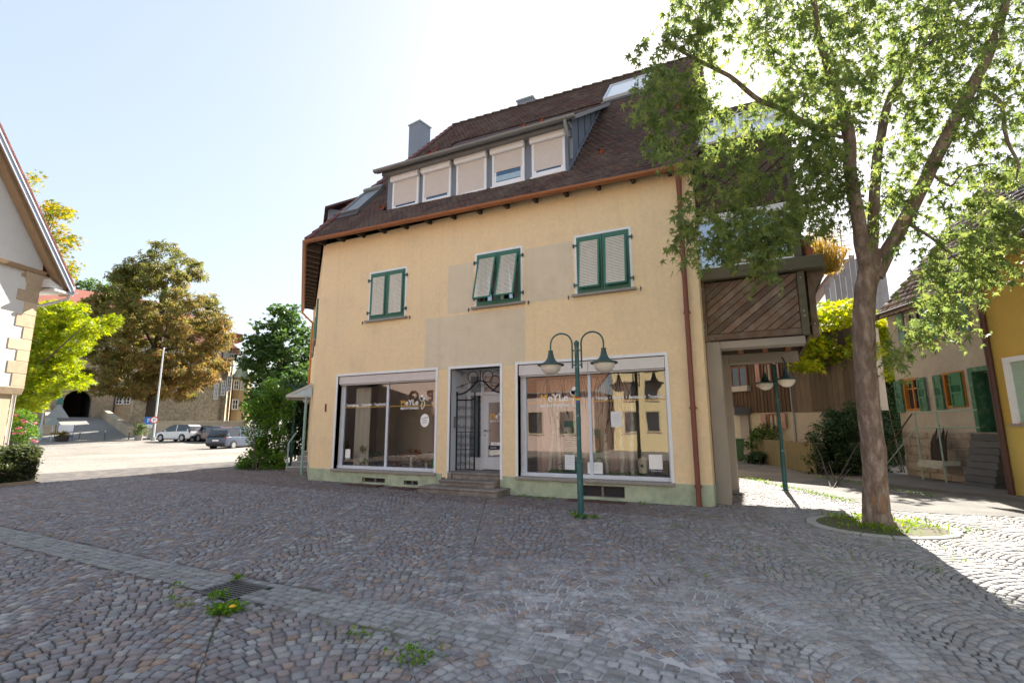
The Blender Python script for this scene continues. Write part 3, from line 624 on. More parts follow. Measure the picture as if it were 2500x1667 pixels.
for x0, x1, y0, z0, z1 in ((-7.70, -5.48, 10.34, -.1, .15), (-7.30, -5.76, 10.66, .15, .295), (-7.10, -5.76, 10.94, .295, .46)):
    mb = MB(); mb.bx(x0, x1, y0+.02, 11.9 if z1 > .4 else (11.3 if z1 > .2 else 11.02), z0, z1-.05); mb.bx(x0-.01, x1+.01 if z1 < .2 else x1, y0, 11.9 if z1 > .4 else 11.3 if z1 > .2 else 11.0, z1-.0495, z1); mb.build('step', stepst, st, bevel=.012)
mb = MB(); mb.bx(DO[0], -7.10, 10.92, 11.5, .29, .47); mb.bx(DO[0]-.10, -7.305, 10.80, 10.97, .1, .33); mb.build('step_cheek', stepst, st, bevel=.01)
text('house_number', '1', .30, (opx(790, 1004, WY-.012)[0], WY-.012, opx(790, 1004, WY)[1]), M('number_red', (.16, .03, .02), .5, 0), house, ext=.01, bold=.012)
# ---- upper windows with louvred shutters
def shutterwin(x0, x1, tilt):
    mb = MB(); t = .055
    mb.bx(x0, x0+t, WY-.012, WY+.12, ZW0, ZW1); mb.bx(x1-t, x1, WY-.012, WY+.12, ZW0, ZW1); mb.bx(x0+t, x1-t, WY-.012, WY+.12, ZW1-t, ZW1)
    w = mb.build('window', white, house)
    mb = MB(); mb.bx(x0+t, x1-t, WY+.22, WY+.23, ZW0, ZW1); mb.build('pane', winglass, w)
    mb = MB(); mb.bx(x0+t, x1-t, WY+.20, WY+.24, ZW0, ZW0+.17); mb.bx((x0+x1)/2-.04, (x0+x1)/2+.04, WY+.19, WY+.25, ZW0, ZW1); mb.bx(x0+.1, x1-.1, WY+.10, WY+.19, ZW0+.02, ZW0+.13); mb.build('inner_frame', cream, w)
    mb = MB(); mb.bx(x0-.065, x1+.065, WY-.10, WY+.12, ZW0-.055, ZW0+.004); mb.build('sill', greyst, w, bevel=.006)
    mid = (x0+x1)/2
    for a, b, sgn in ((x0+t+.004, mid-.003, -1), (mid+.003, x1-t-.004, 1)):
        y0, y1 = WY-.03, WY+.012; z0, z1 = ZW0+.012, ZW1-t-.004
        fo = .06; bot = .16
        mb = MB(); mb.bx(a, a+fo, y0, y1, z0, z1); mb.bx(b-fo, b, y0, y1, z0, z1); mb.bx(a+fo, b-fo, y0, y1, z1-.10, z1); mb.bx(a+fo, b-fo, y0, y1, z0, z0+bot*.75)
        leaf = mb.build('shutter', green, w, bevel=.005)
        pa, pb, pz0, pz1 = a+fo-.012, b-fo+.012, z0+bot*.75-.03, z1-.085
        R = Matrix.Rotation(-tilt, 4, 'X'); T = Matrix.Translation((0, y0-.004, pz1)) @ R @ Matrix.Translation((0, -(y0-.004), -pz1))
        fb = MB(); f2 = .045; ya, yb = y0-.022, y0-.002
        fb.bx(pa, pa+f2, ya, yb, pz0, pz1); fb.bx(pb-f2, pb, ya, yb, pz0, pz1); fb.bx(pa+f2, pb-f2, ya, yb, pz1-f2, pz1); fb.bx(pa+f2, pb-f2, ya, yb, pz0, pz0+f2)
        xform(fb, lambda v: T @ v); fl = fb.build('flap_frame', green, leaf, bevel=.004)
        lb = MB(); n = 30
        for i in range(n):
            zc = pz0+f2+(i+.5)*(pz1-pz0-2*f2)/n; h = (pz1-pz0-2*f2)/n
            lb.add([(pa+f2, ya+.001, zc-h*.45), (pb-f2, ya+.001, zc-h*.45), (pb-f2, yb, zc+h*.52), (pa+f2, yb, zc+h*.52), (pa+f2, yb, zc-h*.2), (pb-f2, yb, zc-h*.2)], [(0, 1, 2, 3), (0, 4, 5, 1)])
        xform(lb, lambda v: T @ v); lo = lb.build('louvre_slats', cream, fl, fixn=False)
        for z in (z0+.22, z1-.2):
            hb = MB(); xh = a if sgn < 0 else b; hb.box((xh+sgn*.03, y0-.012, z), (.11, .02, .035)); hb.box((xh+sgn*.075, y0-.0, z), (.02, .05, .09)); hb.build('hinge', M('hinge_green', (.02, .10, .10), .5, .1), leaf)
        if tilt > .03:
            db = MB(); db.bx(a+fo-.01, b-fo+.01, WY+.06, WY+.07, z0+.1, z1-.08); 
        # shutter dog on the wall
        mbd = MB(); xd = (x0-.16) if sgn < 0 else (x1+.17); mbd.tube([(xd, WY+.01, ZW0-.03), (xd, WY-.06, ZW0-.03), (xd+.0, WY-.06, ZW0+.0)], .01, 5); mbd.box((xd, WY-.06, ZW0-.06), (.018, .018, .09)); mbd.build('shutter_dog', iron, w)
    return w
for (a, b), tl in zip(WN, (0.012, .245, .095)): shutterwin(a, b, tl)
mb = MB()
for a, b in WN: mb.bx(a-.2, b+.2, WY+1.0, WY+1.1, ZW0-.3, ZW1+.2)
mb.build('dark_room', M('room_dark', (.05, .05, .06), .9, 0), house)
# shuttered windows on the left wall, seen edge-on
for u in (2.2, 5.4):
    mb = MB(); mb.prism([lw(u, 4.65, .05), lw(u+1.3, 4.65, .05), lw(u+1.3, 6.1, .05), lw(u, 6.1, .05)], -LN*.08); wv = mb.build('window', green, house)
    mb = MB(); mb.prism([lw(u-.06, 4.58, .10), lw(u+1.36, 4.58, .10), lw(u+1.36, 4.64, .10), lw(u-.06, 4.64, .10)], -LN*.1); mb.build('sill', greyst, wv)
# ================================================================ ROOF
GL = Vector((-12.337, 10.55, 7.345)); GR = Vector((-.90, 10.70, 7.158))
AP = Vector((-11.237, 17, 14.70)); RE = Vector((-.884, 17, 14.42))
ELd = LWD; EB = GL+LWD*9.3+Vector((0, 0, -.05))
BK = Vector((-4.5, 24.5, 7.2)); BKR = Vector((-.9, 23.5, 7.2))
def roofpt(s, v):
    """s along the eave 0..1, v metres up the slope fraction 0..1 on the front slope; the hip cuts the left side"""
    a = GL.lerp(GR, s); b = Vector((GL.x+(RE.x-GL.x)*s, 17, 14.70+(14.42-14.70)*s)); return a.lerp(b, v)
rd = MB()
rd.add([GL-Vector((0, 0, .05)), GR-Vector((0, 0, .05)), RE-Vector((0, 0, .05)), AP-Vector((0, 0, .05))], [(0, 1, 2, 3)])
rd.add([GL-Vector((0, 0, .05)), AP-Vector((0, 0, .05)), EB-Vector((0, 0, .05))], [(0, 1, 2)])
rd.add([AP-Vector((0, 0, .05)), RE-Vector((0, 0, .05)), BKR, BK, EB-Vector((0, 0, .05))], [(0, 1, 2, 3), (0, 3, 4)])
rd.add([GR-Vector((0, 0, .05)), BKR, RE-Vector((0, 0, .05))], [(0, 1, 2)])
roof = rd.build('roof', M('roof_deck', (.09, .06, .055), .9, .15, 6), house, fixn=False)
DXL, DXR, DYF = -9.92, -3.965, 11.384
def main_z(x, y):
    s = (x-GL.x)/(GR.x-GL.x); a = GL.lerp(GR, s); b = Vector((0, 17, 14.70-.28*s)); return a.z+(y-a.y)/(17-a.y)*(b.z-a.z)
D_EZ, D_EY = 9.27, 10.95
DSL = (12.40-D_EZ)/(15.25-D_EY)
def dorm_z(y): return D_EZ+(y-D_EY)*DSL
def tile_rows(place, U0, U1, V0, V1, keep, w=.175, ex=.155, tone=(.092, .062, .060)):
    """bieberschwanz tiles: place(u, v, h) -> point; returns arrays of tiles (12 verts, 10 faces worth of quads)"""
    out = []; nr = int((V1-V0)/ex)
    for r in range(nr):
        v = V0+r*ex; off = (r % 2)*.5
        for c in range(int((U1-U0)/w)+2):
            u = U0+(c-off)*w
            if not keep(u+w/2, v+ex/2): continue
            j = random.uniform(-.006, .006); g = random.gauss(1, .11); hl = random.uniform(.040, .050)
            xs_ = [0, .22, .5, .78, 1.0]; yb = [.035, .010, .0, .010, .035]
            lo = [place(u+w*(.02+.96*a), v+b+j, hl) for a, b in zip(xs_, yb)]
            hi = [place(u+w*(.02+.96*a), v+ex+.05+j, .012) for a in xs_]
            lw_ = [place(u+w*(.02+.96*a), v+b+j, hl-.032) for a, b in zip(xs_, yb)]
            k = random.random(); t = tone if k < .82 else ((.125, .07, .058) if k < .92 else (.075, .065, .07))
            out.append(([*lo, *hi, *lw_], (t[0]*g, t[1]*g, t[2]*g)))
    return out
TF = np.array([[i, i+1, i+6, i+5] for i in range(4)]+[[i+10, i+11, i+1, i] for i in range(4)])
def tiles_build(tiles, parent, nsingle, stuffname='roof_tiles', mat=None):
    mat = mat or tilem; org = np.array(ORG[parent.name])
    Vt = np.array([[tuple(p) for p in t[0]] for t in tiles])-org; Ct = np.array([t[1] for t in tiles]).clip(.01, .9)
    ar = []
    for t in tiles:
        u, v, z = pix(t[0][2]); ar.append(1/z**2 if (0 < u < IW and 0 < v < IH) else 0)
    od = np.argsort(ar)[::-1]; sg, rs = od[:nsingle], od[nsingle:]
    if len(rs):
        me = npmesh(stuffname, Vt[rs].reshape(-1, 3), (TF[None]+(np.arange(len(rs))*15)[:, None, None]).reshape(-1, 4), np.repeat(Ct[rs], 8, 0))
        o = link(stuffname, me, mat, parent); o['kind'] = 'stuff'
    for i in sg: link('roof_tile', npmesh('roof_tile', Vt[i], TF, np.repeat(Ct[i][None], 8, 0)), mat, parent)
sl_n = Vector((0, -math.sin(math.radians(48.4)), math.cos(math.radians(48.4))))
SLEN = math.hypot(17-10.6, 14.55-7.25)
def front_place(u, v, h): return roofpt((u-GL.x)/(GR.x-GL.x), v/SLEN)+sl_n*h
def hip_x(v): return GL.x+(AP.x-GL.x)*(v/SLEN)
SKR = (-4.15, -2.30, 15.75, 17.0)
def keep_front(u, v):
    p = roofpt((u-GL.x)/(GR.x-GL.x), v/SLEN)
    if u < hip_x(v)+.05 or u > GR.x+.02: return False
    if DXL-.02 < p.x < DXR+.02 and p.y > DYF-.05 and p.y < 15.25: return False
    if -4.05 < p.x < -2.35 and 15.1 < p.y < 16.35: return False
    if -11.95 < p.x+(p.y-11.5)*.0 < -11.2 and 11.55 < p.y < 12.75: return False
    return True
tiles_build(tile_rows(front_place, GL.x-.2, GR.x, .02, SLEN, keep_front), roof, 300)
# left hip slope
e1 = LWD; apv = AP-GL; s1 = (apv-e1*apv.dot(e1)); HL = s1.length; s1n = s1/HL; hn = s1n.cross(e1); hn = -hn if hn.z < 0 else hn; ua = apv.dot(e1)
def hip_place(u, v, h): return GL+e1*u+s1n*v+hn*h+Vector((0, 0, -.05*u/9.3))
tiles_build(tile_rows(hip_place, 0, 9.3, .02, HL, lambda u, v: u > ua*v/HL+.05 and u < 9.3-(9.3-ua)*v/HL-.35), roof, 0)
# hip and ridge caps
def caps(a, b, n, name, mat, r=.10, parent=roof):
    a, b = Vector(a), Vector(b); d = (b-a)/n
    for i in range(n):
        p0 = a+d*i; p1 = a+d*(i+1.12); mb = MB(); m = 8; dd = d.normalized(); x = dd.cross(Vector((0, 0, 1))).normalized(); up = x.cross(dd)
        ring = lambda p, rr: [p+x*math.cos(PI*k/m)*rr+up*math.sin(PI*k/m)*rr*.8 for k in range(m+1)]
        A, B = ring(p0+up*.03, r*1.10), ring(p1+up*.012, r*.86)
        mb.add(A+B, [(k, k+1, k+m+2, k+m+1) for k in range(m)]+[tuple(range(m+1))]); mb.build(name, mat, parent, smooth=True, fixn=False)
caps(GL+Vector((0, 0, .02)), AP, 27, 'hip_tile', ridgem); caps(AP, RE, 26, 'ridge_tile', ridgeold, .12)
for a_, b_ in ((GL, AP), (AP, RE)):
    mb = MB(); mb.bar(a_+Vector((0, 0, -.03)), b_+Vector((0, 0, -.03)), .16, .14); mb.build('ridge_batten', darkwood, roof)
# eaves: gutters, soffit, rafter tails
mb = MB(); g0, g1 = GL+Vector((-.05, -.06, -.02)), GR+Vector((.05, -.06, -.02))
mb.halfpipe(g0, g1, .085); gt = mb.build('gutter', copper, roof, smooth=True)
mb = MB(); lg0, lg1 = GL+LN*.06+Vector((0, 0, -.02)), EB+LN*.06+Vector((0, 0, -.06)); mb.halfpipe(lg0, lg1, .085); mb.build('gutter', copper, roof, smooth=True)
for i in range(12):
    p = g0.lerp(g1, (i+.5)/12); mb = MB(); mb.halfpipe(p-Vector((.012, 0, .0)), p+Vector((.012, 0, .0)), .09, th=.004); mb.build('gutter_strap', copper, gt)
for i in range(14):
    t = (i+.35)/14; a = GL.lerp(GR, t); mb = MB(); zt_ = a.z-.02; mb.prism([(a.x-.04, a.y+.10, zt_-.035), (a.x-.04, WY+.05, zt_-.035), (a.x-.04, WY+.05, zt_+.35), (a.x-.04, a.y+.10, zt_+.0)], (.08, 0, 0)); mb.build('rafter_tail', darkwood, roof)
for i in range(16):
    a = GL+LWD*(.35+i*.56)+Vector((0, 0, -.12)); mb = MB(); b = a-LN*.42; mb.prism([a+LWD*-.05+Vector((0, 0, -.06)), b+LWD*-.05+Vector((0, 0, -.12)), b+LWD*-.05+Vector((0, 0, .30)), a+LWD*-.05], LWD*.10); mb.build('rafter_tail', darkwood, roof)
mb = MB(); mb.prism([GL+LWD*.1+Vector((0, 0, -.075)), EB+Vector((0, 0, -.075)), EB-LN*.4+Vector((0, 0, .2)), GL+LWD*.1-LN*.4+Vector((0, 0, .2))], (0, 0, .02)); mb.build('soffit', darkwood, roof)
# downpipes
mb = MB(); dx = onY(1680, 800, 10.86).x; pts = [(-1.22, GR.y-.06, 7.08), (-1.22, GR.y-.02, 6.95), (-1.24, 10.86, 6.6), (-1.25, 10.88, 6.0), (-1.25, 10.88, .0)]
mb.tube(pts, [.085, .07, .055, .052, .052], 12)
dp = mb.build('downpipe', pipem, house, smooth=True)
for z in (1.9, .35, 3.9, 5.8):
    mb = MB(); mb.tube([(-1.25, 10.88, z), (-1.25, 10.88, z+.07)], .062, 12); mb.tube([(-1.33, 10.93, z+.03), (-1.17, 10.93, z+.03)], .014, 6); mb.build('pipe_collar', pipem, dp, smooth=True)
mb = MB(); e = EB+LN*.06+LWD*-.2; w0 = lw(8.8, 6.6, .08); mb.tube([e+Vector((0, 0, -.1)), e+Vector((0, 0, -.3)), w0+Vector((0, 0, -.1)), w0+Vector((0, 0, -.5)), lw(8.8, 0, .08)], .05, 8); mb.build('downpipe', M('pipe_copper_bright', (.42, .16, .05), .45, .1, metal=.2), house, smooth=True)
# ---- long dormer with five windows
dm = MB(); dm.bx(DXL, DXR, DYF, DYF+.12, 7.80, 9.36); dorm = dm.build('dormer', slate, roof)
WZ0, WZ1 = 8.08, 9.20; dwx = [(-9.69, -8.70), (-8.545, -7.553), (-7.365, -6.37), (-6.19, -5.20), (-4.985, -4.04)]; shut = (.92, .90, 1.0, .62, .93)
for (a, b), sh in zip(dwx, shut):
    mb = MB(); t = .07
    mb.bx(a, a+t, DYF-.05, DYF+.02, WZ0, WZ1-.17); mb.bx(b-t, b, DYF-.05, DYF+.02, WZ0, WZ1-.17); mb.bx(a+t, b-t, DYF-.05, DYF+.02, WZ0, WZ0+.12 if sh < 1 else WZ0+.05); mb.bx(a-.03, b+.03, DYF-.10, DYF+.02, WZ0-.045, WZ0-.001)
    w = mb.build('dormer_window', white, dorm, bevel=.005)
    mb = MB(); mb.add([(a-.02, DYF-.02, WZ1-.17), (a-.02, DYF-.13, WZ1-.17), (a-.02, DYF-.17, WZ1-.11), (a-.02, DYF-.13, WZ1+.0), (a-.02, DYF-.02, WZ1+.0), (b+.02, DYF-.02, WZ1-.17), (b+.02, DYF-.13, WZ1-.17), (b+.02, DYF-.17, WZ1-.11), (b+.02, DYF-.13, WZ1), (b+.02, DYF-.02, WZ1)], [(4, 3, 2, 1, 0), (5, 6, 7, 8, 9), (0, 1, 6, 5), (1, 2, 7, 6), (2, 3, 8, 7), (3, 4, 9, 8), (4, 0, 5, 9)]); mb.build('roller_box', white, w)
    ph = WZ1-.17-(WZ0+.12); zb = WZ1-.17-ph*sh if sh < 1 else WZ0+.05
    mb = MB(); n = max(6, int((WZ1-.17-zb)/.034)); hh = (WZ1-.17-zb)/n
    for i in range(n):
        z0 = zb+i*hh; mb.add([(a+t, DYF-.030, z0), (b-t, DYF-.030, z0), (b-t, DYF-.042, z0+hh*.35), (a+t, DYF-.042, z0+hh*.35), (b-t, DYF-.038, z0+hh*.8), (a+t, DYF-.038, z0+hh*.8), (b-t, DYF-.030, z0+hh), (a+t, DYF-.030, z0+hh)], [(0, 1, 2, 3), (3, 2, 4, 5), (5, 4, 6, 7)])
    mb.build('roller_slats', rollm, w, fixn=False)
    if sh < 1:
        mb = MB(); mb.bx(a+t, b-t, DYF-.018, DYF-.010, WZ0+.12, zb); mb.build('pane', M('blue_pane', (.03, .09, .2), .08, .3, 4, spec=.9), w)
        mb = MB(); mb.bx(a+t, a+t+.05, DYF-.03, DYF-.002, WZ0+.121, zb+.02); mb.bx(b-t-.05, b-t, DYF-.03, DYF-.002, WZ0+.121, zb+.02); mb.build('sash', white, w)
        if sh < .7:
            mb = MB(); mb.bx(a+t+.05, b-t-.05, DYF-.024, DYF-.020, WZ0+.16, zb-.12); mb.build('net_curtain', M('net_curtain', (.35, .5, .62), .8, .25, 14), w)
mb = MB(); ypts = [(DYF, 7.9), (DYF, 9.44), (15.1, dorm_z(15.1)-.06)]
def cheek(x, name):
    mb = MB(); P = [(x, DYF+.005, main_z(x, DYF)-.05), (x, DYF+.005, 9.46), (x, 15.2, dorm_z(15.2)-.04), (x, 15.2, main_z(x, 15.2)-.15)]; mb.prism(P, (-.06, 0, 0)); c = mb.build(name, slate, dorm)
    if x > -5:
        for i in range(5):
            y = DYF+.25+i*.62; mb = MB(); mb.bx(x, x+.012, y-.02, y+.02, main_z(x, y)+.02, dorm_z(y)-.1); mb.build('cover_strip', M('strip_dark', (.05, .06, .075), .6, 0), c)
    return c
cheek(DXR, 'dormer_cheek'); cheek(DXL+.06, 'dormer_cheek')
mb = MB(); mb.bar((DXR+.03, DYF, main_z(DXR, DYF)+.02), (DXR+.03, 15.0, main_z(DXR, 15.0)+.02), .03, .16, up=sl_n); mb.build('flashing', slate, dorm)
mb = MB(); mb.bx(DXL-.0, DXR+.12, DYF-.30, DYF-.002, 9.205, 9.33); mb.prism([(DXR+.25, D_EY, D_EZ-.10), (DXR+.25, D_EY, D_EZ+.02), (DXR+.25, 15.2, dorm_z(15.2)+.02), (DXR+.25, 15.2, dorm_z(15.2)-.10)], (.04, 0, 0)); mb.build('fascia', M('fascia_grey', (.24, .24, .24), .6, .06, 3), dorm)
mb = MB(); mb.prism([(DXL-.08, D_EY, D_EZ-.06), (DXR+.25, D_EY, D_EZ-.06), (DXR+.25, 15.4, dorm_z(15.4)-.06), (DXL-.08, 15.4, dorm_z(15.4)-.06)], (0, 0, .05)); droof = mb.build('dormer_roof', M('roof_deck', ), dorm)
dl = math.hypot(15.4-D_EY, dorm_z(15.4)-D_EZ); dn = Vector((0, -(dorm_z(15.4)-D_EZ)/dl, (15.4-D_EY)/dl))
tiles_build(tile_rows(lambda u, v, h: Vector((u, D_EY+v*(15.4-D_EY)/dl, D_EZ+v*(dorm_z(15.4)-D_EZ)/dl))+dn*h, DXL-.08, DXR+.2, .0, dl, lambda u, v: u > DXL-.3 and u < DXR+.24 and (D_EY+v*(15.4-D_EY)/dl) < 15.45 and (dorm_z(D_EY+v*(15.4-D_EY)/dl) > main_z(u, D_EY+v*(15.4-D_EY)/dl)-.05)), dorm, 0, 'dormer_tiles')
mb = MB(); mb.halfpipe((DXL-.12, D_EY-.06, D_EZ+.03), (DXR+.38, D_EY-.06, D_EZ-.02), .085); dg = mb.build('dormer_gutter', greymet, dorm, smooth=True)
for i in range(8): mb = MB(); x = DXL+.05+i*.82; mb.halfpipe((x-.014, D_EY-.06, D_EZ), (x+.014, D_EY-.06, D_EZ), .091, th=.004); mb.build('gutter_strap', greymet, dg)
mb = MB(); x = DXR+.10; mb.tube([(x, D_EY-.06, D_EZ-.05), (x, D_EY-.05, D_EZ-.2), (x+.02, D_EY+.1, D_EZ-.45), (x+.03, DYF-.12, 8.9), (x+.03, DYF-.12, 8.35), (x+.06, DYF-.25, 8.2)], .045, 10); mb.build('dormer_downpipe', greymet, dorm, smooth=True)
# ---- roof windows, vents, chimneys
def roofwin(name, c, wu, wv, n, th, mats, up, parent=roof):
    """roof window centred at c lying on a slope with normal n; up = up-slope direction"""
    x = up.cross(n).normalized(); ax = (x, up, n); t = .07
    mb = MB(); 
    for du, dv, a, b in ((-wu/2+t/2, 0, t, wv), (wu/2-t/2, 0, t, wv), (0, -wv/2+t/2, wu-2*t, t), (0, wv/2-t/2, wu-2*t, t)): mb.box(c+x*du+up*dv+n*th/2, (a, b, th), ax=ax)
    w = mb.build(name, mats[0], parent)
    mb = MB(); mb.box(c+n*th*.72, (wu-2*t, wv-2*t, .02), ax=ax); mb.build('pane', mats[1], w)
    mb = MB(); mb.box(c-up*(wv/2+.14)+n*.05, (wu+.1, .24, .05), ax=ax); mb.build('flashing', M('lead_apron', (.07, .07, .08), .6, .1), w); return w
upm = Vector((0, math.cos(math.radians(48.6)), math.sin(math.radians(48.6))))
skyp = M('sky_pane', (.55, .62, .68), .12, .05, 3, spec=.8)
upd = Vector((0, (15.4-D_EY)/dl, (dorm_z(15.4)-D_EZ)/dl))
c = onP(1163, 327, Vector((0, D_EY, D_EZ)), dn); w = roofwin('roof_window', c+dn*.02, .62, .85, dn, .10, (greymet, skyp), upd, dorm)
cR = onP(1545, 240, roofpt(.8, .9), sl_n); roofwin('roof_window', Vector((-3.2, 15.72, main_z(-3.2, 15.72))), 1.55, 1.75, sl_n, .16, (M('skylight_white', (.55, .60, .66), .5, .05), skyp), upm)
cL = roofpt((-11.55-GL.x)/(GR.x-GL.x), (12.1-10.56)/(17-10.56)); roofwin('roof_window', cL, .78, 1.7, sl_n, .14, (greymet, M('blind_grey', (.20, .22, .24), .5, .05)), upm)
mb = MB(); mb.box(cL+upm*.80+sl_n*.16, (.84, .16, .13), ax=(Vector((1, 0, 0)), upm, sl_n)); mb.build('blind_box', greymet, roof, bevel=.03)
for px_, py_ in ((1076, 507), (935+13, 508), (1577, 236), (1662-12, 345), (1463, 372)):
    pass
ventm = M('vent_tile', (.30, .085, .04), .8, .15, 8)
for x, y, on in ((-10.05, 11.45, 0), (-10.55, 14.9, 0), (-3.2, 11.9, 0), (-1.4, 13.4, 0), (-9.2, 12.6, 1), (-6.4, 14.0, 1), (-5.0, 12.2, 1), (-8.2, 11.35, 1)):
    z = dorm_z(y) if on else main_z(x, y); nn = dn if on else sl_n; uu = upd if on else upm
    p = Vector((x, y, z))+nn*.02; mb = MB(); mb.tube([p+uu*.10, p-uu*.05+nn*.07, p-uu*.10+nn*.075], [.03, .065, .068], 10, caps=False); mb.tube([p-uu*.06+nn*.06, p-uu*.085+nn*.07], [.001, .05], 8); mb.build('vent_tile', ventm, roof, smooth=True)
ch = onP(1024, 345, (0, 18.4, 0), (0, 1, 0)); chw = 35/1223*(ch-CAM0).dot(CF)
mb = MB(); mb.box((ch.x, 18.4, 13.0), (.74, .74, 5.0), rot=-.15); chim = mb.build('chimney', slate, roof)
ztop = onP(1013, 313, (0, 18.4, 0), (0, 1, 0)).z
mb2 = MB(); mb2.box((ch.x, 18.4, ztop-.02), (.84, .84, .05), rot=-.15); mb2.build('chimney_cap', M('cap_teal', (.30, .40, .43), .5, .05), chim)
chim.data.transform(Matrix.Translation((0, 0, ztop-.04-15.5)))
c2 = onP(1286, 250, (0, 17.5, 0), (0, 1, 0)); mb = MB(); mb.bx(c2.x-.35, c2.x+.35, 17.3, 17.9, 13.5, c2.z); c2o = mb.build('chimney', slate, roof); mb = MB(); mb.bx(c2.x-.4, c2.x+.4, 17.25, 17.95, c2.z+.001, c2.z+.06); mb.build('chimney_cap', M('cap_teal'), c2o)
# small dormer on the left slope, seen over the hip
q = lw(2.6, 0); mb = MB(); mb.prism([hip_place(2.0, 1.0, -.2), hip_place(4.2, 1.0, -.2), hip_place(4.2, 1.0, 0)+Vector((0, 0, 1.25)), hip_place(2.0, 1.0, 0)+Vector((0, 0, 1.25))], -LN*1.6); sd = mb.build('side_dormer', slate, roof)
mb = MB(); mb.prism([hip_place(1.8, .8, 0)+Vector((0, 0, 1.30)), hip_place(4.4, .8, 0)+Vector((0, 0, 1.30)), hip_place(4.4, .8, 0)-LN*1.9+Vector((0, 0, 2.3)), hip_place(1.8, .8, 0)-LN*1.9+Vector((0, 0, 2.3))], (0, 0, .08)); mb.build('side_dormer_roof', M('side_dormer_tiles', (.11, .06, .05), .85, .3, 9), roof)
# ================================================================ STREET LAMPS
lampgreen = M('lamp_green', (.025, .10, .105), .45, .2, 7, metal=.1, col2=(.30, .36, .36), c2amt=-.02, c2scale=9, c2sharp=.08)
lampdark = M('lamp_hood', (.035, .075, .075), .5, .15, 6)
opal = M('opal_bowl', (.74, .70, .62), .25, .06, 5, spec=.5)
def lamp(label, loc, rz, group='twin-armed street lamps'):
    L_ = thing('street_lamp', label, 'street lamp', (0, 0, 0), group)
    mb = MB(); mb.tube([(0, 0, 0), (0, 0, 1.0), (0, 0, 1.02), (0, 0, 3.02), (0, 0, 3.06), (0, 0, 3.10), (0, 0, 3.14)], [.057, .055, .043, .040, .048, .05, .012], 16); post = mb.build('post', lampgreen, L_, smooth=True)
    mb = MB(); mb.tube([(0, 0, .0), (0, 0, .03)], [.085, .07], 16); mb.build('base_collar', lampgreen, post, smooth=True)
    for s in (-1, 1):
        mb = MB(); n = 14; R_ = .205; cx = s*(.085+R_)
        pts = [(s*.085, 0, 2.62), (s*.085, 0, 3.0)]+[(cx-s*R_*math.cos(PI*i/n), 0, 3.08+R_*math.sin(PI*i/n)) for i in range(n+1)]+[(s*(.085+2*R_), 0, 2.95)]
        mb.tube(pts, .0155, 8); arm = mb.build('arm', lampgreen, L_, smooth=True)
        for z in (2.68, 2.95): b = MB(); b.bar((0, 0, z), (s*.085, 0, z), .022); b.build('bracket', lampgreen, arm)
        hx = s*(.085+2*R_)
        mb = MB(); mb.lathe([(.0, .27), (.045, .27), (.045, .21), (.052, .205), (.06, .15), (.09, .09), (.14, .045), (.205, .022), (.245, .012), (.247, -.012), (.222, -.014), (.2, 0.0)], (hx, 0, 2.70), 28); hd = mb.build('lamp_hood', lampdark, L_, smooth=True)
        mb = MB(); mb.lathe([(.196, -.004), (.190, -.05), (.168, -.10), (.13, -.145), (.075, -.178), (.001, -.19)], (hx, 0, 2.70), 28); mb.build('bowl', opal, hd, smooth=True)
    if loc[1] < 10:
        for i, c in enumerate(((.7, .02, .02), (.8, .25, .02), (.8, .65, .03), (.03, .35, .06), (.02, .06, .5), (.2, .03, .35))):
            mb = MB(); mb.lathe([(.0425, -.008), (.0425, .008)], (0, 0, 2.08-.016*i), 16, PI*1.15, PI*1.85); o = mb.build('sticker_stripe', M('sticker%d' % i, c, .5, 0), post, fixn=False)
    L_.location = loc; L_.rotation_euler = (0, 0, rz); return L_
lamp('tall green twin-armed street lamp with a rainbow sticker in front of the right shop window', (-2.98, 8.75, 0), math.radians(8))
lamp('twin-armed street lamp standing in the sunlit passage beyond the concrete posts', (.38, 14.5, 0), math.radians(-62))
# ================================================================ TIMBER BAY ON A CONCRETE PORTAL
oldwood = M('weathered_wood', (.15, .095, .065), .85, .3, 5, .5, 30, objvar=.3, stretch=(1, 1, 1), col2=(.20, .17, .14), c2amt=.35, c2scale=3, c2sharp=.2)
beamw = M('mossy_beam', (.12, .11, .075), .9, .25, 6, .4, 30, stretch=(.4, 1, 2))
conc = M('concrete', (.36, .33, .29), .9, .12, 4, .35, 40, col2=(.27, .25, .23), c2amt=.3, c2scale=2, c2sharp=.25)
bay = thing('timber_bay', 'old timber bay with diagonal boards carried on concrete posts over the passage', 'bay', (0, 11.5, 0))
BY = 11.5
mb = MB(); mb.bx(-.975, -.69, BY, BY+.42, -.1, 3.36); mb.build('concrete_post', conc, bay, bevel=.015)
mb = MB(); mb.bx(-.689, .91, BY+.01, BY+.40, 3.20, 3.36); mb.build('concrete_beam', conc, bay, bevel=.012)
mb = MB(); mb.bx(-.92, -.66, 14.15, 14.5, -.1, 3.42); mb.build('concrete_post', conc, bay, bevel=.015)
mb = MB(); mb.bx(-.659, .93, 14.16, 14.49, 3.17, 3.42); mb.build('concrete_beam', conc, bay, bevel=.012)
for x in (-.35, .2, .7):
    mb = MB(); mb.bx(x-.06, x+.06, BY+.42, 16.3, 3.40, 3.55); mb.build('joist', M('joist_wood', (.22, .10, .05), .8, .2, 6), bay)
mb = MB(); mb.bx(-.97, 1.06, BY+.05, 16.4, 3.56, 3.62); mb.build('bay_floor', darkwood, bay)
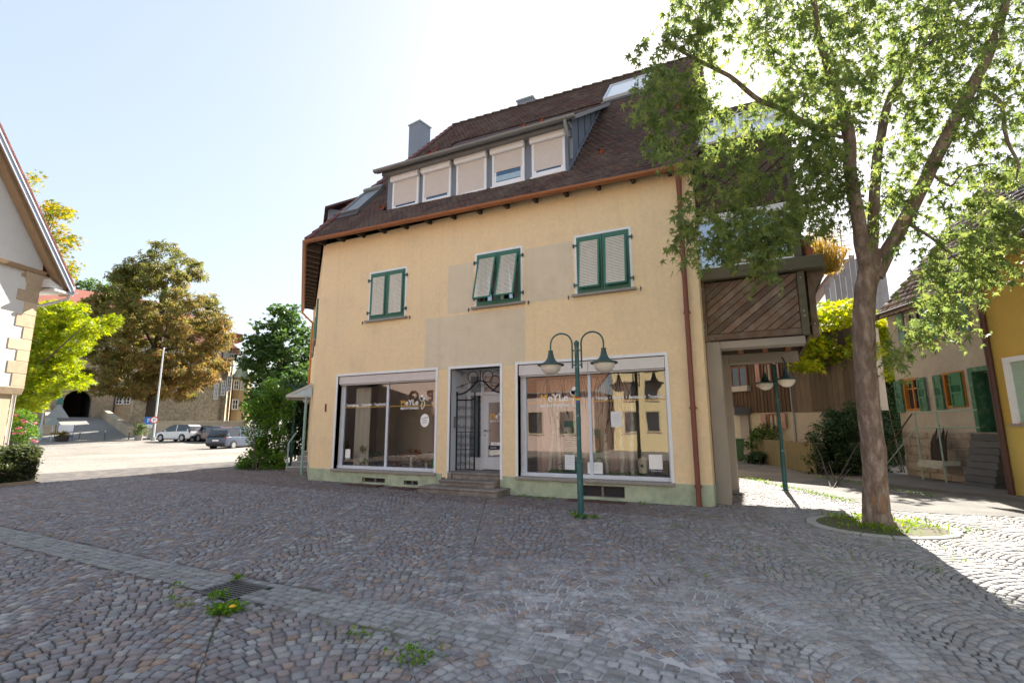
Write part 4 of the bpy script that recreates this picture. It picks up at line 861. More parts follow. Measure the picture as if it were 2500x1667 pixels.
def boards(x0, x1, z0, z1, Y, w, slope, mat, parent, th=.03):
    """diagonal boards clipped to a rectangle, each its own part"""
    def clip(poly, axis, val, keep_less):
        out = []
        for i in range(len(poly)):
            a, b = poly[i], poly[(i+1) % len(poly)]; ia = (a[axis] <= val) == keep_less; ib = (b[axis] <= val) == keep_less
            if ia: out.append(a)
            if ia != ib: t = (val-a[axis])/(b[axis]-a[axis]); out.append(tuple(a[k]+t*(b[k]-a[k]) for k in (0, 1)))
        return out
    dz = w/math.cos(math.atan(slope)); H = (x1-x0)*slope; k = z0-H-dz
    while k < z1+dz:
        p = [(x0, k+.006), (x1, k+H+.006), (x1, k+H+dz-.006), (x0, k+dz-.006)]
        for ax, v, l in ((0, x1, True), (0, x0, False), (1, z1, True), (1, z0, False)):
            p = clip(p, ax, v, l) if p else p
        if len(p) >= 3:
            mb = MB(); j = random.uniform(0, .012); n_ = len(p)
            # lower edge stands proud like a lapped board
            def yo(q): s = (q[1]-(k+(q[0]-x0)*slope))/dz; return Y-j-.022*(1-max(0, min(1, s)))
            P = [(q[0], yo(q), q[1]) for q in p]; B = [(q[0], Y+th, q[1]) for q in p]
            mb.add(P+B, [tuple(range(n_)), tuple(reversed(range(n_, 2*n_)))]+[(i, i+n_, (i+1) % n_+n_, (i+1) % n_) for i in range(n_)]); mb.build('board', mat, parent)
        k += dz
boards(-.905, .85, 3.525, 4.66, BY-.01, .135, .78, oldwood, bay)
mb = MB(); mb.bx(-.92, .86, BY-.035, BY+.02, 3.385, 3.515); mb.build('bottom_rail', oldwood, bay, bevel=.008)
mb = MB(); mb.bx(-1.03, -.915, BY-.05, BY+.08, 3.36, 4.70); mb.build('corner_post', oldwood, bay, bevel=.01)
mb = MB(); mb.bx(.862, 1.0, BY-.05, BY+.10, 3.37, 4.69); mb.build('corner_post', beamw, bay, bevel=.01)
mb = MB(); mb.bx(1.05, 1.17, BY+.1, BY+.24, 3.33, 4.69); mb.build('corner_post', oldwood, bay, bevel=.01)
for x, z in ((.93, 4.55), (.93, 3.85), (.93, 3.75), (-.97, 4.55), (-.97, 3.75), (-.97, 3.62), (1.11, 3.6)):
    mb = MB(); mb.tube([(x, BY-.05 if x < 1 else BY+.1, z), (x, BY-.062 if x < 1 else BY+.088, z)], .014, 8); mb.build('bolt', M('zinc_bolt', (.45, .45, .45), .4, .1, metal=.6), bay)
mb = MB(); mb.bx(-1.055, 1.36, BY-.16, BY+.12, 4.70, 4.965); mb.build('cross_beam', beamw, bay, bevel=.02)
mb = MB(); mb.bx(1.06, 1.40, BY+.121, 16.4, 4.66, 4.93); mb.build('side_ledge', beamw, bay, bevel=.02)
mb = MB(); mb.prism([(1.17, BY+.11, 4.3), (1.17, BY+.11, 4.66), (1.38, BY+.11, 4.66)], (0, .12, 0)); mb.build('bracket', oldwood, bay)
mb = MB(); mb.bx(1.0, 1.05, BY+.24, 16.4, 3.40, 8.2); mb.build('side_wall', oldwood, bay)
mb = MB(); mb.prism([(1.0, BY+.24, 8.2), (1.0, 16.4, 8.2), (1.0, 16.4, 9.2), (1.0, 14.6, 10.4), (1.0, 13.0, 9.4)], (.05, 0, 0)); mb.build('side_gable', oldwood, bay)
mb = MB(); mb.bx(-.97, 1.0, 16.3, 16.4, 3.65, 9.2); mb.build('back_wall', oldwood, bay)  # unseen, added to keep sun from shining through the bay window
# big window of the bay
mb = MB(); x0, x1, z0, z1 = -1.0, .86, 4.985, 6.24
mb.bx(x0, x0+.05, BY-.02, BY+.06, z0, z1); mb.bx(x1-.04, x1, BY-.02, BY+.06, z0, z1); mb.bx(x0+.05, x1-.04, BY-.02, BY+.06, z0, z0+.045); mb.bx(x0+.05, x1-.04, BY-.02, BY+.06, z1-.16, z1)
bw = mb.build('bay_window', white, bay, bevel=.004)
mb = MB(); mb.bx(x0+.05, x1-.04, BY+.02, BY+.03, z0+.045, z1-.16); mb.build('pane', Mglass('bay_glass', (.45, .52, .6), .30), bw)
mb = MB(); mb.bx(-.95, .85, BY+.9, BY+.95, 4.95, 6.4); mb.build('inner_blind', M('blind_blue', (.10, .12, .16), .8, .3, 2), bw)
mb = MB(); mb.bx(.87, 1.0, BY-.02, BY+.12, 4.97, 8.0); mb.build('corner_post', beamw, bay, bevel=.01)
mb = MB(); mb.bx(-1.02, .865, BY-.06, BY+.10, 6.26, 6.52); mb.build('cross_beam', M('brown_beam', (.085, .055, .045), .85, .2, 5), bay, bevel=.015)
boards(-1.0, .865, 6.53, 7.78, BY, .15, .78, M('dark_board', (.075, .048, .04), .85, .25, 5, .4, 30, objvar=.25), bay)
mb = MB(); mb.bx(-1.02, 1.06, BY-.08, BY+.12, 7.785, 7.92); mb.build('cross_beam', darkwood, bay, bevel=.015)
# sloping glazing and the bay's roof behind it
g0y, g0z, g1y, g1z = BY-.05, 7.93, 12.75, 9.25
for i in range(4):
    xa, xb = -1.0+i*.515, -1.0+(i+1)*.515; mb = MB()
    P = lambda x, t, o: Vector((x, g0y+(g1y-g0y)*t, g0z+(g1z-g0z)*t))+Vector((0, -.72, .69))*o
    mb.add([P(xa+.03, .02, .0), P(xb-.03, .02, .0), P(xb-.03, .98, 0), P(xa+.03, .98, 0)], [(0, 1, 2, 3)]); mb.build('roof_pane', skyp, bay, fixn=False)
for i in range(5):
    xa = -1.0+i*.515; mb = MB(); mb.bar(P(xa, 0, .02), P(xa, 1, .02), .06, .06, up=(0, -.72, .69)); mb.build('glazing_bar', white, bay)
for t in (0, .5, 1):
    mb = MB(); mb.bar(P(-1.03, t, .03), P(1.09, t, .03), .07, .05, up=(0, -.72, .69)); mb.build('glazing_bar', white, bay)
mb = MB(); mb.prism([(-.9, 12.70, 9.2), (1.42, 12.70, 9.2), (1.42, 14.6, 10.55), (-.9, 14.6, 10.55)], (0, 0, .08)); mb.prism([(-.9, 14.6, 10.551), (1.42, 14.6, 10.551), (1.42, 16.8, 9.0), (-.9, 16.8, 9.0)], (0, 0, .08)); bro = mb.build('bay_roof', M('roof_deck'), bay)
bl = math.hypot(1.9, 1.35); bn = Vector((0, -1.35/bl, 1.9/bl))
tiles_build(tile_rows(lambda u, v, h: Vector((u, 12.7+v*1.9/bl, 9.28+v*1.35/bl))+bn*h, -.9, 1.42, 0, bl, lambda u, v: u < 1.40), bay, 0, 'bay_roof_tiles')
# ================================================================ OLD STONE HOUSE ACROSS THE LANE
HA = Vector((-.381, .925, 0)).normalized(); HN = Vector((-.925, -.381, 0)).normalized(); S0 = Vector((5.14, 17.15, 0))
def sh(u, z, o=0): return S0+HA*u+HN*o+Vector((0, 0, z))
def loc2(v): return sh(v.x, v.z, -v.y)
def uw(mb): return xform(mb, loc2)
oldpl = M('old_plaster', (.49, .465, .42), .95, .18, 2.5, .6, 25, col2=(.36, .325, .285), c2amt=.5, c2scale=1.3, c2sharp=.3)
stoneh = thing('stone_house', 'small weathered grey plaster house with turquoise shutters above and green shutters below', 'house', (S0.x, S0.y, 0))
hl = [(.12+.03, -.80+.0, 0, 0)]
W1, W2 = (2.09, 2.75, 2.04, 3.02), (.40, 1.12, 2.06, 3.04)
U1, U2 = (1.55, 2.28, 4.06, 5.02), (.22, .92, 4.06, 5.02); DR = (-.75, .25, 1.39, 3.08)
uw(wallgrid(-2.2, 3.09, -.3, 5.35, [W1, W2, U1, U2, DR], 0, .4)).build('wall', oldpl, stoneh, fixn=False)
mb = MB(); mb.prism([sh(3.09, -.3, -.401), sh(3.09, -.3, -7), sh(3.09, 5.3, -7), sh(3.09, 9.2, -3.6), sh(3.09, 5.3, -.401)], HA*-.3); mb.build('gable_wall', oldpl, stoneh)
ochre = M('ochre_frame', (.42, .17, .03), .6, .1, 6); dgreen = M('old_green', (.045, .16, .10), .6, .2, 6, col2=(.16, .26, .20), c2amt=.15, c2scale=6)
turq = M('old_turquoise', (.17, .33, .33), .65, .15, 6, col2=(.32, .42, .40), c2amt=.2, c2scale=5)
dkglass = M('dark_glass', (.03, .035, .04), .08, .3, 3, spec=.8)
def uframe(u0, u1, z0, z1, t, mat, name='window', par=stoneh, o0=.03, o1=-.08, mull=True):
    mb = MB(); 
    for a, b, c, d in ((u0, u0+t, z0, z1), (u1-t, u1, z0, z1), (u0+t, u1-t, z0, z0+t), (u0+t, u1-t, z1-t, z1)): mb.bx(a, b, -o0, -o1, c, d)
    if mull: mb.bx((u0+u1)/2-.025, (u0+u1)/2+.025, .03, .07, z0+t, z1-t-.0); mb.bx(u0+t, u1-t, .031, .069, z0+(z1-z0)*.66, z0+(z1-z0)*.70)
    w = uw(mb).build(name, mat, par); mb = MB(); mb.bx(u0+t, u1-t, .09, .10, z0+t, z1-t); uw(mb).build('pane', dkglass, w); return w
def ushutter(u0, u1, z0, z1, mat, par, o=.05, ang=0):
    w = u1-u0; mb = MB(); t = .05
    for a, b, c, d in ((u0, u0+t, z0, z1), (u1-t, u1, z0, z1), (u0+t, u1-t, z0, z0+.07), (u0+t, u1-t, z1-.07, z1), (u0+t, u1-t, z0+.40*(z1-z0)-.03, z0+.40*(z1-z0)+.03), (u0+t, u1-t, z0+.66*(z1-z0)-.03, z0+.66*(z1-z0)+.03)): mb.bx(a, b, -o-.035, -o, c, d)
    mb.bx(u0+t, u1-t, -o-.015, -o, z0+.07, z0+.40*(z1-z0)-.03); mb.bx(u0+t, u1-t, -o-.015, -o, z0+.66*(z1-z0)+.03, z1-.07)
    s_ = uw(mb).build('shutter', mat, par); lb = MB()
    zz0, zz1 = z0+.40*(z1-z0)+.03, z0+.66*(z1-z0)-.03
    for i in range(5):
        zc = zz0+(i+.5)*(zz1-zz0)/5; lb.add([(u0+t, -o-.033, zc-.016), (u1-t, -o-.033, zc-.016), (u1-t, -o-.004, zc+.02), (u0+t, -o-.004, zc+.02)], [(0, 1, 2, 3)])
    uw(lb).build('louvre_slats', mat, s_, fixn=False)
    return s_
w = uframe(*W1, .06, ochre); ushutter(2.77, 3.07, 2.0, 2.98, dgreen, w); ushutter(1.76, 2.07, 2.0, 2.99, dgreen, w)
w = uframe(*W2, .06, ochre); ushutter(1.14, 1.43, 2.02, 3.0, dgreen, w); ushutter(.44, .86, 2.08, 3.0, M('mid_green', (.03, .17, .085), .6, .15, 6), w, o=.04)
w = uframe(*U1, .05, cream); ushutter(2.30, 2.58, 4.04, 5.06, turq, w); ushutter(1.27, 1.53, 4.04, 5.06, turq, w)
w = uframe(*U2, .05, cream); ushutter(.94, 1.22, 4.04, 5.06, turq, w); ushutter(-.10, .20, 4.04, 5.06, turq, w)
mb = MB(); mb.bx(-.12, 2.62, -.06, .02, 3.99, 4.035); uw(mb).build('window_ledge', greyst, stoneh)
for u in (2.3, 1.3, .3): mb = MB(); mb.tube([sh(u+.3, 3.95, .30), sh(u-.05, 3.72, .02), sh(u-.05, 3.6, .02)], .012, 5); mb.build('ledge_bracket', iron, stoneh)
mb = MB()
for a, b, c, d in ((.13, .25, 1.39, 3.08), (-.75, .13, 2.96, 3.08)): mb.bx(a, b, -.03, .3, c, d)
dr = uw(mb).build('door_frame', dgreen, stoneh); mb = MB(); mb.bx(-.75, .129, .28, .34, 1.39, 2.95); dd = uw(mb).build('door', M('door_dark_green', (.03, .10, .065), .5, .2, 5), dr)
mb = MB(); mb.bx(-.5, -.1, .25, .279, 2.35, 2.75); uw(mb).build('door_pane', M('door_blue_glass', (.05, .10, .18), .2, .2, 5), dd)
for z0, z1 in ((1.5, 1.85), (1.95, 2.25)): mb = MB(); mb.bx(-.5, -.05, .26, .279, z0, z1); uw(mb).build('door_panel', dgreen, dd, bevel=.01)
# courses of rough stone under the plaster
rubble = M('rubble_stone', (.33, .285, .25), .95, .25, 6, .8, 18, objvar=.22, col2=(.36, .32, .28), c2amt=.3, c2scale=4)
z = .0
for r_ in range(6):
    h = random.uniform(.19, .26); u = .27+random.uniform(0, .1)
    while u < 3.05:
        w_ = random.uniform(.35, .8); u2 = min(3.08, u+w_); mb = MB(); mb.bx(u+.008, u2-.008, -random.uniform(.02, .05), .02, z+.008, z+h-.008); uw(mb).build('stone', rubble, stoneh, bevel=.02); u = u2
    z += h
# stairs to the door: dark boards between side cheeks
stair = M('stair_board', (.09, .10, .12), .7, .2, 5, objvar=.2)
stt = thing('house_stairs', 'grey wooden stairs climbing to the green door of the stone house', 'stairs', tuple(sh(0, 0, .4)))
for i in range(8):
    z1 = .17*(i+1); mb = MB(); mb.bx(-.75, .16, -.62+i*.05, -.04, z1-.17+.004, z1-.006); uw(mb).build('riser', stair, stt)
mb = MB(); mb.bx(-.75, .24, -.24, -.051, 1.364, 1.40); uw(mb).build('landing', M('landing_stone', (.25, .22, .20), .9, .1), stt)
rail = M('turquoise_pipe', (.30, .42, .40), .6, .25, 8, col2=(.24, .16, .12), c2amt=.0, c2scale=8)
rl = thing('stair_railing', 'rusty turquoise pipe railing beside the stairs of the stone house', 'railing', tuple(sh(1, 0, .8)))
for a, b in ((sh(1.55, 0, .62), sh(1.55, 1.95, .62)), (sh(.72, 0, .62), sh(.72, 1.95, .62)), (sh(3.25, 0, .62), sh(3.25, .85, .62))): mb = MB(); mb.tube([a, b], .022, 8); mb.build('rail_post', rail, rl, smooth=True)
for a, b in ((sh(1.55, 1.95, .62), sh(-.6, 1.95, .62)), (sh(1.55, 1.52, .62), sh(-.6, 1.52, .62)), (sh(1.55, 1.52, .62), sh(3.2, .28, .62)), (sh(3.25, .85, .62), sh(3.75, .85, .62))): mb = MB(); mb.tube([a, b], .017, 8); mb.build('rail_bar', rail, rl, smooth=True)
mb = MB(); mb.tube([sh(1.68, 1.92, .60), sh(3.1, .75, .60)], .02, 6); mb.build('rail_bar', M('rusty_pipe', (.10, .06, .045), .7, .2), rl)
mb = MB(); mb.bx(.70, 1.60, -.66, -.20, .50, .62); mb.bx(.72, 1.62, -.68, -.60, .42, .52); uw(mb).build('plank_bench', M('bleached_plank', (.40, .42, .40), .8, .2, 6), rl)
bd = thing('branch_bundle', 'bundle of dark dead branches standing against the stone house wall', 'branches', tuple(sh(1.1, .63, .3)))
for i in range(8):
    u0 = .85+i*.07; mb = MB(); mb.tube([sh(u0, .63, .45), sh(u0+.12+.05*random.random(), 1.1, .30), sh(u0+.2+.12*random.random(), 1.35+random.uniform(-.1, .25), .12)], [.035, .028, .012], 6); mb.build('branch', M('dark_branch', (.045, .035, .032), .9, .2), bd, smooth=True)
# roof of the stone house
oldtile = M('old_tile', tint=True, rough=.9, var=.25, scale=7, bump=.4, bscale=40, col2=(.22, .20, .17), c2amt=.3, c2scale=2)
vt = onP(2342, 525, sh(3.35, 0, 0), HA); dback = -(vt-sh(3.35, 0, 0)).dot(HN); rise = vt.z-5.45
rs_ = rise/dback if dback > .5 else 1.1; RB = 4.6
def sroof(u, v, h): k = 1/math.hypot(1, rs_); return sh(u, 5.42-.38*rs_+v*rs_*k, .38-v*k)+(HN*rs_*k+Vector((0, 0, k)))*h
mb = MB(); vl = RB*math.hypot(1, rs_); mb.add([sroof(3.38, 0, -.02), sroof(-2.4, 0, -.02), sroof(-2.4, vl, -.02), sroof(3.38, vl, -.02), sh(3.38, 5.0, -8.5), sh(-2.4, 5.0, -8.5)], [(0, 1, 2, 3), (3, 2, 5, 4)]); srf = mb.build('roof', M('roof_deck'), stoneh, fixn=False)
tiles_build(tile_rows(sroof, -2.4, 3.40, 0, vl, lambda u, v: u < 3.36, w=.24, ex=.27, tone=(.30, .22, .18)), srf, 200, mat=oldtile)
mb = MB(); mb.prism([sh(3.36, 5.20, .36), sh(-2.2, 5.20, .36), sh(-2.2, 5.34, .0), sh(3.36, 5.34, 0)], (0, 0, -.08)); mb.build('eaves_board', darkwood, srf)
# ================================================================ YELLOW HOUSE
yh = thing('yellow_house', 'bright yellow rendered house at the right edge with a mint roller shutter', 'house', tuple(sh(-1.8, 0, 1.1)))
yel = M('bright_yellow', (.64, .44, .11), .9, .06, 3, .5, 60, spec=.2); yel2 = M('pale_yellow', (.62, .49, .15), .9, .06, 3, .5, 60, spec=.2)
def yw(mb): return xform(mb, lambda v: sh(v.x, v.z, 1.1-v.y))
yw(wallgrid(-9.5, -1.80, 1.56, 5.5, [(-3.7, -2.12, 1.62, 3.0)], 0, .35)).build('wall', yel, yh, fixn=False)
mb = MB(); mb.bx(-9.5, -1.82, -.006, .34, -.3, 1.555); yw(mb).build('lower_wall', yel2, yh)
mb = MB(); mb.bx(-2.1, -1.8, .352, 6, -.3, 5.4); yw(mb).build('side_wall', yel, yh)
mb = MB()
for a, b, c, d in ((-2.22, -2.10, 1.60, 3.04), (-3.72, -3.60, 1.60, 3.04), (-3.60, -2.22, 2.93, 3.04)): mb.bx(a, b, -.03, .10, c, d)
ywn = yw(mb).build('window', white, yh); mb = MB(); mb.bx(-3.75, -2.08, -.08, .1, 1.54, 1.60); yw(mb).build('sill', greyst, ywn)
mint = M('mint_slat', (.42, .55, .46), .6, .05, 6); mb = MB()
for i in range(30):
    z0 = 1.6+i*1.33/30; h = 1.33/30; mb.add([(-3.6, .05, z0), (-2.22, .05, z0), (-2.22, .035, z0+h*.4), (-3.6, .035, z0+h*.4), (-2.22, .045, z0+h), (-3.6, .045, z0+h)], [(0, 1, 2, 3), (3, 2, 4, 5)])
yw(mb).build('roller_slats', mint, ywn, fixn=False)
mb = MB(); mb.tube([sh(-1.9, 5.35, 1.35), sh(-1.86, 5.1, 1.22), sh(-1.84, 4.9, 1.17), sh(-1.84, 0, 1.17)], .065, 10); mb.build('downpipe', M('pipe_dark_brown', (.075, .035, .03), .5, .1), yh, smooth=True)
def yroof(u, v, h): k = 1/math.hypot(1, .95); return sh(u, 5.30+v*.95*k, 1.75-v*k)+(HN*.95*k+Vector((0, 0, k)))*h
mb = MB(); mb.add([yroof(-1.5, 0, -.02), yroof(-10, 0, -.02), yroof(-10, 6.5, -.02), yroof(-1.5, 6.5, -.02)], [(0, 1, 2, 3)]); yr = mb.build('roof', M('roof_deck'), yh, fixn=False)
tiles_build(tile_rows(yroof, -6, -1.5, 0, 6.4, lambda u, v: u < -1.55, w=.24, ex=.27, tone=(.16, .14, .15)), yr, 60, mat=oldtile)
mb = MB(); mb.halfpipe(yroof(-1.5, -.04, -.02), yroof(-10, -.04, -.02), .08); mb.build('gutter', M('pipe_dark_brown'), yr)
# ================================================================ WOODEN HOUSE BEHIND THE FENCE
WD = Vector((-.83, .56, 0)).normalized(); WNn = Vector((-.56, -.83, 0)).normalized(); W0 = Vector((2.0, 24.5, 0))
def wd(u, z, o=0): return W0+WD*u+WNn*o+Vector((0, 0, z))
def wuz(px_, py_):
    p = onP(px_, py_, W0, WNn); return (p-W0).dot(WD), p.z
def ww(mb): return xform(mb, lambda v: wd(v.x, v.z, -v.y))
wh = thing('wooden_house', 'dark brown board-clad house with dusky pink shutters behind the picket fence', 'house', (W0.x, W0.y, 0))
uR = wuz(2160, 1000)[0]; uM = wuz(1952, 950)[0]; uL = uM+8.5
zb = wuz(1900, 1006)[1]; zt_ = wuz(1900, 795)[1]
mb = MB(); mb.bx(uM-.3, uL, .05, .3, -.3, zt_); ww(mb).build('plaster_wall', M('cream_wall', (.38, .345, .285), .9, .1, 3, .5, 40), wh)
clad = M('cladding', (.075, .048, .034), .85, .25, 4, .3, 40, objvar=.3, stretch=(1, 1, .3)); u = uM
while u < uL:
    mb = MB(); mb.bx(u+.006, u+.165, -.02, .049, zb, zt_); ww(mb).build('board', clad, wh)
    mb = MB(); mb.bx(u-.02, u+.024, -.05, -.021, zb+.01, zt_); ww(mb).build('batten', clad, wh); u += .17
grcl = M('grey_cladding', (.09, .072, .06), .9, .25, 4, .3, 40, objvar=.25, stretch=(1, 1, .3)); u = uR
while u < uM-.03:
    mb = MB(); mb.bx(u+.005, u+.21, -.5, -.45, zb-.05, zt_-.7); ww(mb).build('board', grcl, wh); u += .215
mb = MB(); mb.bx(uR, uM-.03, -.449, .3, zb-.05, zt_-.75); mb.bx(uM-1.1, uM-.03, -.47, .2, -.3, zb-.051); ww(mb).build('annex_wall', M('annex_grey', (.30, .27, .24), .9, .12, 3), wh)
def wwin(p0, p1, par=wh, fr=M('brown_frame', (.12, .045, .03), .6, .1), name='window'):
    a, z1 = wuz(*p0); b, z0 = wuz(*p1); u0, u1 = min(a, b), max(a, b); mb = MB(); t = .07
    for q in ((u0, u0+t, z0, z1), (u1-t, u1, z0, z1), (u0+t, u1-t, z0, z0+t), (u0+t, u1-t, z1-t, z1), ((u0+u1)/2-.03, (u0+u1)/2+.03, z0+t, z1-t)): mb.bx(q[0], q[1], -.09, .0, q[2], q[3])
    w_ = ww(mb).build(name, fr, par); mb = MB(); mb.bx(u0+t, u1-t, -.06, -.052, z0+t, z1-t); ww(mb).build('pane', dkglass, w_); return w_
pink = M('dusky_pink', (.30, .17, .15), .7, .12, 5)
def wshut(p0, p1, par):
    a, z1 = wuz(*p0); b, z0 = wuz(*p1); mb = MB(); u0, u1 = min(a, b), max(a, b); mb.bx(u0, u1, -.10, -.06, z0, z1); s_ = ww(mb).build('shutter', pink, par, bevel=.008)
    mb = MB(); mb.bx(u0+.06, u1-.06, -.108, -.099, z0+.08, (z0+z1)/2-.04); ww(mb).build('shutter_panel', M('pink_panel', (.24, .13, .115), .7, .12, 5), s_)
w = wwin((1785, 897), (1829, 944)); w = wwin((1861, 889), (1888, 940)); wshut((1844, 887), (1860, 944), w); wshut((1890, 884), (1907, 937), w)
w = wwin((1876, 1010), (1905, 1052)); wshut((1859, 1011), (1875, 1050), w); wshut((1907, 1008), (1923, 1046), w)
a, z0 = wuz(1786, 958); b, _ = wuz(1836, 950); mb = MB(); mb.bx(b, a, -.35, -.06, z0, z0+.25); ww(mb).build('flower_box', greyst, wh)
a, z1 = wuz(1791, 996); b, z0 = wuz(1834, 1012); mb = MB(); mb.prism([wd(b, z0, 1.2), wd(a, z0, 1.2), wd(a, z1, 1.2), wd(b, z1, 1.2)], -WNn*1.15); mb.build('porch_canopy', M('canopy_grey', (.12, .13, .15), .5, .1), wh)
mb = MB(); mb.bx(b+.55, a-.02, -1.22, -1.205, z0+.05, z1-.05); ww(mb).build('address_board', whitefilm, wh)
text('house_number', '6', .42, tuple(wd(b+.42, z0+.1, 1.21)), whitefilm, wh, rot=(PI/2, 0, math.atan2(-WD.y, -WD.x)))
mb = MB(); mb.bx(b+.1, b+.55, -.1, -.05, -.1, z0); ww(mb).build('porch_door', M('porch_door', (.22, .20, .19), .6, .1), wh)
a = wuz(1931, 900)[0]; mb = MB(); mb.tube([wd(a, zt_, .15), wd(a, 0, .15)], .05, 8); mb.build('downpipe', M('pipe_blue_grey', (.20, .24, .30), .5, .1), wh)
mb = MB(); mb.prism([wd(uM-.4, zt_-.1, .7), wd(uL, zt_-.1, .7), wd(uL, zt_+.9, -4), wd(uM-.4, zt_+.9, -4)], (0, 0, .1)); mb.build('roof', M('far_tiles', (.16, .10, .08), .9, .3, 5), wh)
# picket fence
F1, F2 = onZ(1818, 1120), onZ(1996, 1158); fd = (F2-F1); FLn = fd.length; fd /= FLn; fnrm = Vector((-fd.y, fd.x, 0)); fnrm = -fnrm if fnrm.dot(-F1) < 0 else fnrm
fence = thing('picket_fence', 'low mossy wooden picket fence along the lane', 'fence', tuple(F1))
fm = M('mossy_picket', (.15, .13, .075), .9, .25, 5, objvar=.2); n = int(FLn/.075)
for i in range(n):
    p = F1+fd*(i+.5)*FLn/n; mb = MB(); mb.box(p+Vector((0, 0, .52+random.uniform(-.015, .015)))+fnrm*.02, (.05, .02, 1.02), ax=(fd, fnrm, Vector((0, 0, 1)))); mb.build('picket', fm, fence)
for z in (.3, .85): mb = MB(); mb.bar(F1+Vector((0, 0, z))-fnrm*.02, F2+Vector((0, 0, z))-fnrm*.02, .03, .06); mb.build('rail', fm, fence)
# wheelie bin
bp = onZ(1806, 1123); bp = CAM0+(bp-CAM0)*.985; bp.z = 0
bn_ = thing('wheelie_bin', 'dark green wheelie bin beside the picket fence', 'bin', tuple(bp)); gb = M('bin_green', (.02, .075, .035), .5, .1)
mb = MB(); mb.add([bp+Vector((x*.25*s_, y*.27*s_, z)) for z, s_ in ((.06, .85), (.95, 1.05)) for x, y in ((-1, -1), (1, -1), (1, 1), (-1, 1))], [(3, 2, 1, 0), (4, 5, 6, 7)]+[(i, (i+1) % 4, (i+1) % 4+4, i+4) for i in range(4)]); mb.build('body', gb, bn_, bevel=.02)
mb = MB(); mb.box(bp+Vector((0, 0, 1.0)), (.60, .64, .08)); mb.build('lid', M('bin_lid', (.04, .12, .08), .5, .1), bn_, bevel=.02)
for s_ in (-1, 1): mb = MB(); mb.tube([bp+Vector((s_*.22, .22, .1)), bp+Vector((s_*.28, .22, .1))], .1, 12); mb.build('wheel', black, bn_)
# barn gable and aerial further back
bg0 = Vector((5.2, 33, 0)); p1 = onP(2012, 700, bg0, (0, 1, 0)); p2 = onP(2068, 622, bg0, (0, 1, 0)); p3 = onP(2160, 720, bg0, (0, 1, 0))
barn = thing('barn', 'tall grey board barn gable rising behind the yellow-green tree', 'barn', (p2.x, 33, 0)); gw = M('grey_barn_board', (.26, .245, .25), .9, .15, 3, objvar=.2)
x = p1.x
while x < p3.x:
    zt2 = p2.z-(p2.x-x)*1.25 if x < p2.x else p2.z-(x-p2.x)*.9; mb = MB(); mb.bx(x+.01, x+.26, 33, 33.1, 2.5, max(3, zt2)); mb.build('board', gw, barn); x += .27
mb = MB(); mb.prism([(p1.x-1.2, 32.7, p2.z-(p2.x-p1.x)*1.25-1.5), (p2.x, 32.7, p2.z+.1), (p2.x, 32.7, p2.z+.3), (p1.x-1.2, 32.7, p2.z-(p2.x-p1.x)*1.25-1.3)], (0, 8, 0)); mb.build('roof', M('far_tiles'), barn)
a0 = onP(2058, 635, (0, 34, 0), (0, 1, 0)); a1 = onP(2050, 552, (0, 34, 0), (0, 1, 0))
ae = thing('tv_aerial', 'thin rooftop television aerial against the sky', 'aerial', tuple(a0)); mb = MB(); mb.tube([a0-Vector((0, 0, 1)), a1], .03, 6); mb.build('mast', iron, ae)
for k, w_ in ((.35, .9), (.5, .7), (.65, .5)):
    p = a0.lerp(a1, k); mb = MB(); mb.bar(p-Vector((w_*.7, 0, -.1)), p+Vector((w_*.5, 0, .12)), .03); mb.build('element', iron, ae)
# ================================================================ WHITE GABLED HOUSE ON THE LEFT
LHc = Vector((-20.74, 7.33, 0)); LHd = Vector((math.sin(math.radians(-22.4)), math.cos(math.radians(-22.4)), 0)); LHn = Vector((LHd.y, -LHd.x, 0))
def lh(u, z, o=0): return LHc-LHd*u+LHn*o+Vector((0, 0, z))
lhouse = thing('gabled_house', 'white gabled house with sandstone quoins at the left edge', 'house', tuple(LHc))
whitew = M('white_plaster', (.70, .69, .66), .9, .05, 3, .5, 40, spec=.2); sands = M('sandstone', (.56, .43, .29), .9, .15, 5, .35, 35, objvar=.2)
AU = 2.3
mb = MB(); mb.prism([lh(.22, -.2, -.12), lh(2*AU, -.2, -.12), lh(2*AU, 2.849, -.12), lh(.22, 2.849, -.12)], -LHn*.4); mb.build('lower_wall', M('sandstone_wall', (.55, .44, .31), .9, .1, 3, .3, 30), lhouse)
mb = MB(); mb.prism([lh(.0, -.2, -.53), lh(.0, 6.45, -.53), lh(.0, 6.45, -9), lh(.0, -.2, -9)], -LHd*.3); mb.build('side_wall', whitew, lhouse)
z = 2.86; k = 0
while z < 6.35:
    h = random.uniform(.33, .43); L_ = .62 if k % 2 else .34; L_ += random.uniform(-.06, .1); mb = MB()
    z1 = min(z+h, 6.42); mb.prism([lh(-.015, z+.006, .018), lh(L_, z+.006, .018), lh(L_, z1-.006, .018), lh(-.015, z1-.006, .018)], -LHn*.2); mb.build('quoin', sands, lhouse, bevel=.01); z = z1; k += 1
mb = MB(); mb.prism([lh(-.03, 2.62, -.05), lh(1.2, 2.62, -.05), lh(1.2, 2.86, .03), lh(-.03, 2.86, .03)], -LHn*.2); mb.build('corbel', sands, lhouse, bevel=.02)
mb = MB(); mb.prism([lh(-.05, 6.50, .10), lh(2*AU, 6.50, .10), lh(2*AU, 6.62, .14), lh(-.05, 6.62, .14)], -LHn*.2); mb.build('cornice', M('cornice_wood', (.35, .24, .14), .8, .1), lhouse)
mb = MB(); mb.prism([lh(-.02, 5.95, .03), lh(.35, 5.95, .03), lh(.55, 6.49, .10), lh(-.3, 6.49, .10)], -LHn*.25); mb.build('kneeler_stone', sands, lhouse, bevel=.02)
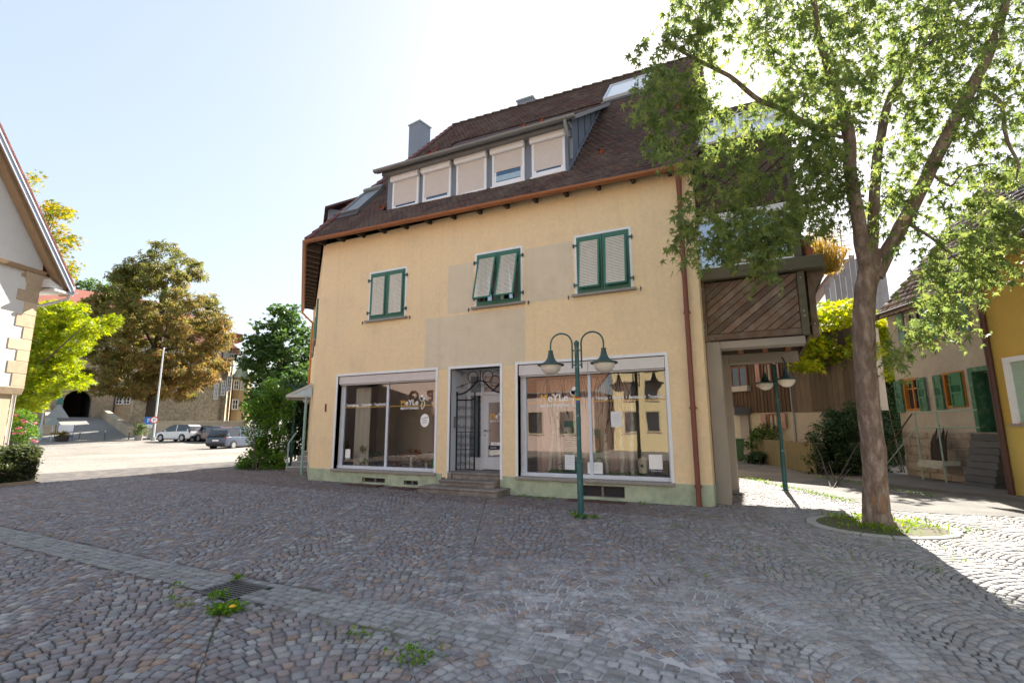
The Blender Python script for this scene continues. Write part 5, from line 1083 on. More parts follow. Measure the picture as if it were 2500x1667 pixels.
VO = .42; _e = onP(178, 697, lh(0, 0, VO), LHn); _v = onP(0, 312, lh(0, 0, VO), LHn); EU = -(_e-LHc).dot(LHd); EZ = _e.z-.22; SLP = (_v.z-_e.z)/(-(_v-LHc).dot(LHd)-EU); print('gable', EU, EZ, SLP)
def lroof(u, o, h=0): return lh(u, EZ+(u-EU)*SLP, o)+Vector((0, 0, h))
mb = MB(); mb.prism([lh(0, 2.85, 0), lh(2*AU, 2.85, 0), lh(2*AU, EZ-EU*SLP-.03, 0), lroof(AU, 0, -.03), lroof(0, 0, -.03)], -LHn*.4); mb.build('gable_wall', whitew, lhouse)
tl = AU-EU
tan_ = M('soffit_tan', (.36, .25, .15), .8, .12, 4)
mb = MB(); mb.add([lroof(EU, VO), lroof(AU, VO), lroof(AU, -10), lroof(EU, -10), lroof(EU, VO, .22), lroof(AU, VO, .22), lroof(AU, -10, .22), lroof(EU, -10, .22)], [(0, 1, 2, 3), (7, 6, 5, 4), (0, 4, 5, 1), (3, 2, 6, 7), (0, 3, 7, 4)]); lr = mb.build('roof', M('far_tiles_red', (.30, .10, .07), .85, .25, 8), lhouse)
mb = MB(); mb.add([lh(2*AU-EU, EZ, VO), lroof(AU, VO), lroof(AU, -10), lh(2*AU-EU, EZ, -10), lh(2*AU-EU, EZ+.22, VO), lroof(AU, VO, .22), lroof(AU, -10, .22), lh(2*AU-EU, EZ+.22, -10)], [(0, 3, 2, 1), (4, 5, 6, 7), (0, 1, 5, 4), (3, 7, 6, 2), (0, 4, 7, 3)]); mb.build('roof', M('far_tiles_red'), lhouse)
bwh = M('verge_white_blue', (.50, .58, .70), .5, .06, 3)
for h0, h1, o in ((-.14, .02, .035), (.05, .15, .06)):
    mb = MB(); mb.prism([lroof(EU-.02, VO+.002, h0), lroof(AU, VO+.002, h0), lroof(AU, VO+.002, h1), lroof(EU-.02, VO+.002, h1)], LHn*o); mb.build('verge_board', bwh if o < .05 else M('verge_pale', (.62, .68, .74), .5, .05), lr)
mb = MB(); mb.prism([lroof(EU+.1, VO-.01, -.02), lroof(AU, VO-.01, -.02), lroof(AU, .02, -.02), lroof(EU+.1, .02, -.02)], (0, 0, -.03)); mb.build('soffit', tan_, lr)
mb = MB(); mb.prism([lroof(EU+.05, .30, -.25), lroof(AU, .30, -.25), lroof(AU, .30, -.06), lroof(EU+.05, .30, -.06)], -LHn*.26); mb.build('verge_rafter', tan_, lr)
for i in range(44):
    u = EU+i*(AU-EU)/44; mb = MB(); mb.prism([lroof(u, VO+.07, .16), lroof(u+.15, VO+.07, .15), lroof(u+.15, VO+.07, .23), lroof(u, VO+.07, .26)], -LHn*.25); mb.build('verge_tile', M('verge_tile_red', (.26, .07, .06), .8, .2, 6, objvar=.25), lr)
mb = MB(); mb.prism([lh(EU, EZ-.02, .3), lh(0, EZ+.25, .3), lh(0, EZ-.02, .3)], -LHn*.7); mb.prism([lh(EU+.05, EZ-.12, VO), lh(-.1, EZ-.12, VO), lh(-.1, EZ-.05, VO), lh(EU+.05, EZ-.05, VO)], -LHn*9); mb.build('eave_box', M('eave_white', (.62, .62, .60), .7, .05), lr)
mb = MB(); mb.halfpipe(lh(EU-.06, EZ+.02, VO+.1), lh(EU-.06, EZ+.02, -10), .08); mb.build('gutter', alu, lr)
mb = MB(); mb.tube([lh(EU-.06, EZ-.05, .3), lh(EU-.03, EZ-.25, .25), lh(-.35, EZ-.55, -.2), lh(-.12, EZ-.6, -.4), lh(-.12, 0, -.4)], .05, 8); mb.build('downpipe', alu, lhouse, smooth=True)
mb = MB(); mb.prism([lh(1.35, 4.6, .02), lh(2.6, 4.6, .02), lh(2.6, 6.0, .02), lh(1.35, 6.0, .02)], -LHn*.1); wn_ = mb.build('window_surround', sands, lhouse)
mb = MB(); mb.prism([lh(1.55, 4.75, .03), lh(2.4, 4.75, .03), lh(2.4, 5.85, .03), lh(1.55, 5.85, .03)], -LHn*.1); mb.build('pane', dkglass, wn_)
sgn = thing('notice_boards', 'white notice boards with blue headers on the wall of the white gabled house', 'notice board', tuple(lh(1, 1, 0)))
for z0, z1 in ((2.02, 2.5), (1.55, 1.95), (1.05, 1.5)):
    mb = MB(); mb.prism([lh(.62, z0, -.09), lh(1.7, z0, -.09), lh(1.7, z1, -.09), lh(.62, z1, -.09)], -LHn*.03); b_ = mb.build('board', whitefilm, sgn)
    mb = MB(); mb.prism([lh(.62, z1-.06, -.085), lh(1.7, z1-.06, -.085), lh(1.7, z1, -.085), lh(.62, z1, -.085)], -LHn*.004); mb.build('blue_header', M('sign_blue', (.05, .22, .55), .5, 0), b_)
# ================================================================ CASTLE
CP0 = atD(250, 1000, 78); cn = Vector((-ray(250, 1046).x, -ray(250, 1046).y, 0)).normalized(); cn = Matrix.Rotation(math.radians(10), 3, 'Z') @ cn; cu = Vector((-cn.y, cn.x, 0)); 
if cu.dot(CR) < 0: cu = -cu
def cuz(px_, py_, o=0):
    p = onP(px_, py_, CP0+cn*o, cn); return (p-CP0).dot(cu), p.z
def cw(u, z, o=0): return Vector((CP0.x, CP0.y, 0))+cu*u+cn*o+Vector((0, 0, z))
class Cbox:
    pass
def crect(par, name, mat, p0, p1, o=0, th=.2, front=None, **k):
    u0, z1 = cuz(*p0, o); u1, z0 = cuz(*p1, o); mb = MB(); mb.prism([cw(u0, z0, o), cw(u1, z0, o), cw(u1, z1, o), cw(u0, z1, o)], -cn*th); return mb.build(name, mat, par, **k)
castle = thing('castle', 'old stone castle with half-timbered upper floors and red tiled roof', 'castle', (CP0.x, CP0.y, gz(CP0.x, CP0.y)))
cst = M('castle_stone', (.46, .375, .265), .95, .15, .6, .8, 4, col2=(.35, .28, .20), c2amt=.45, c2scale=2.2, c2sharp=.15)
tim = M('castle_timber', (.085, .045, .03), .85, .15, 2); infill = M('timber_infill', (.52, .46, .38), .9, .1, 1)
uL_, zB = cuz(20, 1050); uR_, zE = cuz(500, 795); ug0 = cuz(152, 1000)[0]; ug1 = cuz(222, 1000)[0]; zg0 = cuz(187, 1018)[1]; zg1 = cuz(187, 952)[1]; ugc = (ug0+ug1)/2; rg = (ug1-ug0)/2
zt2 = cuz(250, 868)[1]
# stone storeys with the gate arch cut through
mb = MB(); Z0 = -1.0
mb.prism([cw(uL_, Z0), cw(ug0, Z0), cw(ug0, zt2), cw(uL_, zt2)], -cn*1.2); mb.prism([cw(ug1, Z0), cw(uR_, Z0), cw(uR_, zt2), cw(ug1, zt2)], -cn*1.2)
n = 12; zs = zg1-rg
for i in range(n):
    a0, a1 = PI-PI*i/n, PI-PI*(i+1)/n; p = lambda a: (ugc+rg*math.cos(a), zs+rg*math.sin(a)); q0, q1 = p(a0), p(a1)
    mb.prism([cw(q0[0], q0[1]), cw(q1[0], q1[1]), cw(q1[0], zt2), cw(q0[0], zt2)], -cn*1.2)
mb.build('stone_wall', cst, castle)
for i in range(11):
    a0, a1 = PI-PI*i/11, PI-PI*(i+1)/11; p = lambda a, r: cw(ugc+r*math.cos(a), zs+r*math.sin(a), .08); mb = MB(); mb.prism([p(a0-.01, rg), p(a1+.01, rg), p(a1+.01, rg*1.28), p(a0-.01, rg*1.28)], -cn*.3); mb.build('arch_stone', M('arch_stone', (.40, .31, .20), .9, .15, 2, objvar=.15), castle)
mb = MB(); mb.prism([cw(ug0-1, Z0, -9), cw(ug1+1, Z0, -9), cw(ug1+1, zg1+1, -9), cw(ug0-1, zg1+1, -9)], -cn*.3); mb.prism([cw(ug0-.3, Z0, -1.21), cw(ug0, Z0, -1.21), cw(ug0, zg1+1, -1.21), cw(ug0-.3, zg1+1, -1.21)], -cn*7.7); mb.prism([cw(ug1, Z0, -1.21), cw(ug1+.3, Z0, -1.21), cw(ug1+.3, zg1+1, -1.21), cw(ug1, zg1+1, -1.21)], -cn*7.7); mb.prism([cw(ug0-.3, zg1+.5, -1.21), cw(ug1+.3, zg1+.5, -1.21), cw(ug1+.3, zg1+1, -1.21), cw(ug0-.3, zg1+1, -1.21)], -cn*7.7); mb.build('gate_passage', M('passage_dark', (.05, .045, .04), .95, .1), castle)
mb = MB(); mb.prism([cw(uL_, zt2+.001, .15), cw(uR_, zt2+.001, .15), cw(uR_, zE, .15), cw(uL_, zE, .15)], -cn*1.0); mb.build('timber_wall', infill, castle)
uu = uL_; k = 0
while uu < uR_:
    mb = MB(); mb.prism([cw(uu, zt2, .25), cw(uu+.3, zt2, .25), cw(uu+.3, zE, .25), cw(uu, zE, .25)], -cn*.15); mb.build('timber_post', tim, castle); uu += 1.55; k += 1
for t in (0, .25, .5, .75, .96):
    z = zt2+(zE-zt2)*t; mb = MB(); mb.prism([cw(uL_, z, .27), cw(uR_, z, .27), cw(uR_, z+.3, .27), cw(uL_, z+.3, .27)], -cn*.13); mb.build('timber_rail', tim, castle)
def cwin(p0, p1, o=0.0, par=castle, surround=True, nx=2, nz=3):
    u0, z1 = cuz(*p0, o); u1, z0 = cuz(*p1, o); t = .14
    mb = MB()
    for a, b, c, d in ((u0, u0+t, z0, z1), (u1-t, u1, z0, z1), (u0+t, u1-t, z0, z0+t), (u0+t, u1-t, z1-t, z1)): mb.prism([cw(a, c, o+.12), cw(b, c, o+.12), cw(b, d, o+.12), cw(a, d, o+.12)], -cn*.2)
    for i in range(1, nx): a = u0+(u1-u0)*i/nx; mb.prism([cw(a-.05, z0+t, o+.10), cw(a+.05, z0+t, o+.10), cw(a+.05, z1-t, o+.10), cw(a-.05, z1-t, o+.10)], -cn*.1)
    for i in range(1, nz): z = z0+(z1-z0)*i/nz; mb.prism([cw(u0+t, z-.04, o+.09), cw(u1-t, z-.04, o+.09), cw(u1-t, z+.04, o+.09), cw(u0+t, z+.04, o+.09)], -cn*.08)
    w_ = mb.build('window', white, par); mb = MB(); mb.prism([cw(u0+t, z0+t, o+.05), cw(u1-t, z0+t, o+.05), cw(u1-t, z1-t, o+.05), cw(u0+t, z1-t, o+.05)], -cn*.02); mb.build('pane', dkglass, w_); return w_
for p0, p1 in (((173, 880), (201, 911)), ((283, 962), (298, 987)), ((302, 962), (317, 987)), ((118, 888), (137, 915)), ((338, 905), (352, 930)), ((300, 905), (316, 930))): cwin(p0, p1)
for p0, p1 in (((140, 818), (158, 842)), ((186, 815), (206, 840)), ((232, 812), (250, 838)), ((285, 810), (300, 835)), ((330, 812), (345, 838)), ((420, 815), (436, 840))): cwin(p0, p1, .3)
ur0, zr = cuz(150, 712); ur1, _ = cuz(470, 735); ct = M('castle_tiles', (.27, .085, .055), .85, .22, 3, .4, 6, col2=(.20, .075, .055), c2amt=.3, c2scale=.8)
mb = MB(); RD = 8.0
mb.prism([cw(uL_-1, zE-.4, .9), cw(uR_+.5, zE-.4, .9), cw(uR_-3, zr+2.2, -RD), cw(uL_-1, zr+2.2, -RD)], (0, 0, .25)); cr_ = mb.build('roof', ct, castle)
for px_, py_ in ((233, 772), (178, 762), (300, 768)):
    u, z = cuz(px_, py_, -2); mb = MB(); mb.prism([cw(u-.7, z, -1.2), cw(u+.7, z, -1.2), cw(u, z+1.1, -1.2)], -cn*2.2); mb.build('roof_dormer', M('castle_dormer', (.10, .10, .12), .6, .1), cr_)
mb = MB(); u = cuz(276, 1000)[0]; mb.tube([cw(u, Z0, .3), cw(u, zt2, .3)], .12, 6); mb.build('downpipe', darkwood, castle)
# right wing, nearer, in sunlight
OF = 14.0
wing = thing('castle_wing', 'sunlit rubble stone castle wing with half-timbered top and small slate oriel', 'castle wing', tuple(cw(cuz(510, 1000, OF)[0], 0, OF)))
ua, zb_ = cuz(438, 1062, OF); ub, zst = cuz(558, 905, OF); zti = cuz(540, 846, OF)[1]; zrf = cuz(520, 800, OF)[1]
cst2 = M('castle_rubble', (.56, .46, .32), .95, .15, .8, .9, 5, col2=(.32, .26, .18), c2amt=.5, c2scale=3.2, c2sharp=.12)
sd_ = -cn*9+cu*4.2                        # the wing's side runs back to the right
mb = MB(); mb.prism([cw(ua-6, -1, OF), cw(ub, -1, OF), cw(ub, zst, OF), cw(ua-6, zst, OF)], -cn*1); mb.prism([cw(ub+.01, -1, OF), cw(ub+.01, zst, OF), cw(ub, zst, OF)+sd_, cw(ub, -1, OF)+sd_], -cu*1); mb.build('stone_wall', cst2, wing)
wi = M('white_infill', (.62, .60, .55), .9, .05, 1); mb = MB(); mb.prism([cw(ua-6, zst+.001, OF+.1), cw(ub+.1, zst+.001, OF+.1), cw(ub+.1, zti, OF+.1), cw(ua-6, zti, OF+.1)], -cn*1); mb.prism([cw(ub+.11, zst, OF), cw(ub+.11, zti, OF), cw(ub+.1, zti, OF)+sd_, cw(ub+.1, zst, OF)+sd_], -cu*1); mb.build('timber_wall', wi, wing)
tr_ = M('wing_timber', (.16, .06, .035), .8, .1, 2)
for i in range(9):
    u = ub-.2-i*1.05; mb = MB(); mb.prism([cw(u, zst, OF+.18), cw(u+.2, zst, OF+.18), cw(u+.2, zti, OF+.18), cw(u, zti, OF+.18)], -cn*.1); mb.build('timber_post', tr_, wing)
for t in (0, .42, .92):
    z = zst+(zti-zst)*t; mb = MB(); mb.prism([cw(ua-6, z, OF+.2), cw(ub+.15, z, OF+.2), cw(ub+.15, z+.25, OF+.2), cw(ua-6, z+.25, OF+.2)], -cn*.11); mb.build('timber_rail', tr_, wing)
for i in range(5):
    p = cw(ub+.1, zst, OF)+sd_*(i/5+.02); mb = MB(); mb.prism([p, p+sd_.normalized()*.25, p+sd_.normalized()*.25+Vector((0, 0, zti-zst)), p+Vector((0, 0, zti-zst))], cu*.08); mb.build('timber_post', tr_, wing)
mb = MB(); mb.add([cw(ua-7, zti-.2, OF+.9), cw(ub+1.0, zti-.2, OF+.9), cw(ub+.8, zti-.2, OF)+sd_, cw(ub-2.5, zrf+1.6, OF-5), cw(ua-7, zrf+1.6, OF-5), cw(ub-1.5, zrf+1.6, OF-11)], [(0, 1, 3, 4), (1, 2, 5, 3), (0, 4, 3, 1)]); mb.build('roof', M('wing_tiles', (.25, .105, .075), .85, .2, 3), wing, fixn=False)
crect(wing, 'roof_dormer', M('dormer_red', (.30, .12, .09), .8, .1), (563, 812), (592, 835), OF-3, 3)
for p0, p1 in (((555, 917), (563, 956)), ((541, 928), (548, 966)), ((524, 935), (530, 975))): cwin(p0, p1, OF, wing, nz=4)
cwin((560, 862), (568, 895), OF+.15, wing)
ob = thing('tmp', None, None, tuple(cw(ub+2.2, 0, OF-4))); bpy.data.objects.remove(ob)
oc = onP(585, 1000, CP0+cn*(OF-4), cn); zo1 = cuz(585, 922, OF-4)[1]; zo0 = cuz(585, 1020, OF-4)[1]; zsp = cuz(575, 870, OF-4)[1]
mb = MB(); mb.lathe([(1.5, -1), (1.5, zo1)], (oc.x, oc.y, 0), 8); orl = mb.build('oriel', M('oriel_stone', (.50, .37, .22), .9, .1, 2), wing)
mb = MB(); mb.lathe([(1.85, zo1-.1), (1.3, zo1+.8), (.75, zo1+2.2), (.35, zo1+3.8), (.05, zsp+2.0)], (oc.x, oc.y, 0), 8); mb.build('oriel_roof', M('verdigris', (.30, .38, .36), .6, .15, 2), orl)
for p0, p1 in (((571, 927), (582, 952)), ((588, 930), (595, 953)), ((567, 974), (580, 1000))): cwin(p0, p1, OF-2.6, wing, nx=2, nz=2)
# ---- ramp, parapets
ramp = MB(); d0, d1 = 55, 77
ra, rb2 = atD(55, 1062, d0), atD(372, 1062, d0); rc, rdv = cw(ug1+1.5, zg0, .0), cw(ug0-1.5, zg0, .0)
ra.z = rb2.z = gz(ra.x, ra.y)+.01
ramp.add([ra, rb2, rc, rdv, cw(ug1+.5, zg0+.02, -9), cw(ug0-.5, zg0+.02, -9)], [(0, 1, 2, 3), (3, 2, 4, 5)])
reg(ramp.build('castle_ramp', M('ramp_paving', (.26, .25, .235), .9, .12, 2), fixn=False), 'paved ramp rising to the castle gate', 'ramp', kind='structure')
wallst = M('parapet_stone', (.42, .34, .24), .9, .15, 1.5, .5, 8, objvar=.1)
def wallseg(name, label, pts, h, th=.5):
    w_ = thing(name, label, 'wall', tuple(pts[0]))
    for a, b in zip(pts[:-1], pts[1:]):
        d = (b-a); L_ = d.length; nn = Vector((-d.y, d.x, 0)).normalized()*th; m_ = max(1, int(L_/2.2))
        for i in range(m_):
            p, q = a.lerp(b, i/m_), a.lerp(b, (i+1)/m_); g = d.normalized()*.012
            mb = MB(); mb.add([p+g+nn*s-Vector((0, 0, 1)) for s in (-.5, .5)]+[q-g+nn*s-Vector((0, 0, 1)) for s in (.5, -.5)]+[p+g+nn*s+Vector((0, 0, h)) for s in (-.5, .5)]+[q-g+nn*s+Vector((0, 0, h)) for s in (.5, -.5)], [(3, 2, 1, 0), (4, 5, 6, 7)]+[(i_, (i_+1) % 4, (i_+1) % 4+4, i_+4) for i_ in range(4)]); blk = mb.build('wall_panel', wallst, w_)
        mb = MB(); mb.add([a+nn*s*1.25+Vector((0, 0, h+.002)) for s in (-.5, .5)]+[b+nn*s*1.25+Vector((0, 0, h+.002)) for s in (.5, -.5)]+[a+nn*s*1.25+Vector((0, 0, h+.16)) for s in (-.5, .5)]+[b+nn*s*1.25+Vector((0, 0, h+.16)) for s in (.5, -.5)], [(3, 2, 1, 0), (4, 5, 6, 7)]+[(i_, (i_+1) % 4, (i_+1) % 4+4, i_+4) for i_ in range(4)]); mb.build('coping', M('coping', (.45, .38, .28), .9, .1), w_)
    return w_
def gpt2(px_, d): p = atD(px_, 1046, d); p.z = gz(p.x, p.y); return p
wallseg('parking_wall', 'sandstone wall behind the parked cars', [gpt2(366, 56), gpt2(600, 56)], 1.75)
r1 = cw(ug1+1.6, zg0, .0); wallseg('ramp_parapet', 'stone parapet along the right side of the ramp', [gpt2(320, 57), r1], 1.15); 
wallseg('moat_wall', 'low stone wall right of the ramp below the chestnut', [gpt2(322, 57.5), gpt2(366, 57.5)], 1.1)
r0 = cw(ug0-1.6, zg0, .0); wallseg('ramp_parapet', 'stone parapet along the left side of the ramp', [gpt2(118, 60), r0], 1.3)
wallseg('garden_wall', 'low stone wall behind the traffic signs left of the ramp', [gpt2(40, 57), gpt2(150, 59)], 1.3)
# ---- bollards, flagpole, signs, planters
boll = M('bollard_grey', (.10, .105, .11), .4, .1, metal=.4)
for i, (px_, lab) in enumerate(((197, 'slim grey bollard at the foot of the ramp near the white board'), (258, 'slim grey bollard in the middle of the ramp foot'), (317, 'slim grey bollard beside the potted shrub'))):
    b_ = thing('bollard', lab, 'bollard', tuple(gpt2(px_, 53)), 'bollards at the ramp'); p = gpt2(px_, 53); mb = MB(); mb.tube([p, p+Vector((0, 0, .82))], .05, 8); po = mb.build('post', boll, b_)
    mb = MB(); mb.tube([p+Vector((0, 0, .84)), p+Vector((0, 0, .98))], .06, 8); mb.build('cap', alu, b_)
p = gpt2(377, 52); fp = thing('flagpole', 'tall white flagpole leaning against the chestnut foliage', 'flagpole', tuple(p)); mb = MB(); mb.tube([p, p+Vector((0, 0, 4)), p+Vector((0, 0, 9.6))], [.10, .085, .065], 10); mb.build('pole', M('pole_white', (.72, .72, .74), .4, .05), fp, smooth=True); mb = MB(); mb.tube([p+Vector((0, 0, 9.6)), p+Vector((0, 0, 9.72))], [.12, .05], 10); mb.build('finial', alu, fp); mb = MB(); mb.tube([p, p+Vector((0, 0, .35))], .2, 10); mb.build('base', alu, fp)
facing = -math.atan2(CF.x, CF.y)+.5
sgreen = M('post_green', (.03, .12, .09), .5, .1)
def signpost(px_, d, h, label, plates, postmat=sgreen, r=.04):
    p = gpt2(px_, d); t = thing('traffic_sign', label, 'sign', tuple(p)); mb = MB(); mb.tube([p, p+Vector((0, 0, h))], r, 8); mb.build('post', postmat, t)
    v = (CAM0-p); v.z = 0; v.normalize(); rx = Vector((-v.y, v.x, 0))
    for kind, z, col, s in plates:
        c = p+v*.07+Vector((0, 0, z)); mb = MB(); m_ = M('plate_%s' % (col,), col, .4, 0)
        if kind == 'round': mb.prism([c+rx*s*math.cos(a)+Vector((0, 0, s*math.sin(a))) for a in [2*PI*i/24 for i in range(24)]], v*.02)
        elif kind == 'tri': mb.prism([c+rx*s-Vector((0, 0, s*.6)), c-rx*s-Vector((0, 0, s*.6)), c+Vector((0, 0, s))], v*.02)
        else: mb.prism([c-rx*s*kind[0]-Vector((0, 0, s*kind[1])), c+rx*s*kind[0]-Vector((0, 0, s*kind[1])), c+rx*s*kind[0]+Vector((0, 0, s*kind[1])), c-rx*s*kind[0]+Vector((0, 0, s*kind[1]))], v*.02)
        mb.build('plate', m_, t)
    return t, p, v, rx
t, p, v, rx = signpost(361, 54, 2.2, 'blue parking sign with white panel below by the stone wall', [((1, 1), 2.0, (.03, .18, .60), .38), ((1, .5), 1.4, (.75, .76, .78), .38)], alu)
zr_ = math.atan2(rx.y, rx.x)
text('sign_letter', 'P', .62, tuple(p+v*.095+Vector((0, 0, 1.78))), whitefilm, t, rot=(PI/2, 0, zr_), align='CENTER')
t, p, v, rx = signpost(374, 51, 4.6, 'green pole with a red-ringed no-parking zone sign next to the flagpole', [('round', 2.1, (.60, .03, .03), .36)])
mb = MB(); c = p+v*.095+Vector((0, 0, 2.1)); mb.prism([c+rx*.27*math.cos(a)+Vector((0, 0, .27*math.sin(a))) for a in [2*PI*i/24 for i in range(24)]], v*.004); mb.build('plate_face', whitefilm, t)
text('sign_letter', 'P', .42, tuple(p+v*.102+Vector((0, 0, 1.95))), M('letter_red', (.55, .03, .03), .5, 0), t, rot=(PI/2, 0, zr_), align='CENTER')
signpost(136, 52, 5.2, 'green pole carrying the grey back of a triangular sign left of the ramp', [('tri', 2.9, (.30, .33, .34), .95), ((.35, 1.0), 4.4, (.04, .17, .14), .7)])
signpost(128, 51, 2.3, 'short grey post with a blank grey sign back near the planter', [('tri', 2.0, (.28, .33, .33), .6)], alu)
p = gpt2(100, 51); po_ = thing('steel_pole', 'plain grey steel pole left of the traffic signs', 'pole', tuple(p)); mb = MB(); mb.tube([p, p+Vector((0, 0, 1.1)), p+Vector((0, 0, 4.4))], [.11, .09, .07], 8); mb.build('shaft', alu, po_, smooth=True); mb = MB(); mb.box(p+Vector((0, 0, .75)), (.28, .28, 1.3)); mb.build('box', alu, po_)
p = gpt2(161, 52); bd_ = thing('info_board', 'white information board on violet legs above a flower planter', 'board', tuple(p)); v = (CAM0-p); v.z = 0; v.normalize(); rx = Vector((-v.y, v.x, 0)); mb = MB(); mb.prism([p+rx*s*.62+Vector((0, 0, z)) for s, z in ((-1, .9), (1, .9), (1, 1.62), (-1, 1.62))], v*.05); mb.build('panel', whitefilm, bd_)
for s in (-1, 1): mb = MB(); mb.tube([p+rx*s*.62+v*.03, p+rx*s*.62+v*.03+Vector((0, 0, 1.65))], .035, 6); mb.build('leg', M('violet', (.16, .14, .45), .5, 0), bd_)
def planter(px_, d, w_, h, label, mat):
    p = gpt2(px_, d); t = thing('planter', label, 'planter', tuple(p)); mb = MB(); mb.lathe([(w_*.42, 0), (w_*.5, h), (w_*.46, h), (w_*.44, h-.05), (.001, h-.05)], p, 14); mb.build('tub', mat, t, smooth=True); return t, p
pt1, pp1 = planter(155, 51, 1.2, .55, 'round wooden planter with yellow flowers in front of the white board', darkwood)
pt2, pp2 = planter(341, 52.5, .8, .5, 'grey tub with a leafy pale green shrub beside the stone wall', greyst)
# ================================================================ PARKED CARS
def car(label, loc, heading, paint, L_=4.45, Wd=1.84, H=1.62, plate=True, group='cars parked in front of the castle'):
    c = thing('parked_car', label, 'car', (0, 0, 0), group); hw = Wd/2
    # outline of the lower body, stations from rear (x=-L/2) to nose
    st_ = [(-.5, .80, .42, .86), (-.495, .92, .34, .98), (-.45, .97, .26, 1.02), (-.30, 1.0, .22, 1.01), (0, 1.0, .20, .99), (.22, 1.0, .22, .97), (.33, .985, .22, .95), (.43, .93, .25, .84), (.485, .82, .30, .74), (.5, .66, .38, .64)]
    mb = MB(); rings = []
    for t, w, z0, z1 in st_:
        x = t*L_; y = hw*w; r = [(x, -y*.90, z0), (x, -y, z0+.10), (x, -y, (z0+z1)/2+.08), (x, -y*.965, z1-.05), (x, -y*.90, z1), (x, y*.90, z1), (x, y*.965, z1-.05), (x, y, (z0+z1)/2+.08), (x, y, z0+.10), (x, y*.90, z0)]
        rings.append(len(mb.v)); mb.v += r
    for a, b in zip(rings[:-1], rings[1:]):
        for k in range(10): mb.f.append((a+k, a+(k+1) % 10, b+(k+1) % 10, b+k)); mb.mi.append(0)
    mb.f.append(tuple(rings[0]+k for k in range(10))); mb.mi.append(0); mb.f.append(tuple(rings[-1]+k for k in reversed(range(10)))); mb.mi.append(0)
    body = mb.build('body', paint, c, smooth=True)
    gh = [(-.485, .86, .98, 1.04), (-.43, .82, .98, H-.16), (-.36, .78, .98, H-.02), (-.1, .77, .97, H), (.06, .77, .97, H-.04), (.13, .77, .97, H-.13), (.30, .84, .95, .97)]
    def green_(scale, off, n0, n1):
        m_ = MB(); rr = []
        for t, w, z0, z1 in gh[n0:n1]:
            x = t*L_; y = hw*w; yb = hw*.93; rr.append(len(m_.v)); m_.v += [(x, -yb*scale, z0), (x, -y*scale, z1-.03+off), (x, -y*.8*scale, z1+off), (x, y*.8*scale, z1+off), (x, y*scale, z1-.03+off), (x, yb*scale, z0)]
        for a, b in zip(rr[:-1], rr[1:]):
            for k in range(5): m_.f.append((a+k, a+k+1, b+k+1, b+k)); m_.mi.append(0)
        return m_, rr
    m_, rr = green_(1.0, 0, 0, 7); m_.build('glasshouse', M('car_glass', (.015, .018, .022), .06, 0, spec=.9), c, smooth=True)
    m_ = MB(); P_ = [(t*L_, hw*w, z1) for t, w, z0, z1 in gh[1:6]]
    for (x0, y0, z0), (x1, y1, z1) in zip(P_[:-1], P_[1:]): m_.add([(x0, -y0*.84, z0+.012), (x1, -y1*.84, z1+.012), (x1, y1*.84, z1+.012), (x0, y0*.84, z0+.012)], [(0, 1, 2, 3)])
    m_.build('roof_panel', paint, c, fixn=False)
    for s in (-1, 1):
        for t0, t1 in ((-.43, -.40), (-.12, -.10), (.0, 0)):
            if t0 == t1: continue
            m_ = MB(); zt = H-.1 if t0 < -.2 else H-.03; m_.add([(t0*L_, s*hw*.94, .98), (t1*L_, s*hw*.94, .98), (t1*L_+.06, s*hw*.785, zt), (t0*L_+.02, s*hw*.785, zt)], [(0, 1, 2, 3)]); m_.build('pillar', paint, c, fixn=False)
        for x in (-.295*L_, .30*L_):
            m_ = MB(); m_.tube([(x, s*(hw-.20), .34), (x, s*(hw+.008), .34)], .34, 20); wh_ = m_.build('wheel', M('tyre', (.018, .018, .019), .8, .1), c, smooth=True)
            m_ = MB(); m_.tube([(x, s*(hw+.004), .34), (x, s*(hw+.016), .34)], .21, 14); m_.build('rim', M('rim', (.42, .43, .45), .35, .1, metal=.7), wh_, smooth=True)
            m_ = MB(); m_.lathe([(.35, -.006), (.41, -.006), (.41, .006), (.35, .006)], (0, 0, 0), 16, 0, PI); xform(m_, lambda v: Vector((x+v.x, s*(hw*.995)+v.z*s, .34+v.y))); m_.build('wheel_arch', M('arch_black', (.02, .02, .02), .7, 0), c)
        m_ = MB(); m_.box((-.478*L_, s*hw*.74, .90), (.14, .42, .15)); m_.build('tail_light', M('tail_red', (.30, .008, .010), .2, .05, spec=.7), c, bevel=.02)
        m_ = MB(); m_.box((.455*L_, s*hw*.66, .72), (.16, .36, .13)); m_.build('headlight', alu, c, bevel=.02)
        m_ = MB(); m_.box((.16*L_, s*(hw+.08), 1.02), (.12, .2, .13)); m_.build('mirror', paint, c, bevel=.02)
    m_ = MB(); m_.box((-.488*L_, 0, .43), (.16, Wd*.86, .22)); m_.build('rear_bumper', M('bumper_black', (.03, .03, .033), .6, .05), c, bevel=.03)
    m_ = MB(); m_.box((-.502*L_, 0, .72), (.02, .52, .12)); m_.build('number_plate', whitefilm, c)
    c.location = loc; c.rotation_euler = (0, 0, heading); return c
def place(px_, d): return tuple(gpt2(px_, d))
def hd(px_, turn): r_ = ray(px_, 1046); return math.atan2(r_.y, r_.x)+math.radians(turn)
wp = M('car_white', (.72, .72, .71), .25, .02, coat=.6); bp_ = M('car_blue_grey', (.05, .07, .12), .25, .05, coat=.8); kp = M('car_black', (.02, .02, .023), .25, .05, coat=.8); rp_ = M('car_dark_red', (.06, .008, .012), .25, .05, coat=.8); sp_ = M('car_slate', (.06, .09, .15), .25, .05, coat=.8)
car('white compact SUV parked at the sandstone wall', place(440, 50.5), hd(440, 42), wp)
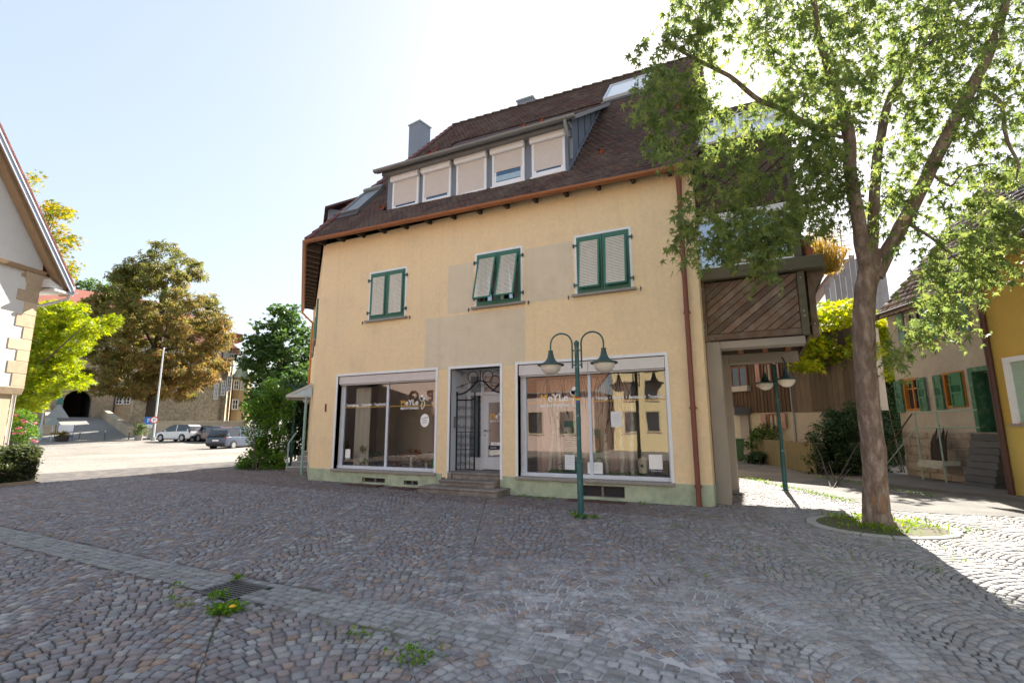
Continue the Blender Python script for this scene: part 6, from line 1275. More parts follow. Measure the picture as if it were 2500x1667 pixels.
car('black car parked between the white SUV and the dark red car', place(503, 51.5), hd(503, 36), kp, H=1.48)
car('dark red car mostly hidden behind the blue SUV', place(528, 49.5), hd(528, 30), rp_, H=1.45)
p_ = place(575, 41.5); car('dark blue SUV parked with its tail towards the square', (p_[0], p_[1], -.02), hd(575, -36), bp_, H=1.66)
car('slate blue car half hidden by the dark blue SUV and the bush', place(612, 46), hd(612, -30), sp_, H=1.5)
# ================================================================ SIDE ENTRANCE: STEPS, CANOPY, RAIL, LAMP
sa = onZ(690, 1152, .05); sb2 = onZ(752, 1152, .05); sx = (sb2-sa).normalized(); sy = Vector((-sx.y, sx.x, 0)); sw = (sb2-sa).length+.4
side = thing('side_steps', 'grey stone steps with pale nosings at the left side entrance of the yellow house', 'steps', tuple(sa))
for i in range(4):
    mb = MB(); c = sa+sx*sw/2+sy*(.18+i*.32+.8)+Vector((0, 0, .085+i*.17)); mb.box(c-Vector((0, 0, .012)), (sw-.1*i, 1.6, .145), ax=(sx, sy, Vector((0, 0, 1)))); s_ = mb.build('step', M('side_step', (.22, .22, .225), .85, .15, 6), side)
    mb = MB(); mb.box(c+Vector((0, 0, .072))-sy*.0, (sw-.1*i, 1.63, .022), ax=(sx, sy, Vector((0, 0, 1)))); mb.build('nosing', M('nosing_pale', (.45, .47, .50), .7, .1), s_)
q = sa+sy*.3; hr = thing('handrail', 'white and teal handrail post on the side steps', 'handrail', tuple(q)); mb = MB(); mb.tube([q+Vector((0, 0, .05)), q+Vector((0, 0, 1.0)), q+sy*.5+Vector((0, 0, 1.35))], .03, 8); mb.build('rail', M('teal_rail', (.25, .38, .38), .5, .1), hr, smooth=True)
w0 = lw(2.6, 0, .03); cn0 = thing('glass_canopy', 'small glazed canopy over the side entrance of the yellow house', 'canopy', tuple(w0)); 
ctop, clow = 3.05, 2.62; A_, B_ = lw(2.2, ctop, .03), lw(3.6, ctop, .03); D_, E_ = lw(2.0, clow, .80), lw(3.8, clow, .80); A2, B2 = lw(2.0, clow, .03), lw(3.8, clow, .03)
cg = M('canopy_glass', (.45, .55, .60), .2, .1, 3, spec=.6)
for poly in ((A_, B_, E_, D_), (A_, D_, A2), (B_, B2, E_)): mb = MB(); mb.add(poly, [tuple(range(len(poly)))]); mb.build('pane', cg, cn0, fixn=False)
for a, b in ((A_, D_), (B_, E_), (D_, E_), (A2, D_), (B2, E_), (A_.lerp(B_, .5), D_.lerp(E_, .5))): mb = MB(); mb.bar(a+Vector((0, 0, .01)), b+Vector((0, 0, .01)), .07, .08); mb.build('bar', M('canopy_white', (.55, .56, .55), .5, .05), cn0)
for u in (1.9,): mb = MB(); mb.bar(lw(u, 0, .2), lw(u, clow, .2), .06); mb.build('support', M('teal_rail'), cn0)
pl_ = atD(716, 1046, 20.5); lamp('twin-armed street lamp behind the ivy left of the yellow house', (pl_.x, pl_.y, gz(pl_.x, pl_.y)), math.radians(25))
# ================================================================ VEGETATION
def tmpl_maple():
    a = [(0, .50), (24, .26), (46, .88), (66, .33), (90, 1.05), (114, .33), (134, .88), (156, .26), (180, .50)]
    V = [(0, 0, 0)]+[(r*math.cos(math.radians(t)), r*math.sin(math.radians(t))+.08, -.18*abs(math.cos(math.radians(t)))*r) for t, r in a]
    return np.array(V), np.array([(0, i, i+1) for i in range(1, 9)])
def tmpl_leaf(w=.42): return np.array([(0, 0, 0), (w*.8, .45, .10), (0, 1, -.05), (-w*.8, .45, .10)]), np.array([(0, 1, 2), (0, 2, 3)])
def tmpl_palm(n=5, w=.13):
    V = [(0, 0, 0)]; F = []
    for k in range(n):
        a = math.radians(90+(k-(n-1)/2)*48); c, s = math.cos(a), math.sin(a); b = len(V); L = 1-.12*abs(k-(n-1)/2)
        V += [(c*L*.6-s*w, s*L*.6+c*w, -.12), (c*L, s*L, -.38), (c*L*.6+s*w, s*L*.6-c*w, -.12)]; F += [(0, b, b+1), (0, b+1, b+2)]
    return np.array(V), np.array(F)
def tmpl_blade():
    return np.array([(-.05, 0, 0), (.05, 0, 0), (.035, .5, .08), (-.035, .5, .08), (0, 1, -.02)]), np.array([(0, 1, 2), (0, 2, 3), (3, 2, 4)])
def rand_rot(n, droop=.0, up=.6, rg=rng):
    """random frames: leaf y axis points outward and a little down, normal mostly up"""
    az = rg.uniform(0, 2*PI, n); el = rg.normal(-droop, .45, n)
    y = np.stack([np.cos(az)*np.cos(el), np.sin(az)*np.cos(el), np.sin(el)], 1)
    nz_ = rg.normal(0, 1, (n, 3))*(1-up); nz_[:, 2] += up+.2
    x = np.cross(y, nz_); x /= np.linalg.norm(x, axis=1, keepdims=True)+1e-9; z = np.cross(x, y)
    return np.stack([x, y, z], 2)
def leafmesh(name, P, size, tmpl, mat, parent, tint=None, droop=.3, up=.6, sv=.3, R=None, tv=.22):
    P = np.asarray(P, float); n = len(P); T, F = tmpl
    R = rand_rot(n, droop, up) if R is None else R
    s = (size*np.clip(rng.normal(1, sv, n), .4, 1.8))[:, None, None]
    V = P[:, None, :]+np.einsum('nij,kj->nki', R, T)*s - np.array(ORG[parent.name] if parent else (0, 0, 0))
    fc = (F[None]+(np.arange(n)*len(T))[:, None, None]).reshape(-1, 3)
    t = np.clip((rng.uniform(0, 1, n) if tint is None else tint)+rng.normal(0, tv, n)*(0 if tint is None else 1), 0, 1)
    c = np.repeat(np.stack([t, t, t], 1), len(F), 0); me = npmesh(name, V.reshape(-1, 3), fc, c)
    return link(name, me, mat, parent)
def polypts(poly, n):
    xs_ = [p[0] for p in poly]; ys_ = [p[1] for p in poly]; out = []
    while len(out) < n:
        x, y = random.uniform(min(xs_), max(xs_)), random.uniform(min(ys_), max(ys_))
        if inpoly(x, y, poly): out.append((x, y))
    return out
def cloud(poly, n, d, ds):
    return [atD(x, y, random.gauss(d, ds)) for x, y in polypts(poly, n)]
def clump_leaves(centers, per, rad, flat=.6):
    C_ = np.array([tuple(c) for c in centers]); n = len(C_)*per; off = rng.normal(0, 1, (n, 3)); off /= np.linalg.norm(off, axis=1, keepdims=True); off *= (rng.uniform(0, 1, (n, 1))**.45)*rad; off[:, 2] *= flat
    return np.repeat(C_, per, 0)+off
bark = M('maple_bark', (.17, .125, .10), .95, .30, 7, 1.0, 22, stretch=(2.2, 2.2, .7), col2=(.34, .28, .235), c2amt=.28, c2scale=5.0, c2sharp=.15)
barkd = M('dark_bark', (.07, .055, .045), .95, .25, 3, .8, 10, stretch=(2, 2, .5))
# ---------------------------------------------------------------- the maple in the square
maple = thing('maple_tree', 'big maple tree with forked trunk in a stone ring at the right', 'tree', tuple(TREE))
D0 = pix(TREE)[2]
def mp(x, y, dd=0): return atD(x, y, D0+dd)
def limb(name, pts, parent, mat=bark, n=10):
    P = [Vector(p[0]) for p in pts]; R_ = [p[1] for p in pts]; Q, S = [], []
    for i in range(len(P)-1):
        for k in range(4):
            t = k/4; a = P[max(i-1, 0)]; b = P[i]; c = P[i+1]; d = P[min(i+2, len(P)-1)]
            q = .5*((2*b)+(c-a)*t+(2*a-5*b+4*c-d)*t*t+(-a+3*b-3*c+d)*t**3); Q.append(q+Vector((random.gauss(0, .006), random.gauss(0, .006), 0))); S.append((R_[i]*(1-t)+R_[i+1]*t)*random.uniform(.96, 1.05))
    Q.append(P[-1]); S.append(R_[-1]); mb = MB(); mb.tube(Q, S, n); return mb.build(name, mat, parent, smooth=True)
base = Vector((TREE.x, TREE.y, -.05))
tp = [(base, .27), (Vector((TREE.x-.005, TREE.y, .10)), .205), (Vector((TREE.x-.01, TREE.y, .30)), .178)]
for x, y, r_ in ((2132, 1100, .165), (2118, 960, .155), (2108, 820, .147), (2112, 720, .147), (2124, 655, .155), (2126, 610, .12)): tp.append((mp(x, y), r_))
limb('trunk', tp, maple, n=18)
lb = [((2118, 670, 0), .15), ((2098, 560, -.1), .13), ((2078, 430, -.15), .118), ((2072, 320, -.2), .115), ((2048, 238, -.3), .085), ((2005, 120, -.5), .06), ((1985, -20, -.8), .045), ((1970, -200, -1), .03)]
L2 = [((2128, 660, .05), .12), ((2132, 540, .15), .11), ((2140, 400, .25), .10), ((2165, 260, .35), .085), ((2225, 150, .45), .065), ((2290, 60, .5), .045), ((2360, -90, .6), .03)]
L3 = [((2136, 675, -.02), .16), ((2185, 580, -.1), .145), ((2245, 470, -.25), .135), ((2305, 345, -.4), .125), ((2360, 235, -.5), .115), ((2415, 130, -.6), .09), ((2455, 10, -.8), .075), ((2500, -150, -1), .05)]
B1 = [((2070, 305, -.2), .075), ((1990, 312, -.3), .06), ((1900, 262, -.6), .05), ((1858, 248, -.7), .045), ((1780, 186, -.8), .04), ((1700, 145, -.9), .032), ((1615, 98, -1.0), .018)]
B2 = [((2060, 335, -.2), .04), ((2010, 330, .2), .03), ((1930, 345, .3), .022), ((1830, 390, .2), .014)]
B3 = [((2215, 545, -.15), .035), ((2270, 580, -.4), .028), ((2326, 626, -.7), .018), ((2380, 660, -.9), .01)]
B4 = [((2375, 210, -.5), .05), ((2440, 250, -.8), .035), ((2455, 330, -1), .03), ((2482, 395, -1.1), .024), ((2480, 440, -1.1), .012)]
B5 = [((2110, 480, -.05), .03), ((2040, 470, .1), .02), ((1960, 500, .2), .012), ((1880, 520, .2), .008)]
B6 = [((2180, 250, .35), .05), ((2230, 140, .1), .04), ((2300, 90, -.2), .03), ((2420, 60, -.4), .02)]
B7 = [((2270, 420, -.3), .03), ((2320, 455, -.5), .02), ((2360, 410, -.7), .016), ((2430, 400, -.8), .01)]
for L_ in (lb, L2, L3, B1, B2, B3, B4, B5, B6, B7): limb('limb', [(mp(*p), r_*.74) for p, r_ in L_], maple, n=10)
cut = M('cut_wood', (.50, .33, .18), .8, .1, 8)
for x, y, dd in ((2210, 530, -.30), (2083, 203, -.45), (2092, 262, -.35)):
    p = mp(x, y, dd); q = p+(CAM0-p).normalized()*.10+Vector((0, 0, -.01)); mb = MB(); mb.tube([p, q], .055, 10); st_ = mb.build('branch_stub', bark, maple); mb = MB(); mb.tube([q, q+(CAM0-p).normalized()*.006], .045, 10); mb.build('cut_face', cut, st_)
wound = M('bark_wound', (.26, .155, .095), .9, .35, 14, .8, 40, stretch=(1, 1, .4))
for a_c, z_c, w_, h_ in ((-1.85, .40, .20, .12), (-1.2, .36, .26, .19), (-1.0, .70, .10, .10)):
    mb = MB(); n_ = 12; rim = []
    for i in range(n_):
        t = 2*PI*i/n_; k = random.uniform(.6, 1.15); rim.append((a_c+w_*math.cos(t)*k, z_c+h_*math.sin(t)*k))
    rr_ = lambda z: (.205 if z < .15 else .178+(z-.3)*-.012)+.012
    tx_ = lambda z: TREE.x-.01-(z-.3)*.0
    pc = mp(2132, 1100); ax0 = Vector((TREE.x-.01, TREE.y, .30)); axis = lambda z: ax0.lerp(pc, max(0, (z-.3)/(pc.z-.3)))
    mb.add([axis(z_c)+Vector((math.cos(a_c)*(rr_(z_c)+.006), math.sin(a_c)*(rr_(z_c)+.006), z_c-axis(z_c).z))]+[axis(z)+Vector((math.cos(a)*rr_(z), math.sin(a)*rr_(z), z-axis(z).z)) for a, z in rim], [(0, i+1, (i+1) % n_+1) for i in range(n_)]); mb.build('bark_wound', wound, maple, fixn=False)
regions = [  # polygon in the picture, twigs, depth offset, spread
    ([(1560, 150), (1545, 110), (1640, 20), (1660, -40), (1820, -40), (1800, 60), (1760, 130), (1680, 170), (1600, 175)], 95, -1.0, .30),
    ([(1590, 165), (1640, 150), (1720, 180), (1735, 270), (1700, 360), (1650, 340), (1620, 360), (1585, 345), (1560, 300), (1575, 220)], 90, -1.0, .30),
    ([(1690, 260), (1760, 220), (1850, 250), (1990, 300), (2060, 330), (2060, 420), (2020, 520), (1960, 560), (1880, 560), (1800, 560), (1730, 540), (1690, 480), (1680, 380)], 185, -.5, .45),
    ([(1700, 500), (1780, 500), (1900, 500), (1950, 540), (1930, 590), (1890, 620), (1900, 680), (1860, 670), (1840, 620), (1780, 640), (1720, 660), (1700, 600)], 95, -.6, .30),
    ([(1860, 240), (1840, 120), (1850, -40), (2140, -60), (2150, 150), (2110, 260), (2060, 310), (1950, 310)], 290, -.5, .6),
    ([(2130, 250), (2130, -60), (2300, -60), (2320, 150), (2250, 330), (2180, 360)], 215, .3, .6),
    ([(2280, 200), (2300, -60), (2560, -60), (2560, 400), (2460, 420), (2380, 380), (2320, 330)], 235, -.5, .6),
    ([(2080, 330), (2200, 340), (2350, 380), (2480, 420), (2490, 500), (2380, 520), (2330, 560), (2240, 560), (2200, 600), (2090, 520)], 120, 0, .5),
    ([(2230, 600), (2290, 560), (2380, 520), (2500, 460), (2530, 520), (2440, 580), (2450, 640), (2410, 690), (2400, 760), (2350, 740), (2320, 790), (2280, 820), (2250, 800), (2180, 880), (2165, 850), (2200, 770), (2230, 700)], 150, -.85, .25),
    ([(1680, 480), (1705, 520), (1690, 600), (1655, 590), (1620, 620), (1605, 610), (1640, 560), (1655, 500)], 14, -.9, .1),
    ([(1935, 320), (2060, 320), (2080, 420), (2060, 540), (1980, 560), (1940, 480)], 110, .1, .4),
    ([(1600, -50), (1800, -350), (2100, -600), (2500, -650), (2800, -400), (2800, 300), (2600, 450), (2560, -60)], 220, -.6, 1.2),
]
tw = []
for poly, n, dd, ds in regions:
    for x, y in polypts(poly, n):
        d = D0+random.gauss(dd, ds); p = atD(x, y, d)
        lim = 10.35 if p.x < 1.7 else 99
        if p.y > lim: p = CAM0+(p-CAM0)*((lim-random.random()*.4)/p.y)
        tw.append(p)
Pl, Rl, twb = [], [], MB()
cen_ = mp(2130, 250)
for p in tw:
    a = random.uniform(0, 2*PI); dirv = Vector((math.cos(a), math.sin(a)*.6, random.uniform(-1.3, -.1)))+Vector((p.x-cen_.x, 0, 0)).normalized()*.35; dirv.normalize(); Lt = random.uniform(.22, .46); nl = random.randint(11, 17); prev = p
    for k in range(nl):
        t = k/nl; q = p+dirv*Lt*t+Vector((0, 0, -.30*Lt*t*t))+Vector((random.gauss(0, .035), random.gauss(0, .035), random.gauss(0, .03))); Pl.append(tuple(q))
    if random.random() < .45: twb.tube([p-dirv*.10, p+dirv*Lt*.5+Vector((0, 0, -.05)), p+dirv*Lt+Vector((0, 0, -.3*Lt))], [.0045, .003, .0015], 3, caps=False)
Pl = np.array(Pl); print('maple leaves', len(Pl))
maple_leaf = Mleaf('maple_leaf', (.075, .12, .04), (.13, .185, .055), (.21, .26, .075), trans=.55)
leafmesh('crown', Pl, .078, tmpl_maple(), maple_leaf, maple, droop=.95, up=.3, sv=.4)
o = twb.build('twigs', barkd, maple, fixn=False); o['kind'] = 'stuff'
# stone ring round the tree and its soil
soil = M('soil', (.10, .085, .055), .95, .25, 8, .7, 40, col2=(.09, .12, .03), c2amt=.4, c2scale=3)
mb = MB(); mb.add([(TREE.x+(RING_R-.13)*math.cos(a), TREE.y+(RING_R-.13)*math.sin(a), .012) for a in [2*PI*i/40 for i in range(40)]], [tuple(range(40))]); o = mb.build('tree_pit', soil, fixn=False); reg(o, 'bare soil in the round pit below the maple', 'soil', kind='structure')
rg_ = thing('tree_ring', 'circle of pale flat kerb stones round the maple pit', 'kerb ring', tuple(TREE)); NR = 16
for i in range(NR):
    a0, a1 = 2*PI*i/NR+.008, 2*PI*(i+1)/NR-.008; mb = MB(); pts = [(RING_R-.15, a0), (RING_R-.15, (a0+a1)/2), (RING_R-.15, a1), (RING_R, a1), (RING_R, (a0+a1)/2), (RING_R, a0)]
    mb.prism([(TREE.x+r_*math.cos(a), TREE.y+r_*math.sin(a), -.02) for r_, a in pts], (0, 0, .034)); mb.build('kerb_stone', M('kerb_pale', (.36, .35, .33), .85, .12, 6, .3, 40, objvar=.1), rg_, bevel=.008)
# ---------------------------------------------------------------- other trees
def crown_tree(name, label, base, trunk_r, crown_pts, per, rad, leaf, tmpl, mat, trunk_top, flat=.6, tintf=None, limbs=5, group=None, droop=.3, barkm=barkd, trunk_pts=None):
    t = thing(name, label, 'tree', tuple(base), group); top = Vector(trunk_top); b = Vector(base)
    limb('trunk', [(b-Vector((0, 0, .3)), trunk_r*1.3), (b.lerp(top, .35), trunk_r), (b.lerp(top, .7), trunk_r*.75), (top, trunk_r*.4)], t, barkm, 10)
    cs = [Vector(c) for c in crown_pts]
    for i in range(limbs):
        c = random.choice(cs); s_ = b.lerp(top, random.uniform(.35, .85)); limb('limb', [(s_, trunk_r*.4), (s_.lerp(c, .5)+Vector((0, 0, .1*trunk_r)), trunk_r*.25), (c, trunk_r*.08)], t, barkm, 6)
    P_ = clump_leaves(cs, per, rad, flat); tint = tintf(P_) if tintf else None
    leafmesh('crown', P_, leaf, tmpl, mat, t, tint=tint, droop=droop); return t
def egg(c, rx, ry, rz, n, top=.6, shell=.45):
    out = []
    while len(out) < n:
        v = Vector((random.uniform(-1, 1), random.uniform(-1, 1), random.uniform(-1, 1))); l = v.length
        w = 1 if v.z < 0 else 1-(1-top)*v.z
        if math.hypot(v.x, v.y)/w > math.sqrt(max(0, 1-v.z*v.z)) or (l < shell and random.random() < .75): continue
        out.append(Vector(c)+Vector((v.x*rx, v.y*ry, v.z*rz)))
    return out
dC = 62; cb = gpt2(367, dC); cc = atD(388, 800, dC); s_px = dC/FPX
cpts = egg(cc, 168*s_px, 150*s_px, 225*s_px, 430, .5)
cpts = [p for p in cpts if not (p.z < cb.z+5.0)]
def chest_tint(P_):
    v = (P_-np.array(tuple(cc))); r_ = v@np.array(tuple(CR)); return np.clip((.34-.30*v[:, 2]/(225*s_px)+.20*r_/(170*s_px)), 0, 1)
crown_tree('chestnut_tree', 'huge horse chestnut with browning leaves in front of the castle', cb, .55, cpts, 30, 1.2, .48, tmpl_palm(5, .15), Mleaf('chestnut_leaf', (.11, .135, .03), (.19, .16, .05), (.27, .165, .055), trans=.45), cc+Vector((0, 0, 6)), .55, chest_tint, 9, droop=.5)
dM = 82; mcn = atD(686, 865, dM); cpts = egg(mcn, 78*dM/FPX, 6, 128*dM/FPX, 150, .65)
crown_tree('far_tree', 'tall dense green tree between the castle wing and the yellow house', gpt2(672, dM), .5, cpts, 55, 1.5, .62, tmpl_leaf(.5), Mleaf('far_leaf', (.03, .075, .022), (.06, .12, .03), (.09, .15, .04), trans=.35), mcn+Vector((0, 0, 5)), .6, None, 6)
for px_, py_, rx, rz_, lab in ((735, 960, 40, 70, 'pale green tree half hidden behind the yellow house corner'), (652, 985, 42, 60, 'lower green tree behind the tall shrub right of the castle oriel')):
    c = atD(px_, py_, 60); crown_tree('far_tree', lab, gpt2(px_, 60), .25, egg(c, rx*60/FPX, 2.5, rz_*60/FPX, 45, .7), 55, 1.0, .45, tmpl_leaf(.5), MATS['far_leaf'], c, .7, None, 3)
c = atD(235, 735, 112); crown_tree('far_tree', 'distant green tree tops rising behind the castle roof', (c.x, c.y, 0), .5, egg(c+CR*1, 9, 5, 5.5, 90, .8), 55, 1.6, .7, tmpl_leaf(.5), Mleaf('far_leaf_light', (.05, .10, .025), (.09, .16, .035), trans=.4), c, .7, None, 4)
# bright lime tree beside the white house
lime = Mleaf('lime_leaf', (.11, .18, .015), (.21, .28, .018), (.34, .36, .03), trans=.5)
polyL = [(110, 740), (200, 740), (195, 790), (290, 765), (292, 785), (240, 815), (215, 830), (235, 850), (190, 860), (205, 885), (165, 905), (212, 925), (205, 945), (150, 955), (110, 975), (90, 1000), (55, 1020), (20, 1050), (30, 960), (60, 850), (90, 780)]
dl_ = 33; lp = cloud(polyL, 330, dl_, 1.2)
crown_tree('lime_green_tree', 'bright lime green tree growing behind the white gabled house', gpt2(60, dl_), .2, lp, 60, .55, .20, tmpl_maple(), lime, atD(70, 800, dl_), .5, None, 7)
polyU = [(20, 400), (60, 460), (95, 420), (70, 500), (130, 500), (180, 505), (150, 560), (185, 580), (160, 620), (190, 650), (170, 690), (120, 690), (80, 560), (20, 430)]
crown_tree('yellowing_tree', 'taller yellowing tree showing over the verge of the white gabled house', gpt2(45, 36), .22, cloud(polyU, 95, 36, 1.0), 36, .62, .21, tmpl_maple(), Mleaf('yellowing_leaf', (.07, .13, .02), (.20, .20, .02), (.38, .26, .02), trans=.5), atD(60, 560, 36), .7, None, 7)
# yellow-green maple behind the wooden bay
polyR = [(1955, 800), (1985, 770), (2000, 740), (2040, 730), (2080, 735), (2130, 760), (2200, 790), (2200, 900), (2150, 930), (2080, 920), (2040, 895), (1990, 905), (1950, 900), (1935, 870)]
crown_tree('yellow_maple', 'yellow-green leafy tree overhanging the lane behind the maple trunk', onZ(2120, 1150)+Vector((0, 2, 0)), .15, cloud(polyR, 260, 20.5, .7), 48, .42, .15, tmpl_maple(), Mleaf('yellow_maple_leaf', (.09, .16, .015), (.22, .28, .015), (.42, .38, .02), trans=.55), atD(2090, 830, 20.5), .6, None, 7)
# ---------------------------------------------------------------- shrubs, hedge, ivy
def shrub(name, label, base, pts, per, rad, leaf, mat, tmpl=None, cat='shrub', flat=.8, stems=4, group=None):
    t = thing(name, label, cat, tuple(base), group); P_ = clump_leaves(pts, per, rad, flat); P_ = P_[P_[:, 2] > base[2]+.01]
    for i in range(stems):
        c = Vector(random.choice(pts)); b = Vector(base); mb = MB(); mb.tube([b+Vector((random.uniform(-.1, .1), random.uniform(-.1, .1), 0)), b.lerp(c, .5)+Vector((0, 0, .1)), c], [.02, .015, .006], 5); mb.build('stem', barkd, t)
    leafmesh('foliage', P_, leaf, tmpl or tmpl_leaf(), mat, t, droop=.2); return t
dkg = Mleaf('dark_shrub_leaf', (.012, .035, .014), (.03, .065, .022), (.05, .09, .03), trans=.25); mdg = Mleaf('green_shrub_leaf', (.03, .085, .015), (.07, .16, .02), (.15, .26, .03), trans=.4)
b = onZ(625, 1150, .06); shrub('tall_shrub', 'tall bright green shrub left of the side steps', b, cloud([(640, 960), (665, 930), (700, 955), (720, 990), (690, 1050), (685, 1110), (650, 1150), (612, 1150), (610, 1080), (598, 1030), (605, 990)], 150, 20.2, .5), 60, .30, .10, mdg)
b2 = onZ(600, 1150, .05); shrub('low_shrub', 'low spreading green shrub at the foot of the tall shrub', b2, cloud([(578, 1148), (590, 1118), (640, 1105), (690, 1110), (690, 1148), (640, 1158)], 85, 19.2, .4), 50, .20, .085, Mleaf('fresh_leaf', (.06, .13, .02), (.12, .22, .03), trans=.4))
shrub('ivy_wall', 'dark ivy mass behind the side steps beside the yellow house', atD(722, 1120, 22.3), cloud([(690, 1110), (695, 1000), (700, 960), (735, 945), (758, 950), (758, 1110)], 120, 22.6, .35), 70, .32, .11, dkg)
hb0, hb1 = onZ(86, 1178, .07), onZ(-260, 1215, .07)
hp = []
hd_ = (hb1-hb0); hperp = Vector((-hd_.y, hd_.x, 0)).normalized(); hperp = Vector((ray(86, 1050).x, ray(86, 1050).y, 0)).normalized()
for i in range(620): hp.append(hb0+hd_*random.uniform(.02, 1)+hperp*random.uniform(0, .8)+Vector((0, 0, random.uniform(.1, .98))))
hedge = shrub('box_hedge', 'clipped dark green hedge in front of the white gabled house', tuple(hb0), hp, 46, .17, .062, Mleaf('hedge_leaf', (.02, .045, .012), (.06, .09, .02), (.13, .13, .05), trans=.3), cat='hedge')
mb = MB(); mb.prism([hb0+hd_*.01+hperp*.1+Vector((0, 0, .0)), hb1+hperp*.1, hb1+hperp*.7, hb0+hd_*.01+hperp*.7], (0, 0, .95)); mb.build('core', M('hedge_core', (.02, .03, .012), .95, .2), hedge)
mb = MB(); mb.prism([hb0-hperp*.25+Vector((0, 0, -.1)), hb1-hperp*.25+Vector((0, 0, -.1)), hb1-hperp*.05+Vector((0, 0, -.1)), hb0-hperp*.05+Vector((0, 0, -.1))], (0, 0, .18)); reg(mb.build('hedge_kerb', M('kerb_sand', (.35, .26, .18), .9, .12)), 'sandstone kerb along the foot of the clipped hedge', 'kerb')
rb_ = atD(60, 1060, 24); rb_.z = .1; rose = shrub('rose_bush', 'rose bush with pink blooms beside the sandstone wall', rb_, cloud([(35, 1085), (45, 1000), (80, 1010), (92, 1050), (85, 1088)], 60, 24, .3), 40, .25, .09, mdg)
for i in range(12):
    p = atD(random.uniform(35, 88), random.uniform(1005, 1080), 23.6); mb = MB(); mb.lathe([(.001, -.05), (.07, -.03), (.09, .02), (.05, .06), (.001, .05)], p, 8); mb.build('bloom', M('pink_bloom', (.65, .18, .22), .7, .1), rose, smooth=True)
shrub('planter_shrub', 'yellow flowers and leaves spilling from the round wooden planter', pp1+Vector((0, 0, .4)), [pp1+Vector((random.gauss(0, .3), random.gauss(0, .3), random.uniform(.5, .9))) for i in range(16)], 30, .22, .14, Mleaf('flower_leaf', (.05, .10, .02), (.40, .25, .02), trans=.3), cat='plant', stems=1)
shrub('planter_shrub', 'leafy pale shrub growing in the grey tub', pp2+Vector((0, 0, .4)), [pp2+Vector((random.gauss(0, .28), random.gauss(0, .28), random.uniform(.6, 1.6))) for i in range(22)], 30, .28, .16, Mleaf('pale_leaf', (.08, .13, .04), (.18, .24, .10), trans=.3), cat='plant', stems=1)
# lane side: dark bush, garden, ivy on fence
b = onZ(2035, 1190); shrub('dark_bush', 'large dark green bush at the corner of the picket fence', b, cloud([(1965, 1110), (1990, 1040), (2040, 990), (2110, 985), (2160, 1000), (2170, 1180), (2060, 1195), (1990, 1165)], 260, 17.3, .5), 60, .26, .09, dkg)
bh = thing('garden_hedge', 'dark overgrown hedge closing the garden behind the maple trunk', 'hedge', tuple(onZ(2090, 1135)))
leafmesh('foliage', clump_leaves(cloud([(1985, 1125), (1990, 930), (2240, 900), (2245, 1130)], 330, 24.0, .35), 50, .4, .8), .14, tmpl_leaf(), dkg, bh, droop=.2)
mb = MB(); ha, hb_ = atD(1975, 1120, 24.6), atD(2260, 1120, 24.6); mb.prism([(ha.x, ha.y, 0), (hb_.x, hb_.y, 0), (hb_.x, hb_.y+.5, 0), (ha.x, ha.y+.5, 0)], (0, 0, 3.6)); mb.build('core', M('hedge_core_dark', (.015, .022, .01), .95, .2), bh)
shrub('garden_shrub', 'mixed dark garden shrubs behind the picket fence', onZ(1870, 1115), cloud([(1822, 1090), (1840, 1050), (1870, 1035), (1900, 1045), (1940, 1035), (1950, 1085), (1900, 1095)], 110, 23.0, .5), 50, .25, .10, Mleaf('garden_leaf', (.02, .05, .015), (.05, .11, .02), (.12, .22, .03), trans=.35))
shrub('fence_ivy', 'dark ivy tumbling over the picket fence by the bin', onZ(1860, 1135), cloud([(1818, 1118), (1840, 1100), (1905, 1118), (1905, 1140), (1850, 1140)], 60, 22.0, .3), 45, .16, .09, dkg)
b = onZ(2200, 1160)+Vector((.3, 1.6, 0)); shrub('climber', 'dark climbing greenery between the trunk and the stone house', b, cloud([(2120, 900), (2180, 860), (2200, 1000), (2215, 1155), (2120, 1165)], 200, 21.2, .4), 50, .35, .13, dkg)
# ornamental grass and reddish plant on the ledge of the bay
def grass(name, label, base, n, h, spread, mat, cat='grass', kind=None, blade=.03):
    t = thing(name, label, cat, tuple(base)); P_ = np.array(tuple(base))+np.stack([rng.normal(0, spread*.35, n), rng.normal(0, spread*.35, n), np.zeros(n)], 1)
    az = rng.uniform(0, 2*PI, n); ln = rng.uniform(.1, .75, n)
    y = np.stack([np.cos(az)*ln, np.sin(az)*ln, np.sqrt(1-ln**2)], 1); x = np.stack([-np.sin(az), np.cos(az), 0*az], 1); R = np.stack([x, y, np.cross(x, y)], 2)
    T, F = tmpl_blade(); T = T*np.array([blade/.05/h*.5, 1, 1.0]); T[4, 2] -= .3; T[2:4, 2] += .02
    leafmesh('blades', P_, h, (T, F), mat, t, R=R); return t
gg = Mleaf('golden_grass', (.20, .16, .04), (.38, .27, .06), (.50, .40, .12), trans=.45)
gpos = onY(2022, 700, 12.6); grass('ornamental_grass', 'golden grass tuft spilling over the ledge of the timber bay', (gpos.x-.1, 12.6, 4.9), 900, .75, .45, gg, blade=.012)
shrub('ledge_plant', 'orange and green plant on the ledge of the timber bay', (1.3, 12.9, 4.9), [Vector((1.35+random.gauss(0, .2), 12.9+random.gauss(0, .3), 5.15+random.gauss(0, .2))) for i in range(30)], 30, .16, .07, Mleaf('autumn_leaf', (.12, .12, .02), (.35, .20, .02), (.45, .25, .03), trans=.4), cat='plant', stems=3)
